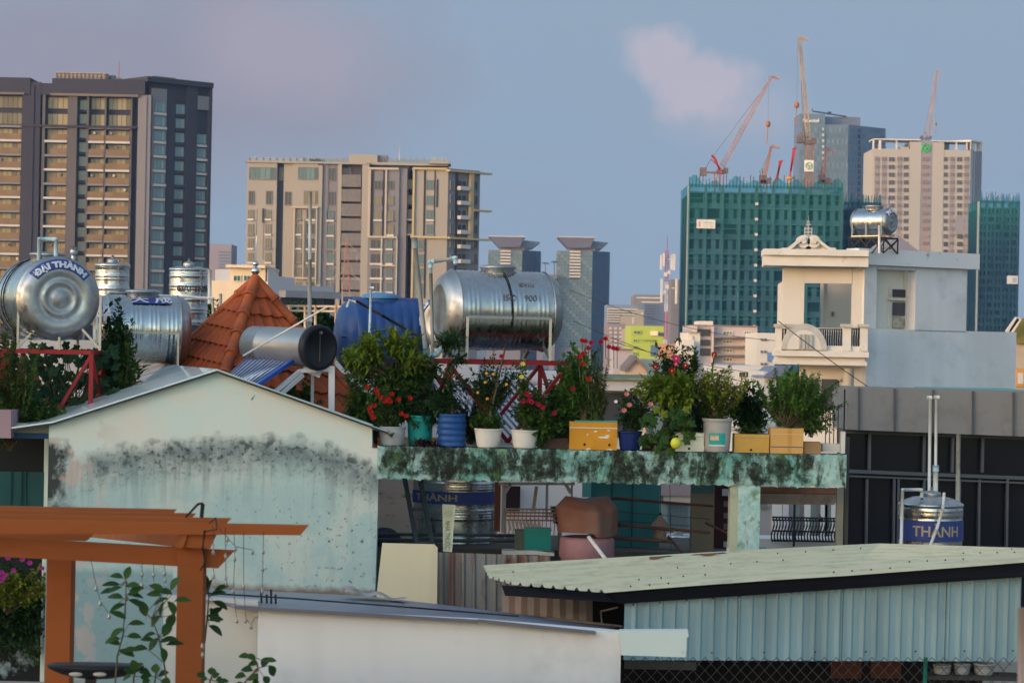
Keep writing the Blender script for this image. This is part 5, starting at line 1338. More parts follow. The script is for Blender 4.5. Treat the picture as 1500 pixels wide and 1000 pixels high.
for a_,c_ in (((16,629.5),(78,620.5)),((78,620.5),(318,544.5)),((318,544.5),(568,633.8))): b.bar(W(*a_,YG-.1),W(*c_,YG-.1),.018,.022)
b.build('rake_trim',DK,gh)
b=MB(); pp_(b,[(536,772),(541,765),(538,775)],YG-.005,.01) if False else b.prism([W(367,585,YG-.004),W(374,577,YG-.004),W(370,586,YG-.004)],(0,.003,0)); b.build('paint_chip',M('teal chip',(.08,.30,.27)),gh)
# recessed neighbour wall at far left
nb=thing('mouldy_wall','black mouldy wall with teal door under a stained concrete eave, at the left edge','wall',(W(20,500,31).x,31.5,0))
MO=M('black mould plaster',(.30,.36,.37),.9,0,.2,1,dirt=((.02,.022,.024),1.6,.40,.52))
def mould_mat():
    m,nt,b=nmat('black mould wall'); u,v=picuv(nt,31.2); pos=geopos(nt); n1=noise(nt,pos,3,7,.65); n2=noise(nt,pos,9,5)
    k=mth(nt,'ADD',mth(nt,'MULTIPLY',mth(nt,'SUBTRACT',n1,.5),2.2),ramp(nt,v,640,1000,1.4,.85))
    c=mixc(nt,ramp(nt,k,.45,.8),(.32,.42,.44),(.018,.02,.021)); link(nt,c,b.inputs['Base Color']); b.inputs['Roughness'].default_value=.9; b.inputs['Specular IOR Level'].default_value=.15
    return m
b=MB(); fb(b,-90,638,76,1500,31.2,.3); b.build('wall',mould_mat(),nb)
b=MB(); fb(b,-90,690,69,742,31.15,.05,0)
for x in (15,30,36): fb(b,x,690,x+2,742,31.13,.03,1)
b.build('door',[M('dark teal door',(.012,.065,.07),.6,0,.2,2),M('door groove',(.012,.05,.055))],nb)
b=MB(); fb(b,18,620,74,641,30.15,.5,0); fb(b,18,634,73,642,30.12,.1,1); fb(b,-60,600,16,641,29.9,.6,2); b.build('eave',[M('stained eave',(.36,.33,.28),.85,0,.15,3),M('blue paint run',(.03,.08,.16),.7,0,.3,4),M('dusky pink render',(.34,.23,.25),.85,0,.08,2)],nb)

# ---- mossy beam and pillar ---------------------------------------------------------
def moss_mat(name,kd=0.0):
    m,nt,b=nmat(name); pos=geopos(nt); u,v=picuv(nt,YG); b.inputs['Roughness'].default_value=.9; b.inputs['Specular IOR Level'].default_value=.2
    mp_=nt.nodes.new('ShaderNodeMapping'); mp_.inputs['Scale'].default_value=(2.2,2.2,.9); link(nt,pos,mp_.inputs[0])
    n1=noise(nt,mp_.outputs[0],2.2,9,.68,.6); n2=noise(nt,pos,7,8,.7); n3=noise(nt,pos,1.3,4); n4=noise(nt,pos,22,5,.7)
    c=mixc(nt,ramp(nt,n2,.38,.62),(.30,.47,.43),(.50,.64,.60))
    c=mixc(nt,ramp(nt,n3,.48,.62,0,.75),c,(.09,.33,.27))
    ends=mth(nt,'MINIMUM',ramp(nt,u,545,640),ramp(nt,u,1240,1110))
    k=mth(nt,'ADD',n1,mth(nt,'MULTIPLY',mth(nt,'SUBTRACT',n2,.5),.5)); k=mth(nt,'ADD',k,mth(nt,'MULTIPLY',ends,.10)); k=mth(nt,'ADD',k,ramp(nt,v,692,706,0,-.10)); k=mth(nt,'ADD',k,-.02+kd)
    c=mixc(nt,ramp(nt,k,.43,.57,0,.93),c,(.040,.068,.045))
    c=mixc(nt,ramp(nt,mth(nt,'ADD',k,mth(nt,'MULTIPLY',mth(nt,'SUBTRACT',n4,.5),.4)),.54,.66,0,.93),c,(.016,.018,.012))
    c=mixc(nt,mth(nt,'MULTIPLY',ramp(nt,noise(nt,pos,3.1,4),.58,.66,0,.7),ends),c,(.09,.17,.03))
    link(nt,c,b.inputs['Base Color']); bump(nt,b,mth(nt,'ADD',n1,mth(nt,'MULTIPLY',n2,.7)),.9,.03)
    return m
MOSS=moss_mat('mossy teal concrete')
bmT=thing('planter_beam','long mossy teal concrete beam with a pillar, carrying the row of flower pots','beam',W(900,705,30)*1.0)
zt_=H+(500-657)/K30; zb_=H+(500-704.5)/K30
xa=(556-750)/K30; xb_=(1243-750)/K30
b=MB(); rnd=random.Random(3)
NX,NZ=240,14
jit=lambda a,k_: .010*sin(a*37+k_)+.008*sin(a*91+k_*2)+.005*sin(a*173+k_)
def bf(u,v):
    x=xa+(xb_-xa)*u; z=zb_+(zt_-zb_)*v
    edge=(v<.02 or v>.98)
    return Vector((x,YG-.02+.014*sin(u*61+v*9)*sin(v*17+u*23)+(.012 if edge else 0),z+(jit(u*8,3.1) if v<.02 else jit(u*8,.4)*.7 if v>.98 else 0)))
b.grid(bf,NX,NZ)
b.box(((xa+xb_)/2,YG+.33,(zt_+zb_)/2),(xb_-xa-.002,.62,zt_-zb_-.05)); b.box(((xa+xb_)/2,YG+.31,zt_-.03),(xb_-xa-.004,.62,.05))
b.box((xb_-.03,YG+.2,(zt_+zb_)/2),(.05,.44,zt_-zb_-.02))
b.build('beam',MOSS,bmT)
b=MB(); fb(b,1081,706,1113,806,YG+.0,.28,0); fb(b,1069,704,1081,808,YG+.02,.26,1); fb(b,1060,803,1118,1500,YG+.03,.25,0)
b.build('pillar',[moss_mat('pillar plaster',-.13),M('cream reveal',(.42,.42,.30),.85,0,.1,2,dirt=((.2,.25,.18),4,.5,.7,.6))],bmT)

# ---- things glimpsed under the beam --------------------------------------------------
b=MB(); fb(b,540,690,607,800,33.2,.2); single(b,'plaster_wall',M('blotched pink plaster',(.72,.55,.48),.9,0,.1,2,dirt=((.12,.11,.08),4,.56,.66,.7),stretch=(1,1,2)),'blotched pink plaster wall under the left end of the mossy beam','wall')
vtank('steel tank with a wide blue lettered band standing behind the ladder, under the beam',667,672,836,63,33.4,band=(.62,.73),text=('THÀNH',.672,.125,M('fading yellow print',(.35,.30,.20),.5,.1),1.5),txt_ang=-.45,group=None)
ld=thing('ladder','dark blue grey ladder leaning before the lettered tank under the beam','ladder',W(620,850,31))
b=MB(); a_,c_,d_,e_=W(591,690,31.4),W(622,860,30.8),W(613,690,31.4),W(646,860,30.8)
b.bar(a_,c_,.055,.03); b.bar(d_,e_,.055,.03); b.build('rail',M('slate blue ladder',(.07,.085,.10),.5,.2),ld)
for t_ in (.33,.62,.92): b=MB(); b.cyl(a_+(c_-a_)*t_,d_+(e_-d_)*t_,.022,.022,8); b.build('rung',M('slate blue ladder',(.07,.085,.10)),ld)
sgn=thing('sign_board','tall narrow cream board with faded green writing under the beam','sign',W(657,808,30.7))
b=MB(); pp_(b,[(648,738),(667,739),(662,808),(649,807)],30.7,.02,0); pp_(b,[(664.5,739),(667,739),(662,808),(660,808)],30.69,.008,1); b.build('board',[M('cream board',(.62,.62,.46),.7,0,.06,3),M('cream board edge',(.70,.69,.55))],sgn)
b=MB(); c_=W(656,752,30.69); b.cyl(c_+Vector((0,.0,0)),c_+Vector((0,-.006,0)),.048,.048,20); 
b.build('emblem',M('faint emblem',(.50,.53,.36),.7),sgn)
b=MB(); q_=W(655,783,30.69); put_text(b,'NHÀ THUỐC',.10,lambda x,y,z: q_+Vector((y*.9,-z,-x)),0,.004,0,.62); b.build('lettering',M('faded green print',(.22,.30,.18),.7),sgn)
for i,(y0,y1,x0,x1,yy,cc) in enumerate(((779,785,548,770,31.9,0),(787,793,548,800,31.6,1))):
    b=MB(); p,q=W(x0,y0+3,yy),W(x1,y1-1,yy); b.cyl(p,q,.022,.022,8); single(b,'pipe_rail',[M('dark steel pipe',(.05,.06,.065),.4,.4),M('dark steel pipe',(.05,.06,.065))],('upper' if i==0 else 'lower')+' dark steel rail crossing in front of the lettered tank under the beam','rail','rails under the beam')
b=MB(); b.ball(W(563,800,32.5),.26,20,12,0,(1,1,1)); single(b,'drum',M('navy plastic',(.012,.014,.035),.35),'navy round drum top at the gable wall corner under the beam','drum')
b=MB(); fb(b,724,706,733,778,32.4,.08); single(b,'timber_post',M('brown timber',(.15,.06,.035),.8,0,.2,4),'reddish brown timber post right of the lettered tank under the beam','post')
gp=thing('steel_bracket_post','grey steel post with sloping brackets under the beam','post',W(739,780,32.2))
b=MB(); fb(b,735,706,741,780,32.2,.06); b.bar(W(740,722,32.2),W(748,708,32.2),.04); b.bar(W(730,708,32.2),W(842,708,32.2),.04); b.bar(W(829,709,32.2),W(836,722,32.2),.05); fb(b,836,708,839,740,32.2,.04); fb(b,799,710,803,760,32.2,.04); b.build('frame',M('grey steel',(.27,.28,.33),.5,.2),gp)
b=MB(); b.bar(W(786,712,31.9),W(781,748,31.9),.045); single(b,'tilted_post',M('tan timber',(.33,.26,.20),.8),'tilted tan batten before the white background wall under the beam','post')
b=MB(); fb(b,738,700,866,792,38.5,.3); bw=single(b,'white_wall',M('mauve white wall',(.75,.66,.64),.85,0,.05,.6),'pinkish white wall seen beyond the rack under the beam','wall')
b=MB(); fb(b,741,712,762,748,38.3,.15); o=single(b,'doorway',M('maroon dark opening',(.025,.012,.014),.8),'dark maroon doorway in the pinkish white wall under the beam','doorway')
rk=thing('wire_rack','low rusty wire rack with slats behind the teal crate','rack',W(780,790,32))
b=MB()
for y,m_ in ((745,0),(750,0),(755,1),(761,0)): b.bar(W(738,y,31.9),W(822,y+1,31.9),.022,None,m_)
for i in range(14): b.bar(W(742+i*6,746,31.95),W(739+i*6,786,31.95),.012,None,0)
b.bar(W(740,744,31.9),W(740,790,31.9),.03); b.bar(W(820,745,31.9),W(820,815,31.8),.05)
b.build('frame',[M('taupe metal',(.26,.19,.16),.7,0,.3,5),M('rusty rail',(.32,.12,.07),.8)],rk)
b=MB()
for i in range(9): b.bar(W(745+i*5.5,763,31.9),W(748+i*5.5,776,31.9),.03,.01)
b.build('slats',M('pinkish slats',(.42,.30,.24),.7),rk)
cx_=thing('crate','teal plastic crate on a pale board under the beam','crate',W(787,807,31.2))
b=MB(); pp_(b,[(768,777),(786,774),(807,776),(807,806),(786,806),(768,804)],31.2,.3,0); fb(b,767,774.5,808,778,31.18,.34,0); pp_(b,[(754,777),(768,777),(768,805),(754,803)],31.22,.3,1); b.build('body',[M('teal plastic',(.01,.20,.17),.4,0,.1,4),M('dark mesh side',(.09,.10,.07),.8)],cx_)
b=MB(); pp_(b,[(735,806),(785,806),(812,810),(812,814),(780,812),(735,812)],31.1,.3); single(b,'shelf_board',M('pale board',(.50,.46,.42),.8,0,.2,4),'pale board under the teal crate','board')
# draped orange bundle on a pink barrel
br=thing('barrel','dusty pink barrel standing under the orange brown cover','barrel',W(860,815,30.9))
b=MB(); o_=W(859,835,30.95); b.lathe([(.30,0),(.305,.1),(.33,.12),(.33,.14),(.345,.17),(.36,.2),(.355,.40),(.34,.43),(.3,.44)],o_,(0,0,1),40); b.build('body',M('dusty pink plastic',(.33,.16,.17),.5,0,.15,2,dirt=((.17,.13,.14),3,.5,.7,.6)),br)
b=MB(); o_=W(859,778,30.95)
def cv(u,v):
    a=2*pi*u; r=(.36-.015*v)*(1+.03*sin(a*5+v*4)+.02*sin(a*9)); h_=v*.42
    if v>.72: r*=1-(v-.72)*1.2
    sq=1/max(abs(cos(a+.5)),abs(sin(a+.5)))**.35
    return o_+Vector((r*sq*cos(a)-.03*v+(.06*v if cos(a)>0 else 0),r*sq*sin(a),h_+.04*sin(a*2+1)*(v)-.05*(1-v)*(cos(a)>.3)))
b.grid(cv,60,24); n_=len(b.v); b.add([o_+Vector((-.03,0,.43))]+[cv(i/60,1) for i in range(60)],[(0,1+i,1+(i+1)%60) for i in range(60)],0,True)
single(b,'cover',M('faded orange tarpaulin',(.20,.085,.06),.65,0,.25,2.2,dirt=((.17,.12,.10),2.4,.47,.62,.85)),'faded orange brown cover draped over the pink barrel','cover')
b=MB(); b.cyl(W(862,786,30.4),W(890,822,30.1),.026,.026,10); single(b,'offcut_pipe',WP,'short pale pipe leaning in front of the pink barrel','pipe')
# teal rear wall, lantern, strips
b=MB(); fb(b,862,700,966,830,33,.15,0); 
for x in (895,925): fb(b,x,700,x+1.5,830,32.98,.03,1)
fb(b,853,705,866,728,32.9,.1,2)
single(b,'teal_wall',[M('deep teal wall',(.035,.16,.17),.8,0,.25,1.2),M('deep teal groove',(.015,.07,.08)),M('bright teal jamb',(.10,.34,.36))],'deep teal wall behind the bars under the beam','wall')
ln=thing('hanging_lantern','brown cone topped hanging lantern against the teal wall','lantern',W(967,786,31.5))
b=MB(); c_=W(967,770,31.5); b.lathe([(.13,-.0),(.12,.02),(.02,.13),(.012,.15)],c_,(0,0,1),20); b.build('hood',M('lantern hood',(.19,.13,.11),.7,0,.1,5),ln)
b=MB(); b.lathe([(.075,-.15),(.085,-.14),(.085,.0),(.07,.01)],c_,(0,0,1),16); b.build('body',M('lantern body',(.23,.16,.12),.6,0,.1,5),ln)
b=MB(); b.cyl(c_+Vector((0,0,.14)),W(968,706,31.5),.005,.005,6); b.ball(c_+Vector((0,0,.16)),.02); b.build('cord',CAB,ln)
b=MB(); fb(b,966,703,1014,830,40,.2,0); fb(b,972,726,1014,737,39.9,.1,1); fb(b,966,703,1020,726,39.85,.1,2)
for i in range(9): fb(b,978+i*3.6,738,979+i*3.6,778,39.95,.06,1 if False else 3)
single(b,'rear_house',[M('pale grey teal cladding',(.30,.34,.34),.7,0,.06,1),M('cream band',(.62,.50,.38),.7),M('dusty pink roof strip',(.38,.27,.27),.8),M('cladding groove',(.24,.28,.28))],'pale clad house with pink roof strip seen beyond the lantern','house')
vtank('steel and blue tank top glimpsed low between lantern and brown pillar, under the beam',994,780,850,24,36,band=(.3,.66),group=None)
b=MB(); fb(b,1013,700,1046,830,32.3,.3,0); fb(b,1013,700,1046,722,32.29,.02,1); single(b,'brown_pillar',[M('olive brown plaster',(.17,.15,.115),.85,0,.12,2),M('teal stain',(.06,.13,.13),.85)],'olive brown pillar stained teal at the top, under the beam','pillar')
b=MB(); fb(b,1045,700,1073,820,33,.1,0)
for y in (722,738,755,771,797): fb(b,1060,y-4,1070,y+4,32.97,.03,1 if y<790 else 2)
fb(b,1058,716,1072,726,32.95,.03,2)
single(b,'maroon_shutter',[M('dark maroon boards',(.045,.012,.016),.6),M('dull mauve pane',(.14,.11,.14),.3),M('pale label',(.45,.42,.45),.5)],'dark maroon shutter with small panes, left of the mossy pillar','shutter')
for i,(x0,y0,x1,y1,r_,lab) in enumerate(((895,729,1045,741,.022,'upper rusty bar crossing under the beam'),(908,768,1040,780,.026,'lower rusty bar with swollen end crossing under the beam'),(895,787,985,793,.030,'thick dark bar behind the lantern foot'),(1033,765,1075,785,.018,'short tan stick leaning by the mossy pillar'),(978,785,1002,812,.02,'dark brace slanting down below the lantern'))):
    b=MB(); p,q=W(x0,y0,31.2),W(x1,y1,31.2); b.cyl(p,q,r_,r_*.7,8)
    if i==1: b.ball(p,.035)
    single(b,'rusty_bar',M('rusty dark bar',(.075,.04,.032),.85,0,.3,8),lab,'bar','loose bars under the beam')
b=MB()
for (x0,y0,x1,y1) in ((895,748,1040,760),(900,762,1010,770),(981,705,983,806),(895,800,1000,806)): b.cyl(W(x0,y0,31.6),W(x1,y1,31.6),.004,.004,5)
single(b,'wires',CAB,'thin black wires strung across the teal wall under the beam','wire')
b=MB(); fb(b,862,792,896,830,32.2,.3,0); b.ball(W(882,798,32),.05,12,8,1,(.7,.7,1.4)); single(b,'brown_box',[M('brown box',(.10,.075,.055),.8),M('dull bottle',(.28,.22,.20),.4)],'brown box with a dull bottle before it, low under the beam','box')
# right opening: awning, post, white house with iron balcony
b=MB(); fb(b,1112,714,1228,722,31.5,.2,1); b.prism([W(1112,722,31.5),W(1232,724,31.5),W(1222,739,31.5),W(1112,738,31.5)],(0,.3,0),0); single(b,'awning',[M('brown grey awning',(.26,.21,.185),.8,0,.15,3,dirt=((.12,.09,.08),4,.5,.7,.6)),M('rust streaked edge',(.26,.12,.08),.8,0,.4,3)],'brown grey awning tucked under the right end of the beam','awning')
b=MB(); fb(b,1225,713,1235,830,30.9,.1,0); fb(b,1237,640,1243,830,30.95,.12,1); single(b,'corner_post',[M('grey taupe post',(.27,.245,.205),.8,0,.1,3),M('dark edge post',(.07,.07,.06),.8)],'taupe corner post under the right end of the beam','post')
wh2=thing('balcony_house','white columned house front with bulging black iron balcony, seen under the beam','house',W(1170,840,45))
b=MB(); fb(b,1100,730,1240,860,45,.3,0)
for x0,x1,m_ in ((1131,1145,1),(1146,1155,2),(1165,1172,3),(1178,1187,1),(1187,1196,3),(1202,1212,1),(1208,1217,3),(1217,1226,1)): fb(b,x0,735,x1,796,44.9,.1,m_)
fb(b,1115,738,1124,744,44.9,.1,3)
b.build('wall',[M('grey mauve render',(.36,.33,.33),.8,0,.05,1),M('cream pilaster',(.68,.62,.56),.7,0,.05,1),M('pink pilaster',(.58,.50,.52),.7),M('grey green shade strip',(.17,.19,.18),.6)],wh2)  # grey green strips beside the pilasters put their shade into the colour
b=MB(); fb(b,1112,790,1240,806,43.6,.9,0); b.build('balcony_floor',M('pale balcony floor',(.60,.54,.50),.8,0,.1,2),wh2)
b=MB()
for y in (757,761,777,791): b.bar(W(1131,y,43.4),W(1228,y+2,43.4),.03)
for i in range(22):
    x=1132+i*4.4
    pts=[W(x+2.2*sin(k*.8+.4),759+k*4.8,43.4-.12*sin(k*.45)) for k in range(8)]
    for p,q in zip(pts,pts[1:]): b.bar(p,q,.022)
b.build('railing',M('black iron',(.025,.025,.03)),wh2)
b=MB(); fb(b,1162,738,1165,800,42.5,.05); single(b,'thin_post',BLKP,'thin black upright before the iron balcony, under the beam','post')
b=MB(); b.ball(W(1202,760,43.2),.05,10,8); b.bar(W(1202,760,43.2),W(1201,752,43.2),.015); single(b,'iron_finial',BLKP,'small black ornament on the iron balcony rail under the beam','ornament')
# dark filler block: the unlit depth under the beam is put into its colour
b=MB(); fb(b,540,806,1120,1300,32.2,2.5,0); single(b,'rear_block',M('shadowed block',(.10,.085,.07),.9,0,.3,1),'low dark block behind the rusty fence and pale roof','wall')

# ---- fence, cream sheet -------------------------------------------------------------
def corr(mb,P00,P10,P01,P11,n,amp,m=0,trap=True,per=8,nv=1,smooth=False,out=None):
    """corrugated sheet: u runs across the ribs, v along them"""
    P00,P10,P01,P11=[Vector(p) for p in (P00,P10,P01,P11)]
    nr=(P10-P00).cross(P01-P00).normalized()
    if out is not None and nr.dot(Vector(out))<0: nr=-nr
    def wv(t):
        t=t%1
        if not trap: return .5+.5*sin(2*pi*t)
        return 0 if t<.55 else (t-.55)/.1 if t<.65 else 1 if t<.85 else (.95-t)/.1 if t<.95 else 0
    N_=n*per*2
    def fn(u,v):
        a=P00+(P10-P00)*u; b_=P01+(P11-P01)*u
        return a+(b_-a)*v+nr*amp*wv(u*n)
    mb.grid(fn,N_,nv,m,smooth)
RUST=M('rusty corrugated iron',(.26,.24,.22),.7,.3,.2,1.5,streak=((.20,.06,.03),5.5,.95),dirt=((.14,.055,.035),1.7,.50,.60,.9),stretch=(1,1,.35))
b=MB(); corr(b,W(636,808,28.2),W(806,814,28.2),W(636,960,28.2),W(806,960,28.2),11,.03,0,True,6,1,False,(0,-1,0)); single(b,'corrugated_fence',RUST,'rusty upright corrugated iron fence right of the cream sheet','fence')
b=MB(); b.prism([W(560,795,27.9),W(636,797,27.9),W(641,802,27.9),W(640,895,27.9),W(549,893,27.9)],(0,.04,0)); single(b,'metal_sheet',M('cream metal sheet',(.64,.55,.38),.55,0,.05,1.2,streak=((.42,.38,.28),2.5,.4)),'blank cream metal sheet standing between gable wall and rusty fence','sheet')
# ---- pale corrugated roof over a blue clad shed --------------------------------------
sd_=thing('corrugated_shed','shed with pale green corrugated roof and light blue ribbed cladding, lower right','shed',(4,25,0))
far=[W(707,828,27),W(1290,798,29.2),W(1600,806,27.6)]; near=[W(885,868,22.2),W(1240,844,22.9),W(1600,813,23.9)]
left=[(0,W(707,828,27)),(.25,W(716,846,25.8)),(.5,W(750,856,24.6)),(1,W(885,868,22.2))]
def lerp3(a,u):
    k=.5; 
    return a[0]+(a[1]-a[0])*(u/k) if u<k else a[1]+(a[2]-a[1])*((u-k)/k)
def leftp(v):
    for (v0,p0),(v1,p1) in zip(left,left[1:]):
        if v<=v1: return p0+(p1-p0)*((v-v0)/(v1-v0))
    return left[-1][1]
NR=16
def rf(u,v):
    base=lerp3(far,u)*(1-v)+lerp3(near,u)*v
    cor=(leftp(v)-(far[0]*(1-v)+near[0]*v))*(1-min(1,u*2))
    t=(v*NR)%1; wv=0 if t<.6 else (t-.6)/.12 if t<.72 else 1 if t<.84 else (.96-t)/.12 if t<.96 else 0
    return base+cor+Vector((0,0,.030*wv+.03*sin(u*5)*.4))
b=MB(); b.grid(rf,40,NR*14,0,False)
ROOFM=M('pale green painted sheet',(.58,.52,.35),.5,.0,.06,1.2,dirt=((.33,.31,.22),2.5,.48,.7,.7),streak=((.60,.58,.43),1.5,.3))
b.build('roof',ROOFM,sd_)
b=MB()
for i in range(34):
    u=(i*.37)%1; v=[.2,.45,.72,.92][i%4]; p=rf(.03+u*.94,round(v*NR)/NR+.047); b.ball(p+Vector((0,0,.008)),.009,8,5)
struct(b.build('roof_screws',M('dark screw',(.05,.05,.045),.6),sd_),'stuff')
b=MB()
p=rf(.24,.12); b.grid(lambda u,v: rf(.20+.10*u,.10+.012*v*sin(u*9+1)+.01*v)+Vector((0,0,.012)),20,2); b.build('rust_patch',M('rust patch',(.22,.09,.05),.9),sd_)
b=MB(); b.prism([W(884,870,22.3),W(1600,816,24),W(1600,838,24),W(908,884,22.4)],(0,.12,0)); b.prism([W(735,858,24.9),W(886,869,22.25),W(908,882,22.4),W(740,872,25)],(0,.3,-.02)); b.build('fascia',M('black fascia',(.010,.010,.016),.7),sd_)
BLUC=M('light blue cladding',(.30,.41,.43),.5,0,.07,1.2,streak=((.17,.24,.26),3,.6),dirt=((.16,.21,.22),1.1,.55,.75,.5))
b=MB(); A0,A1=W(915,879,22.5),W(1497,831,23.9); B0,B1=W(913,966,22.5),W(1493,968,23.9)
corr(b,A0,A1,B0,B1,32,.032,0,True,5,1,False,(0,-1,0)); b.build('cladding',BLUC,sd_)
b=MB()
for i in range(16):
    u=.02+i*.064; p=A0+(A1-A0)*u; q=B0+(B1-B0)*u
    b.ball(p+(q-p)*.07+Vector((0,-.035,0)),.009,8,5)
    if i%2: b.ball(p+(q-p)*.88+Vector((0,-.035,0)),.009,8,5)
struct(b.build('cladding_screws',M('dark screw',(.05,.05,.045)),sd_),'stuff')
for u in (.273,.535,.80):
    b=MB(); p=A0+(A1-A0)*u+Vector((0,-.036,0)); q=B0+(B1-B0)*u+Vector((0,-.036,0)); b.bar(p,q-Vector((0,0,.012)),.009,.006); b.build('lap_seam',M('lap shadow gap',(.10,.15,.17),.7),sd_)
# brown ribs, and near-black boards that stand in for the unlit inside of the shed
b=MB(); corr(b,W(736,870,26.4),W(868,876,25.2),W(736,930,26.4),W(868,935,25.2),7,.05,0,True,5,1,False,(0,-1,0)); b.build('brown_ribbed_wall',M('dull brown ribs',(.23,.17,.14),.8,0,.25,2),sd_)
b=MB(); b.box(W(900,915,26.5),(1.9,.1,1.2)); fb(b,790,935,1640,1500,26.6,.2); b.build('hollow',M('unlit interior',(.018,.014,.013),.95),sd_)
b=MB(); b.cyl(W(800,905,24),W(912,917,22.9),.018,.012,8); b.cyl(W(880,895,23),W(882,912,23),.01,.01,6); b.cyl(W(880,895,23),W(905,889,22.8),.01,.01,6); b.build('stick',M('brown stick',(.12,.085,.06),.9),sd_)
# ---- white wall with flashing -------------------------------------------------------
Yw=21; WW=M('mauve white plaster wall',(.76,.70,.66),.8,0,.035,.8,dirt=((.50,.47,.45),.9,.5,.65,.5),streak=((.58,.53,.49),2.2,.32),bmp=.08)
wl=thing('white_wall','broad plain mauve white wall with slate blue flashing, lower middle','wall',W(640,1000,21)*1.0)
P_=[W(378,893,Yw),W(700,909,Yw),W(910,926,Yw)]; bz=11.0
b=MB(); b.prism([Vector((P_[0].x,Yw,0))]+P_+[Vector((P_[-1].x,Yw,0))],(0,.2,0)); b.build('wall',WW,wl)
b=MB(); q0,q1=W(240,872,21.35),W(378,880,21.25); b.prism([Vector((q0.x,21.35,0)),q0,q1,Vector((q1.x,21.25,0))],(0,.15,0)); b.build('return_wall',M('cream return wall',(.52,.49,.44),.8,0,.05,1),wl)
b=MB()
flm=M('slate blue flashing',(.20,.21,.28),.35,.3,.1,1.5,dirt=((.12,.10,.10),3,.58,.7,.5))
def strip(a,c,m=0,th=.012):
    for (p0,p1),(q0,q1) in zip(zip(a,a[1:]),zip(c,c[1:])): b.prism([p0,p1,q1,q0],(0,0,-th),m)
strip([W(345,887,20.93),W(700,908.5,20.93),W(872,925,20.93)],[W(196,856,26),W(548,873,26),W(905,916,24)])
strip([W(270,874,21.3),W(345,884,21.2)],[W(196,856,26),W(310,860,26)])
b.bar(W(345,889,20.92),W(700,909.5,20.92),.02,.03,1); b.bar(W(700,908.6,20.92),W(872,926,20.92),.02,.03,1)
b.build('flashing',[flm,M('flashing edge',(.15,.14,.16),.5,.3)],wl)
b=MB(); b.grid(lambda u,v: W(505+90*u,868+17*u+ (8*v)*(1-u*.6)-2,25.2-.8*v)+Vector((0,0,.05+.02*sin(u*14))),20,3); b.build('loose_sheet',M('rust edged scrap',(.42,.38,.36),.6,.1,.2,3,dirt=((.30,.11,.05),6,.5,.6,.9)),wl)
b=MB()
for i,x in enumerate((383,391,397.5,404)): b.cyl(W(x,884+i*.4,22),W(x-.5,863+(i%2)*7,22),.011,.011,6)
b.build('rebar_stub',M('dark rebar',(.035,.03,.03),.8),wl)
b=MB(); b.tube([W(300,868,21.6),W(430,876,21.6),W(600,889,21.5),W(760,902,21.5)],.008,6); b.build('cable',CAB,wl)
b=MB(); pp_(b,[(908,923.5),(1008,923),(1009,932),(1006,933),(1005,962),(910,959)],20.95,.14); single(b,'lintel',M('pale aqua lintel',(.60,.66,.62),.75,0,.04,1,dirt=((.30,.27,.22),5,.64,.72,.5)),'pale aqua lintel block at the right end of the white wall','lintel')
# ---- chain link fence and what hangs behind ------------------------------------------
cf_=thing('chain_link_fence','chain link fence beneath the light blue cladding','fence',W(1200,1010,22.6))
b=MB(); st=17.5
for i in range(-4,36):
    for sg in (1,-1):
        pts=[]
        for k in range(5):
            x=910+i*st+sg*k*11; y=962+k*12
            if 908<x<1492: pts.append(W(x,y,22.0+ (x-910)/580*1.2))
        for p,q in zip(pts,pts[1:]): b.cyl(p,q,.0032,.0032,4)
struct(b.build('mesh',M('dull wire',(.085,.08,.078),.6,.3),cf_),'stuff')
b=MB(); b.cyl(W(1356,962,23),W(1353,1060,23),.02,.02,8); b.build('post',M('green post',(.02,.22,.15),.5),cf_)
b=MB(); fb(b,1218,966,1262,993,25.5,.05,0); fb(b,1276,966,1320,993,25.5,.05,0); single(b,'orange_panels',M('dim orange board',(.12,.04,.02),.7,0,.2,2),'two dim orange boards behind the chain link fence','board')
b=MB(); fb(b,1440,960,1500,1010,26,.05,0); single(b,'pale_cloth',M('pale grey board',(.40,.40,.42),.8),'pale board behind the right end of the chain link fence','board')
b=MB(); fb(b,915,968,1020,980,23.6,.05); single(b,'grey_plank',M('dusty plank',(.13,.12,.12),.8,0,.2,3),'dusty grey plank behind the fence under the pale lintel','plank')
POTW=M('white plastic pot',(.36,.35,.34),.45,0,.05,4)
for i,(x,rr,y0,y1,lab) in enumerate(((1380,13,973,990,'left one of three white pots hanging behind the chain link fence'),(1409,12,971,990,'middle straight sided pot of three behind the chain link fence'),(1441,15,971,991,'right fluted white pot of three behind the chain link fence'))):
    r_=rr*23.8/F; b=MB(); p=W(x,y1,23.8); h_=(y1-y0)*23.8/F
    pr=[(r_*.01,0),(r_*.7,0),(r_*.95,h_*.5),(r_*1.0,h_*.92),(r_*1.06,h_*.93),(r_*1.06,h_),(r_*.9,h_),(r_*.85,h_*.8),(.001,h_*.8)]
    b.lathe(pr,p,(0,0,1),24); single(b,'hanging_pot',POTW,lab,'flower pot','pots behind the chain link fence')
b=MB(); fb(b,1360,991,1500,996,23.6,.4); single(b,'pot_shelf',M('dark shelf',(.05,.045,.04),.8),'dark shelf under the three white pots behind the fence','shelf')
b=MB(); b.cyl(W(1497,890,9),W(1494.5,1100,9),.014,.014,10); b.cyl(W(1503,890,9),W(1500,1100,9),.016,.016,10); single(b,'blurred_post',M('tan near post',(.30,.24,.22),.7),'out of focus tan post at the lower right edge','post')

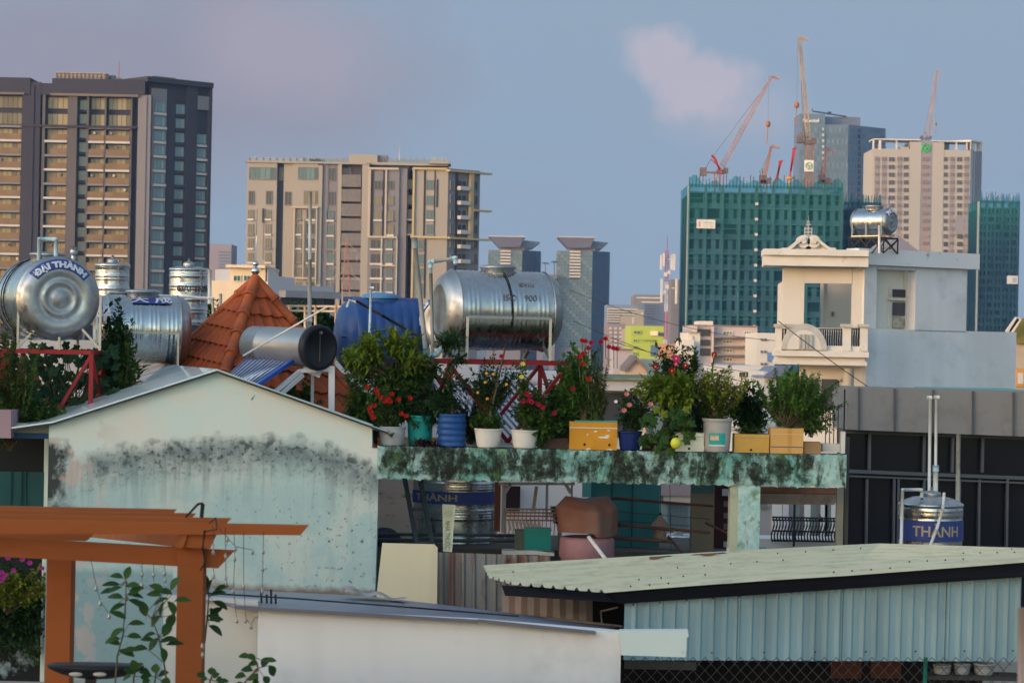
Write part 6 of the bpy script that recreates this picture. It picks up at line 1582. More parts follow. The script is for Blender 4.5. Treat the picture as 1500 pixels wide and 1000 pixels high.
# ---- pergola ---------------------------------------------------------------------------
PW=M('burnt orange stained wood',(.29,.080,.021),.8,0,.12,1.3,stretch=(.35,1,1),dirt=((.20,.055,.015),5,.5,.75,.35),bmp=.15)
pg=thing('pergola','burnt orange wooden pergola with slanted rafter ends, lower left','pergola',W(200,1100,14.6))
def post(x0,x1,y0,Y,xc=None):
    cx=LV((x0+x1)/2,900)[0]; s_=Y/F; w_=(x1-x0)*s_; zt=H+(500-LV((x0+x1)/2,y0)[1])*s_
    b=MB(); b.box(((cx-750)*s_,Y+w_/2,(zt+11.3)/2),(w_,w_,zt-11.3)); b.build('post',PW,pg)
post(258.5,296.5,800,14.5); post(67,103,812,15.6)
def beam(pts,Y,dep=.05): b=MB(); pp_(b,pts,Y,dep); b.build('beam',PW,pg)
beam([(-90,782),(343,806.5),(319,832),(-90,810)],14.56,.06)
beam([(-90,769),(138,780),(126,792),(-90,786)],15.9,.06)
b=MB(); b.prism([W(268,776,14.42),W(319,779,14.42),W(308,803,14.42),W(262,801,14.42)],W(60,768,19.2)-W(268,788,14.42)); b.build('cross_beam',PW,pg)
b=MB(); b.prism([W(268,780,14.40),W(276,780,14.40),W(268,802,14.40),W(257,802,14.40)],(0,.07,0)); b.build('brace',PW,pg)
for i,(Y,xe,ye) in enumerate(((14.38,452,769),(14.66,338,759),(14.92,286,752),(15.18,258,746))):
    zl_=W(xe,ye,Y); s_=Y/F; hh=14*s_ if i==0 else 13*s_
    b=MB(); x0_=(-120-750)*s_
    dz=0 
    b.prism([Vector((x0_,Y,zl_.z+dz)),Vector((zl_.x,Y,zl_.z)),Vector((zl_.x-.05,Y,zl_.z-hh*1.05)),Vector((x0_,Y,zl_.z+dz-hh*1.6))],(0,.045,0)); b.build('rafter',PW,pg)
b=MB(); b.tube([W(272,757,14.3),W(290,738,14.3),W(296,737,14.32),W(294,757,14.3)],.008,6); b.bar(W(298,738,14.33),W(296,758,14.3),.016,.01); b.build('bracket',BLKP,pg)
b=MB(); b.tube([W(300,776,14.25),W(297,800,14.25),W(300,825,14.25),W(293,835,14.25)],.006,6); b.tube([W(306,766,14.25),W(316,758,14.28),W(318,775,14.2),W(300,778,14.25)],.004,5); b.build('cable',CAB,pg)
sl_=thing('string_lights','strings of small clear bulbs hanging from the pergola before the mildewed wall','string lights',W(300,900,14.3))
BULB,nt,bs=nmat('clear bulb'); bs.inputs['Base Color'].default_value=(.30,.27,.22,1); bs.inputs['Roughness'].default_value=.15; bs.inputs['Transmission Weight'].default_value=.4
strands=[[(133,818),(141,858),(147,880),(160,899),(172,884),(186,872)],[(208,822),(208,853)],[(225,824),(225,852)],[(241,826),(242,846)],[(321,773),(345,800),(370,805)],[(330,772),(331,850)],[(343,778),(344,815),(342,862),(347,905)],[(357,776),(357,855),(360,905),(368,914),(376,898)],[(386,778),(385,830),(384,862)],[(296,930),(297,955)],[(312,770),(313,840)]]
wm=MB(); nb_=0
for st_ in strands:
    P3=[W(x,y,14.2) for x,y in st_]; wm.tube(P3,.0022,5)
wm.build('wire',M('dull wire dark',(.08,.075,.07),.6),sl_)
for st_ in strands:
    for (x,y) in st_[1:] + ([((st_[0][0]+st_[1][0])/2,(st_[0][1]+st_[1][1])/2)] if len(st_)<4 else []):
        b=MB(); p=W(x,y+3,14.2); b.lathe([(.003,.018),(.0045,.010),(.009,.0),(.0105,-.008),(.007,-.016),(.001,-.019)],p,(0,0,1),10); b.build('bulb',BULB,sl_)
lm=thing('solar_lamp','black dish shaped lamp with two round lenses at the foot of the pergola','lamp',W(140,1000,14.2))
b=MB(); c_=W(140,974,14.2); b.lathe([(.001,.004),(.285,.004),(.29,0),(.28,-.02),(.2,-.055),(.1,-.075),(.001,-.078)],c_,(0,0,1),40,0,True,(.45,1)); b.build('housing',M('black lamp plastic',(.012,.013,.015),.4),lm)
for x in (111,146): 
    b=MB(); b.ball(W(x,987,14.08),.042,14,8,0,(1,.4,.33)); b.build('lens',M('pale lens',(.40,.36,.30),.2),lm)
b=MB(); b.box(W(133,1000,14.2),(.06,.05,.09)); b.build('bracket',M('black lamp plastic',(.012,.013,.015)),lm)
b=MB(); b.add([(-9,-4,11.3),(2,-4,11.3),(2,18.5,11.3),(-9,18.5,11.3)],[(0,1,2,3)]); b.add([(-9,-4,11.1),(2,-4,11.1),(2,18.5,11.1),(-9,18.5,11.1)],[(3,2,1,0)]); struct(b.build('terrace_floor',M('terrace tiles',(.3,.22,.18),.8)))
# ================================================================= plants
def leaf(mb,p,d,up,L,w,m=0):
    d=d.normalized(); x=d.cross(up)
    if x.length<1e-3: x=Vector((1,0,0))
    x.normalize(); n_=x.cross(d)
    a=p; e=p+d*L-n_*L*.12; l=p+d*L*.45+x*w*.5+n_*w*.14; r_=p+d*L*.45-x*w*.5+n_*w*.14; mdl=p+d*L*.5
    mb.add([a,l,mdl,r_,e],[(0,1,2),(0,2,3),(2,1,4),(2,4,3)],m)
def rv(rd): 
    while True:
        v=Vector((rd.uniform(-1,1),rd.uniform(-1,1),rd.uniform(-1,1)))
        if v.length<1: return v
def branchy(stem,fol,rd,base,c,rad,nbr,npl,L,w,r0=.012,m=0,droop=.2,start=.35,bend=.25,whorl=False,mats=1,shell=.45):
    base,c,rad=Vector(base),Vector(c),Vector(rad)
    nbr=int(nbr*1.7); npl=int(npl*1.7); L*=1.4; w*=1.5; rad=rad*1.1
    for i in range(nbr):
        v=rv(rd); 
        if v.length<shell: v=v.normalized()*rd.uniform(shell,1)
        q_=rd.choice((.7,.85,1,1,1.1,1.3)); tip=c+Vector((v.x*rad.x,v.y*rad.y,v.z*rad.z))*q_
        mid=base*.45+tip*.55+Vector((rd.uniform(-1,1)*rad.x,rd.uniform(-1,1)*rad.y,rd.uniform(-.4,.6)*rad.z))*bend
        seg=7; pts=[]
        for k in range(seg+1):
            t=k/seg; pts.append(base*(1-t)**2+mid*2*t*(1-t)+tip*t*t)
        for k in range(seg): stem.cyl(pts[k],pts[k+1],r0*(1-k/seg*.75),r0*(1-(k+1)/seg*.75),5,0)
        for j in range(npl):
            t=start+(1-start)*(j+rd.random())/npl; k=min(seg-1,int(t*seg)); f_=t*seg-k
            p=pts[k]+(pts[k+1]-pts[k])*f_; d=(pts[k+1]-pts[k]).normalized()
            o=rv(rd).normalized(); dd=(d*.5+o*.9+Vector((0,0,.15-droop))).normalized()
            leaf(fol,p+o*.01,dd,Vector((rd.uniform(-.4,.4),rd.uniform(-.4,.4),1)),L*rd.uniform(.6,1.2),w*rd.uniform(.7,1.2),m if mats==1 else rd.randrange(mats))
STEM=M('brown green stem',(.11,.08,.045),.8,0,.3,10); STEMG=M('green stem',(.08,.13,.04),.6,0,.2,10)
LG=leafmat('leaf mid green',(.022,.065,.014),(.075,.135,.022)); LDK=leafmat('leaf dark green',(.012,.040,.014),(.035,.085,.022)); LLM=leafmat('leaf lime green',(.07,.14,.015),(.20,.25,.025)); LYG=leafmat('leaf yellow green',(.09,.14,.015),(.26,.27,.03)); LOL=leafmat('leaf olive',(.05,.07,.025),(.11,.12,.035)); LFN=leafmat('leaf fresh green',(.028,.085,.014),(.085,.18,.028))
def flower(mb,p,r,m=0,n=9,layers=2):
    for l in range(layers):
        for i in range(n):
            a=2*pi*i/n+l*.3; d=Vector((cos(a),-.55-l*.4,sin(a)*.8+.2)).normalized()
            leaf(mb,p,d,Vector((0,-1,.3)),r*(1-.25*l),r*.62,m)
def px3(x,y,Y): return W(x,y,Y)
POTS_G='potted plants along the mossy beam'
zB=H+(500-657)/K30      # top of the beam
def pot_thing(name,label,x,Y=30.28,cat='potted plant'):
    p=W(x,655,Y); return thing(name,label,cat,(p.x,Y,zB),POTS_G)
def roundpot(t_,x,wt,wb,ytop,Y,mat,rim=.012,soil=True,ridges=0,flare=1.04,lipm=None):
    s_=Y/F; c=Vector(((LV(x,640)[0]-750)*s_,Y,zB)); h_=(LV(x,655)[1]-LV(x,ytop)[1])*s_; rt,rb=wt/2*s_,wb/2*s_
    pr=[(.001,0),(rb*.96,0),(rb,.008)]
    n=24
    for i in range(1,n):
        t=i/n; r=rb+(rt-rb)*(t**.7); 
        if ridges: r+=.008*(sin(t*2*pi*ridges))
        pr.append((r,h_*t*.93))
    pr+=[(rt*flare,h_*.935),(rt*flare+rim*.3,h_*.96),(rt*flare,h_),(rt*.95,h_),(rt*.9,h_*.9),(.001,h_*.88)]
    b=MB(); b.lathe(pr,c,(0,0,1),36); b.build('pot',mat,t_); return c,h_
def boxpot(t_,x0,x1,ytop,Y,mats,dep=.28,fn=None):
    s_=Y/F; lx0,lx1=LV(x0,640)[0],LV(x1,640)[0]; h_=(LV((x0+x1)/2,656)[1]-LV((x0+x1)/2,ytop)[1])*s_
    xc=((lx0+lx1)/2-750)*s_; w_=(lx1-lx0)*s_; b=MB()
    th=.018
    b.box((xc,Y+th/2,zB+h_/2),(w_,th,h_)); b.box((xc,Y+dep-th/2,zB+h_/2),(w_,th,h_)); b.box((xc-w_/2+th/2,Y+dep/2,zB+h_/2),(th,dep-2*th,h_)); b.box((xc+w_/2-th/2,Y+dep/2,zB+h_/2),(th,dep-2*th,h_)); b.box((xc,Y+dep/2,zB+h_*.86),(w_-2*th,dep-2*th,.02),0,1)
    if fn: fn(b,xc,w_,h_,Y)
    b.build('box',mats,t_); return Vector((xc,Y+dep/2,zB)),h_
SOIL=M('dark soil',(.05,.035,.025),.95)
WPOT=M('white ceramic pot',(.68,.62,.56),.45,0,.06,3,dirt=((.40,.33,.27),4,.58,.72,.5)); GPOT=M('grey plastic pot',(.42,.42,.42),.6,0,.1,3,dirt=((.26,.24,.22),4,.5,.7,.6))
RED=leafmat('red petals',(.33,.008,.008),(.50,.02,.012),.5); CRM=leafmat('crimson petals',(.30,.008,.03),(.42,.015,.05)); PNK=leafmat('salmon pink petals',(.62,.18,.17),(.75,.3,.26)); MAG=leafmat('magenta petals',(.6,.02,.14),(.7,.06,.2)); YEL=leafmat('yellow petals',(.75,.58,.05),(.8,.7,.15)); BOU=leafmat('bougainvillea',(.35,.02,.22),(.5,.05,.3))
def finish(t_,stem,fol,mats=None,fl=(),flmat=None,r=.035,stm=None):
    if stem.v: stem.build('stem',stm or STEM,t_)
    if fol.v: fol.build('foliage',mats or LG,t_)
    for i,f_ in enumerate(fl):
        b=MB(); flower(b,W(f_[0],f_[1],f_[2] if len(f_)>2 else 30.0),r); b.build('flower',flmat,t_)
rd=random.Random(11)
# 1 euphorbia in grey pot
t_=pot_thing('potted_plant','thorny plant with scarlet flower clusters in a grey tapered pot, first on the beam',574)
c,h_=roundpot(t_,574,40,32,627,30.28,GPOT); st,fo=MB(),MB()
branchy(st,fo,rd,c+Vector((0,0,h_*.9)),W(565,600,30.25),(.26,.2,.28),16,20,.055,.026,.010)
finish(t_,st,fo,LG,[(538,567),(551,571),(558,582),(568,584),(574,577),(584,585),(601,583),(548,594),(543,602),(545,608),(588,606),(595,609),(553,576),(564,588),(541,598),(572,588),(547,612)],RED,.040)
# 2 tall tree-like shrub in teal bucket
t_=pot_thing('potted_tree','tall bushy shrub with lime topped leaves in a teal bucket, before the blue tank',614,30.45)
c,h_=roundpot(t_,615,38,33,611,30.5,M('teal bucket',(.015,.28,.25),.45,0,.1,3)); st,fo=MB(),MB(); st.cyl(c+Vector((0,0,.2)),W(600,560,30.6),.018,.014,8)
branchy(st,fo,rd,W(600,575,30.6),W(585,560,30.65),(.52,.3,.38),34,26,.085,.034,.009,0,mats=1,droop=.25)
fo2=MB(); 
for (x,y,rx,ry,n_) in ((535,505,.28,.20,14),(590,495,.20,.16,9),(610,520,.22,.22,9),(512,520,.16,.14,7)): branchy(st,fo2,rd,W(585,560,30.6),W(x,y,30.6),(rx,.22,ry),n_,20,.085,.034,.007,0,droop=.2,start=.6)
o=fo2.build('young_leaves',LLM,t_); 
fo3=MB(); branchy(st,fo3,rd,W(590,590,30.5),W(620,600,30.4),(.38,.2,.34),26,24,.06,.024,.006,0); fo3.build('dark_leaves',LDK,t_)
finish(t_,st,fo,LG)
t_=pot_thing('leafy_shrub','loose shrub with long drooping leaves spilling over the end of the gable roof',530,30.8,'shrub'); st,fo=MB(),MB()
branchy(st,fo,rd,W(550,650,30.9),W(528,590,30.9),(.30,.2,.33),20,18,.12,.038,.010,0,droop=.35); finish(t_,st,fo,LG)
# 3 dark bag of dead leaves
t_=pot_thing('leaf_heap','low dark heap of dead leaves and plastic between teal bucket and blue drum',620,30.1,'heap'); st,fo=MB(),MB()
for i in range(260): p=W(620,652,30.1)+Vector((rd.gauss(0,.09),rd.uniform(-.06,.1),abs(rd.gauss(0,.03)))); leaf(fo,p,rv(rd),Vector((0,0,1)),.06,.03)
finish(t_,st,fo,leafmat('dead leaf',(.012,.01,.012),(.07,.03,.02)))
# 4 blue ribbed drum with a young papaya
t_=pot_thing('potted_plant','thin stemmed sapling in a blue ribbed drum pot',661)
c,h_=roundpot(t_,661.5,41,41,607,30.28,M('blue drum plastic',(.02,.075,.24),.4,0,.12,3,dirt=((.05,.12,.24),3,.55,.7,.6)),ridges=5,flare=1.0); st,fo=MB(),MB()
pts=[W(662,607,30.3),W(663,570,30.3),W(662,530,30.3),W(660,490,30.3)]
for i in range(3): st.cyl(pts[i],pts[i+1],.014-.003*i,.011-.003*i,7)
for (x,y,rx,rz,n_) in ((660,497,.17,.12,9),(661,560,.2,.16,8),(640,590,.2,.18,14),(665,525,.13,.1,4)): branchy(st,fo,rd,W(661,y+14,30.3),W(x,y,30.3),(rx,.15,rz),n_,11,.075,.026,.004,0,droop=.3)
finish(t_,st,fo,LDK)
# 5 white pot, small citrus
t_=pot_thing('potted_citrus','dark small leaved citrus with tiny orange fruit, left of the two white pots',715)
c,h_=roundpot(t_,715,40,30,627,30.2,WPOT); st,fo=MB(),MB()
st.cyl(c+Vector((0,0,.2)),W(724,545,30.3),.012,.010,6); st.cyl(c+Vector((-.02,0,.2)),W(741,505,30.15),.016,.012,6)
branchy(st,fo,rd,W(716,605,30.3),W(722,558,30.35),(.32,.25,.30),46,30,.036,.015,.005,0,droop=.1,mats=1)
fo2=MB(); branchy(st,fo2,rd,c+Vector((0,0,.22)),W(715,613,30.2),(.22,.14,.09),24,12,.045,.032,.003); fo2.build('undergrowth',LG,t_)
finish(t_,st,fo,LDK)
for (x,y) in ((723,548),(711,560),(713,547),(714,584),(742,563),(700,575)): b=MB(); b.ball(W(x,y,30.0),.020,10,8); b.build('fruit',M('orange fruit',(.62,.28,.04),.45,0,.1,8),t_)
# 6 white pot, roses
t_=pot_thing('potted_rose','rose bush with red and yellow blooms, right of the two white pots',768)
c,h_=roundpot(t_,768.5,40,31,628,30.2,WPOT); st,fo=MB(),MB()
branchy(st,fo,rd,c+Vector((0,0,.22)),W(778,590,30.3),(.27,.2,.27),30,20,.045,.026,.006); branchy(st,fo,rd,c+Vector((0,0,.22)),W(765,550,30.3),(.10,.1,.18),8,16,.045,.026,.005)
branchy(st,fo,rd,c+Vector((.1,0,.22)),W(800,625,30.2),(.28,.15,.16),22,16,.06,.045,.004)
finish(t_,st,fo,LG,[(771,577),(776,580),(766,588),(775,587),(795,597),(779,589),(812,605),(788,592),(735,522)],CRM,.042)
for (x,y) in ((766,533),(764,552)): b=MB(); flower(b,W(x,y,30.0),.04); b.build('flower',YEL,t_)
# 7 brown trough
t_=pot_thing('potted_plant','low dark brown trough with trailing leaves left of the big yellow box',811); 
c,h_=boxpot(t_,790,832,640,30.2,[M('dark brown trough',(.055,.03,.025),.7,0,.2,4),SOIL],.3); st,fo=MB(),MB()
branchy(st,fo,rd,c+Vector((0,0,.1)),W(815,620,30.4),(.25,.15,.17),20,16,.07,.06,.005); finish(t_,st,fo,LG)
# 8 yellow box
YB=M('yellow painted box',(.60,.26,.02),.55,0,.1,2.5,dirt=((.34,.13,.015),3,.52,.72,.6))
def chips(b,xc,w_,h_,Y):
    rq=random.Random(5)
    for (fx,fz,a_,c_) in ((.22,-.05,.075,.014),(.05,.16,.028,.010),(.32,.20,.028,.008),(-.12,.04,.012,.010),(.30,.02,.04,.012),(-.1,-.47,.04,.01),(.35,-.48,.05,.01)):
        c0=Vector((xc+fx*w_,Y-.002,zB+h_*.5+fz*h_)); n=11
        b.prism([c0+Vector((a_*cos(2*pi*k/n)*rq.uniform(.6,1.1),0,c_*sin(2*pi*k/n)*rq.uniform(.5,1.2))) for k in range(n)],(0,.0018,0),2)
    b.box((xc,Y-.003,zB+h_*.78),(w_*1.0,.004,.010),0,2); b.box((xc+.03,Y+.14,zB+h_+.006),(w_*.9,.3,.012),0,3)
    for fx in (-.18,.34): c0=Vector((xc+fx*w_,Y-.003,zB+.1*h_+.03)); b.cyl(c0,c0+Vector((0,.0035,0)),.016,.016,12,4)
t_=pot_thing('planter_box','large chipped yellow paint planter box with teal rim and a high mixed flowering shrub',868)
c,h_=boxpot(t_,834,904,615,30.15,[YB,SOIL,M('bare white chip',(.68,.64,.56),.7),M('teal strip',(.02,.35,.25),.5),M('drain hole',(.02,.012,.008),.8)],.34,chips); st,fo=MB(),MB()
branchy(st,fo,rd,c+Vector((-.1,0,h_)),W(838,555,30.6),(.24,.25,.46),44,26,.070,.034,.008,0,droop=.3); finish(t_,st,fo,LFN)
st,fo=MB(),MB(); branchy(st,fo,rd,c+Vector((.05,0,h_)),W(872,570,30.4),(.22,.25,.46),44,26,.040,.014,.005,0,droop=.1); fo.build('feathery_leaves',LOL,t_); st.build('stem',STEMG,t_)
for (x,y,m_) in ((858,500,CRM),(866,502,CRM),(853,499,RED),(880,501,CRM),(887,496,RED),(892,508,CRM),(899,510,CRM),(862,510,CRM),(854,518,RED),(854,533,RED),(839,569,CRM),(862,555,RED),(849,523,RED),(904,511,CRM)):
    b=MB(); p=W(x,y,30.1); flower(b,p,.042,0,10,2); b.cyl(p,p+Vector((.01,.1,-.25)),.004,.005,5,1); b.build('flower',[m_,STEMG],t_)
# 9 navy pot with pink roses
t_=pot_thing('potted_rose','salmon pink rose bush in a navy glazed pot',922)
c,h_=roundpot(t_,923,35,28,627,30.25,M('navy glaze',(.012,.025,.11),.25,0,.1,3)); st,fo=MB(),MB()
branchy(st,fo,rd,c+Vector((0,0,.2)),W(930,595,30.3),(.22,.2,.26),30,18,.045,.026,.005); finish(t_,st,fo,LDK,[(918,577),(922,593),(953,592),(914,601)],PNK,.042)
t_.location=t_.location
b=MB(); flower(b,W(902,588,30.1),.03); b.build('flower',M('white petals',(.75,.75,.72),.5),t_)
# 10 pumpkin vine / papaya
t_=pot_thing('trailing_vine','pale leaved papaya seedling over a big leaved trailing vine with one yellow fruit',962)
c,h_=boxpot(t_,942,986,641,30.3,[M('maroon trough',(.06,.018,.02),.7,0,.2,4),SOIL],.25); st,fo=MB(),MB()
st.cyl(c+Vector((0,0,.1)),W(985,590,30.2),.02,.016,8)
def lobed(mb,p,nrm,R_,m=0):
    nrm=nrm.normalized(); x=nrm.cross(Vector((0,0,1))); x = x.normalized() if x.length>.01 else Vector((1,0,0)); y=nrm.cross(x)
    vs=[p]; n=25
    for k in range(n):
        a=2*pi*k/n; r=R_*(.52+.48*abs(cos(a*2.5)))*(1-.25*cos(a)); vs.append(p+x*(r*cos(a))+y*(r*sin(a))-nrm*(r*(.12+.22*abs(sin(a*2.5)))))
    mb.add(vs,[(0,1+k,1+(k+1)%n) for k in range(n)],m)
branchy(st,fo,rd,W(982,595,30.2),W(975,568,30.2),(.34,.22,.16),40,13,.10,.034,.004,0,droop=.55,start=.45)
fo.build('papaya_leaves',LLM,t_); fo=MB()
for i in range(46):
    x,y=rd.uniform(935,1015),rd.uniform(598,650); p=W(x,y,30.0+rd.uniform(-.12,.3)); lobed(fo,p,Vector((rd.uniform(-.5,.5),-1,rd.uniform(.0,.9))),rd.uniform(.05,.085)); st.cyl(p,c+Vector((rd.uniform(-.1,.1),0,.1)),.003,.004,4)
for (x,y) in ((970,650),(962,658),(980,660)): lobed(fo,W(x,y,29.9),Vector((.1,-1,.3)),.07)
finish(t_,st,fo,LG,stm=STEMG)
b=MB(); b.ball(W(990,649,29.9),.068,20,14,0,(1,1,1.05)); b.build('fruit',M('yellow fruit',(.60,.60,.05),.45,0,.1,4),t_)
for (x,y) in ((961,600),(1004,600),(972,606)): b=MB(); lobed(b,W(x,y,29.95),Vector((.2,-1,.2)),.06); b.build('yellowing_leaf',LYG,t_)
# 11 cream box with tall zinnias
def holes(b,xc,w_,h_,Y):
    b.box((xc,Y-.002,zB+h_*.8),(w_,.004,.006),0,2)
    for fx in (-.02,): c0=Vector((xc+fx*w_,Y-.003,zB+.035)); b.cyl(c0,c0+Vector((0,.003,0)),.016,.016,12,3)
HOLE=M('drain hole',(.02,.012,.008))
t_=pot_thing('planter_box','small cream white planter box with tall magenta zinnias',1010)
c,h_=boxpot(t_,990,1031,629,30.2,[M('cream white box',(.66,.63,.50),.6,0,.06,3,dirt=((.4,.36,.26),4,.6,.7,.5)),SOIL,M('box line',(.3,.27,.2)),HOLE],.3,holes); st,fo=MB(),MB()
branchy(st,fo,rd,c+Vector((-.05,0,h_)),W(985,540,30.5),(.30,.2,.34),30,20,.050,.030,.005,0); branchy(st,fo,rd,c+Vector((0,0,h_)),W(1008,590,30.45),(.2,.2,.3),20,18,.045,.025,.005,0)
for (x,y) in ((1018,505),(1019,520),(978,520),(960,545),(1010,540)): branchy(st,fo,rd,W(x-4,560,30.4),W(x,y+8,30.4),(.03,.03,.06),3,14,.045,.022,.005)
finish(t_,st,fo,LDK)
for (x,y,m_,r_) in ((990,525,MAG,.06),(990,533,MAG,.04),(1046,519,CRM,.045),(960,537,CRM,.05),(1004,535,CRM,.045),(984,543,RED,.05),(1045,522,CRM,.03)):
    b=MB(); p=W(x,y,30.1); flower(b,p,r_,0,12,2); b.ball(p+Vector((0,-.02,0)),.011,8,6,1); b.cyl(p,p+Vector((-.01,.1,-.3)),.004,.006,5,2); b.build('flower',[m_,YEL,STEMG],t_)
# 12 grey bucket with teal label
t_=pot_thing('potted_shrub','lime budded shrub in a tall grey bucket with a torn teal label',1050)
c,h_=roundpot(t_,1050.5,42,36,606,30.25,M('old grey bucket',(.40,.37,.34),.6,0,.15,3,dirt=((.26,.22,.19),3,.5,.7,.7)),flare=1.07)
b=MB(); R_=39/2*30.25/F
def lab(u,v): a=-.75+1.3*u; zz_=c.z+h_*(.18+.5*v); r_=R_*(.955+.07*(.18+.5*v))+.006; return Vector((c.x+sin(a)*r_,c.y-cos(a)*r_,zz_))
b.grid(lab,16,4,0,True); b.grid(lambda u,v: lab(.1+.5*u,.35+.3*v)+Vector((0,-.003,0)),8,3,1,True); b.grid(lambda u,v: lab(.0+1.0*u,.0+.10*v)+Vector((0,-.003,0)),8,2,2,True); b.build('label',[M('teal label',(.02,.33,.28),.5,0,.15,6),M('peach print',(.55,.36,.26),.6,0,.5,9),M('white print',(.6,.58,.54),.6)],t_); st,fo=MB(),MB()
branchy(st,fo,rd,c+Vector((0,0,h_*.9)),W(1047,585,30.4),(.30,.22,.22),34,20,.048,.026,.007); fo2=MB()
branchy(st,fo2,rd,c+Vector((0,0,h_)),W(1050,562,30.35),(.38,.24,.25),40,16,.042,.022,.005,0,start=.55); fo2.build('budding_tips',LYG,t_); finish(t_,st,fo,LG)
# 13 yellow cork box with fern
t_=pot_thing('potted_fern','arching fern in a mustard yellow foam box',1101)
c,h_=boxpot(t_,1076,1127,629,30.2,[M('mustard box',(.55,.32,.07),.7,0,.12,3,dirt=((.36,.21,.06),3,.5,.7,.6)),SOIL,M('box line',(.3,.27,.2)),HOLE],.3,holes); st,fo=MB(),MB()
for i in range(34):
    a=rd.uniform(0,2*pi); l=rd.uniform(.18,.30); p0=c+Vector((rd.uniform(-.1,.1),0,h_*.9)); d=Vector((cos(a),sin(a)*.6,rd.uniform(.5,1.0))).normalized(); p=p0
    for k in range(14):
        d=(d+Vector((0,0,-.055))).normalized(); q=p+d*l/14; st.cyl(p,q,.003,.002,4); sd=d.cross(Vector((0,0,1))).normalized(); ww=.055*sin(pi*(k+1)/15)+.01
        leaf(fo,q,sd+d*.4,Vector((0,0,1)),ww,.016); leaf(fo,q,-sd+d*.4,Vector((0,0,1)),ww,.016); p=q
finish(t_,st,fo,LFN,stm=STEMG)
# 14 strapped box with big shrub
def straps(b,xc,w_,h_,Y):
    b.box((xc+.03,Y-.002,zB+h_/2),(.05,.004,h_),0,2); b.box((xc,Y-.003,zB+h_*.26),(w_,.004,.010),0,3); b.box((xc,Y-.003,zB+h_*.76),(w_,.004,.008),0,4)
t_=pot_thing('planter_box','big round green shrub in an orange yellow box with tape and a blue strap',1152)
c,h_=boxpot(t_,1129,1177,619,30.15,[M('orange foam box',(.60,.33,.10),.7,0,.08,3),SOIL,M('brown tape',(.50,.26,.06),.4),M('blue strap',(.05,.07,.18),.5),M('pale tape',(.65,.45,.25))],.3,straps); st,fo=MB(),MB()
branchy(st,fo,rd,c+Vector((0,0,h_)),W(1172,585,30.6),(.47,.35,.36),90,34,.040,.019,.008,0,droop=.15,start=.4); fo2=MB()
branchy(st,fo2,rd,c+Vector((0,0,h_)),W(1165,572,30.5),(.42,.32,.30),40,22,.040,.019,.006,0,start=.6); fo2.build('young_leaves',leafmat('leaf spring',(.06,.15,.02),(.14,.25,.035)),t_); branchy(st,fo,rd,c+Vector((.1,0,h_)),W(1200,615,30.5),(.3,.2,.2),24,24,.04,.019,.006)
finish(t_,st,fo,LFN)
st,fo=MB(),MB(); t_=pot_thing('leafy_shrub','dark broad leaved shrub between the bucket and the big round shrub',1105,31,'shrub'); branchy(st,fo,rd,W(1105,640,31),W(1100,590,31),(.30,.2,.26),26,16,.085,.04,.006,0,droop=.4); finish(t_,st,fo,LDK)
# 15 small brown box
t_=pot_thing('planter_box','small brown wooden box right of the strapped box',1189); boxpot(t_,1178,1203,639,30.2,[M('brown wood box',(.30,.17,.08),.8,0,.2,4),SOIL],.25)
# white railing at the end of the beam
t_=thing('white_railing','white post and thin iron bars at the right end of the beam','railing',W(1220,655,31)); b=MB(); fb(b,1205,650,1232,662,30.4,.2,0)
for x in (1209,1215,1221,1227): fb(b,x,592,x+1.2,652,30.6,.012,1)
fb(b,1232,632,1238,664,30.3,.12,0); fb(b,1236,570,1238,640,30.7,.03,1)
b.build('rail',[M('white railing paint',(.60,.56,.50),.6,0,.1,5),BLKP],t_)
# 16 plants at the left: vines round the red stand
def bush(name,label,x,y,Y,rad,base,nb,npl,L,w,mat,cat='shrub',group='shrubs behind the glossy roof',droop=.2,r0=.008,shell=.4):
    p=W(*base,Y); t_=thing(name,label,cat,p,group); st,fo=MB(),MB(); branchy(st,fo,rd,p,W(x,y,Y),rad,nb,npl,L,w,r0,0,droop=droop,shell=shell); finish(t_,st,fo,mat); return t_
bush('leafy_shrub','upright dark leafy shrub in front of the lying steel tank',170,500,31.8,(.20,.2,.52),(175,600),34,26,.075,.036,LDK)
bush('leafy_shrub','sunlit green sprays right of the upright shrub at the lying tank',190,515,31.6,(.20,.18,.34),(178,600),12,16,.085,.036,LG)
bush('leafy_shrub','dense fine leaved shrub at the left edge under the big lettered tank',8,560,30.5,(.42,.3,.62),(15,660),70,30,.045,.026,LG)
bush('leafy_shrub','low green growth over the left corner of the glossy roof',50,605,30.6,(.42,.25,.17),(40,640),44,26,.042,.025,LG)
bush('leafy_shrub','olive lit sprays at the left edge beside the big lettered tank',12,505,31,(.2,.2,.35),(12,600),16,20,.06,.03,LOL)
t_=thing('trailing_vine','broad leaved dark vine filling the red braced stand at the left','vine',W(90,600,31.4),'shrubs behind the glossy roof'); st,fo=MB(),MB()
for i in range(230):
    x,y=rd.uniform(30,170),rd.uniform(505,600); 
    if y<545 and 70<x<130 and rd.random()<.5: continue
    p=W(x,y,31.6+rd.uniform(-.4,.4)); lobed(fo,p,Vector((rd.uniform(-.6,.6),-1,rd.uniform(-.2,.9))),rd.uniform(.05,.10))
    if i%3==0: st.cyl(p,W(95+rd.uniform(-30,30),610,31.6),.006,.008,5)
finish(t_,st,fo,leafmat('leaf vine dark',(.010,.038,.018),(.035,.085,.035)))
bush('leafy_shrub','green shrub peeping behind the solar heater legs',437,585,32.6,(.30,.2,.25),(440,630),24,18,.07,.035,LG)
bush('leafy_shrub','small hedge beside the thin pipes left of the tiled roof',315,460,37,(.30,.2,.22),(315,490),30,20,.05,.03,LG)
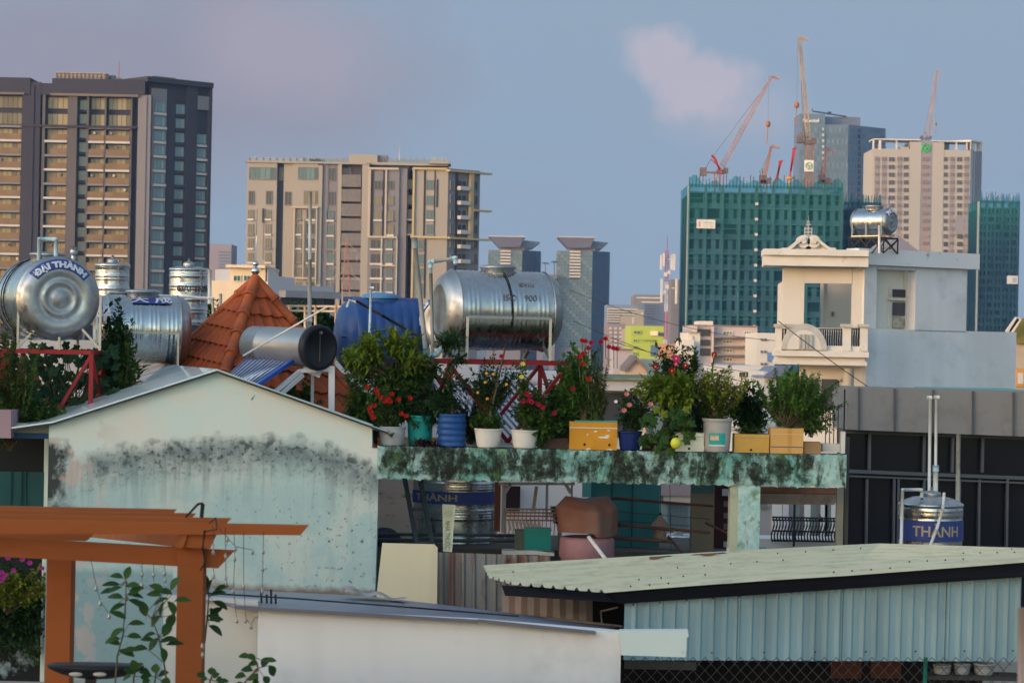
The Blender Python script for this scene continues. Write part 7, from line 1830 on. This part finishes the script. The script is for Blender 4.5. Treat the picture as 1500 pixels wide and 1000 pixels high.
bush('leafy_shrub','dark hedge behind the pipe railing',460,468,61,(1.0,.5,.35),(460,490),60,30,.12,.07,LDK)
bush('leafy_shrub','dark green mass behind the red stand right of the rose bush',832,600,31.3,(.45,.3,.45),(832,650),60,24,.06,.03,LDK)
bush('leafy_shrub','thin grey green shrub behind the papaya and bucket',1010,610,31.2,(.5,.3,.3),(1010,655),50,22,.05,.024,LDK)
bush('leafy_shrub','grey green twigs between the white pots and the blue drum',690,600,30.9,(.34,.2,.36),(690,650),40,20,.04,.018,LDK)
bush('leafy_shrub','small shrub growing beside the wire rack under the beam',822,748,32.6,(.16,.15,.16),(825,775),14,14,.06,.03,LG,group='plants under the beam')
# bougainvillea lower left
t_=thing('bougainvillea','magenta flowering bougainvillea hanging on the mouldy wall, at the left edge','climber',W(20,900,30.6)); st,fo=MB(),MB()
branchy(st,fo,rd,W(-30,950,30.9),W(15,880,30.6),(.52,.2,.50),80,30,.05,.032,.006,0,droop=.4); fo2=MB(); branchy(st,fo2,rd,W(10,900,30.5),W(25,850,30.4),(.42,.12,.22),26,16,.045,.03,.004); fo2.build('young_leaves',LYG,t_)
finish(t_,st,fo,LDK)
st,fo=MB(),MB(); branchy(st,fo,rd,W(-20,820,30.9),W(45,900,30.7),(.22,.1,.5),30,26,.045,.03,.005,0,droop=.4); fo.build('hanging_leaves',LG,t_)
for (x,y) in ((3,838),(8,842),(5,846),(33,819),(44,824),(62,832),(12,817),(2,850),(20,835)): b=MB(); flower(b,W(x,y,30.1),.045,0,7,2); b.build('flower',BOU,t_)
# foreground citrus sprays (close to the camera, large single leaves)
CIT=leafmat('glossy citrus leaf',(.018,.05,.012),(.05,.10,.02),.35)
def spray(label,path,Y,lv,L=.095,w=.055,seed=1):
    rq=random.Random(seed); t_=thing('citrus_branch',label,'citrus plant',W(*path[0],Y),'citrus sprays by the pergola'); st,fo=MB(),MB()
    P3=[W(x,y,Y+rq.uniform(-.05,.05)) for x,y in path]
    for i in range(len(P3)-1): st.cyl(P3[i],P3[i+1],.006-.0008*min(i,5),.0055-.0008*min(i,5),6)
    for (x,y,a) in lv:
        p=W(x,y,Y+rq.uniform(-.06,.06)); d=Vector((cos(radians(a)),rq.uniform(-.35,.35),sin(radians(a)))); nb=min(P3,key=lambda q:(q-p).length)
        leafbig(fo,p,d,Vector((rq.uniform(-.3,.3),-.6,1)),L*rq.uniform(.8,1.15),w*rq.uniform(.85,1.15)); 
        if (nb-p).length<.2: st.cyl(nb,p,.0025,.002,4)
    st.build('stem',STEM,t_); fo.build('foliage',CIT,t_)
def leafbig(mb,p,d,up,L,w):
    d=d.normalized(); x=d.cross(up).normalized(); n_=x.cross(d)
    N_=6; vs=[]
    for k in range(N_+1):
        t=k/N_; ww=w*.5*sin(pi*min(1,t*.96+.02))**.8; c=p+d*L*t-n_*L*.18*t*t
        vs+=[c+x*ww+n_*ww*.35,c,c-x*ww+n_*ww*.35]
    fs=[]
    for k in range(N_): fs+= [(k*3,k*3+1,k*3+4,k*3+3),(k*3+1,k*3+2,k*3+5,k*3+4)]
    mb.add(vs,fs,0,True)
spray('tall citrus spray rising left of the pergola post',[(168,1010),(172,960),(180,930),(184,880),(185,850)],13.9,[(184,848,75),(180,846,165),(176,856,175),(178,860,195),(184,858,10),(170,864,185),(186,870,-5),(190,866,20),(180,876,170),(188,878,-20),(184,884,200),(184,906,150),(188,914,10),(182,920,210),(176,935,190),(186,932,5),(176,944,160),(174,952,-10),(180,954,15),(190,872,40)],seed=1)
spray('leafy citrus spray close left of the pergola post',[(246,1010),(240,970),(232,930),(222,905),(214,898)],13.95,[(214,902,110),(222,918,60),(228,928,190),(232,934,230),(226,938,170),(234,940,20),(240,932,70),(216,950,180),(236,948,-70),(244,944,10),(248,920,80),(252,870,160),(246,876,200),(256,880,10),(240,866,150),(250,864,60),(240,882,250),(236,872,170),(256,900,110)],seed=2)
spray('citrus spray hidden behind the upper right of the pergola post',[(300,940),(304,900),(306,870),(304,850)],14.75,[(304,870,80),(308,872,20),(312,880,-20),(308,890,-60),(304,900,-20),(306,908,10),(310,900,40),(302,862,100),(314,866,30),(306,916,-30),(300,904,200)],seed=3)
spray('short citrus spray at the bottom between lamp and post',[(195,1010),(196,990),(200,978)],13.9,[(198,982,100),(200,980,50),(196,986,150),(204,984,10),(192,990,200),(206,990,-10)],L=.06,seed=4)
spray('low citrus spray at the bottom right of the pergola post',[(306,1010),(308,995),(312,985)],13.9,[(310,988,90),(304,994,190),(312,992,40),(298,992,140),(316,996,0),(320,1000,20)],L=.055,seed=5)
spray('curling citrus spray at the bottom in front of the white wall',[(350,1010),(362,995),(378,978),(372,962)],13.8,[(374,966,150),(366,962,170),(378,972,180),(384,976,60),(390,968,10),(394,974,-60),(370,982,170),(360,990,180),(364,996,30),(378,986,250),(386,990,-50),(356,1000,200),(372,994,280)],L=.062,seed=6)
spray('bottom citrus leaves just left of the post foot',[(225,1010),(228,990),(230,978)],14.0,[(228,985,90),(222,990,170),(232,990,30),(220,996,200),(236,996,-10)],L=.065,seed=7)
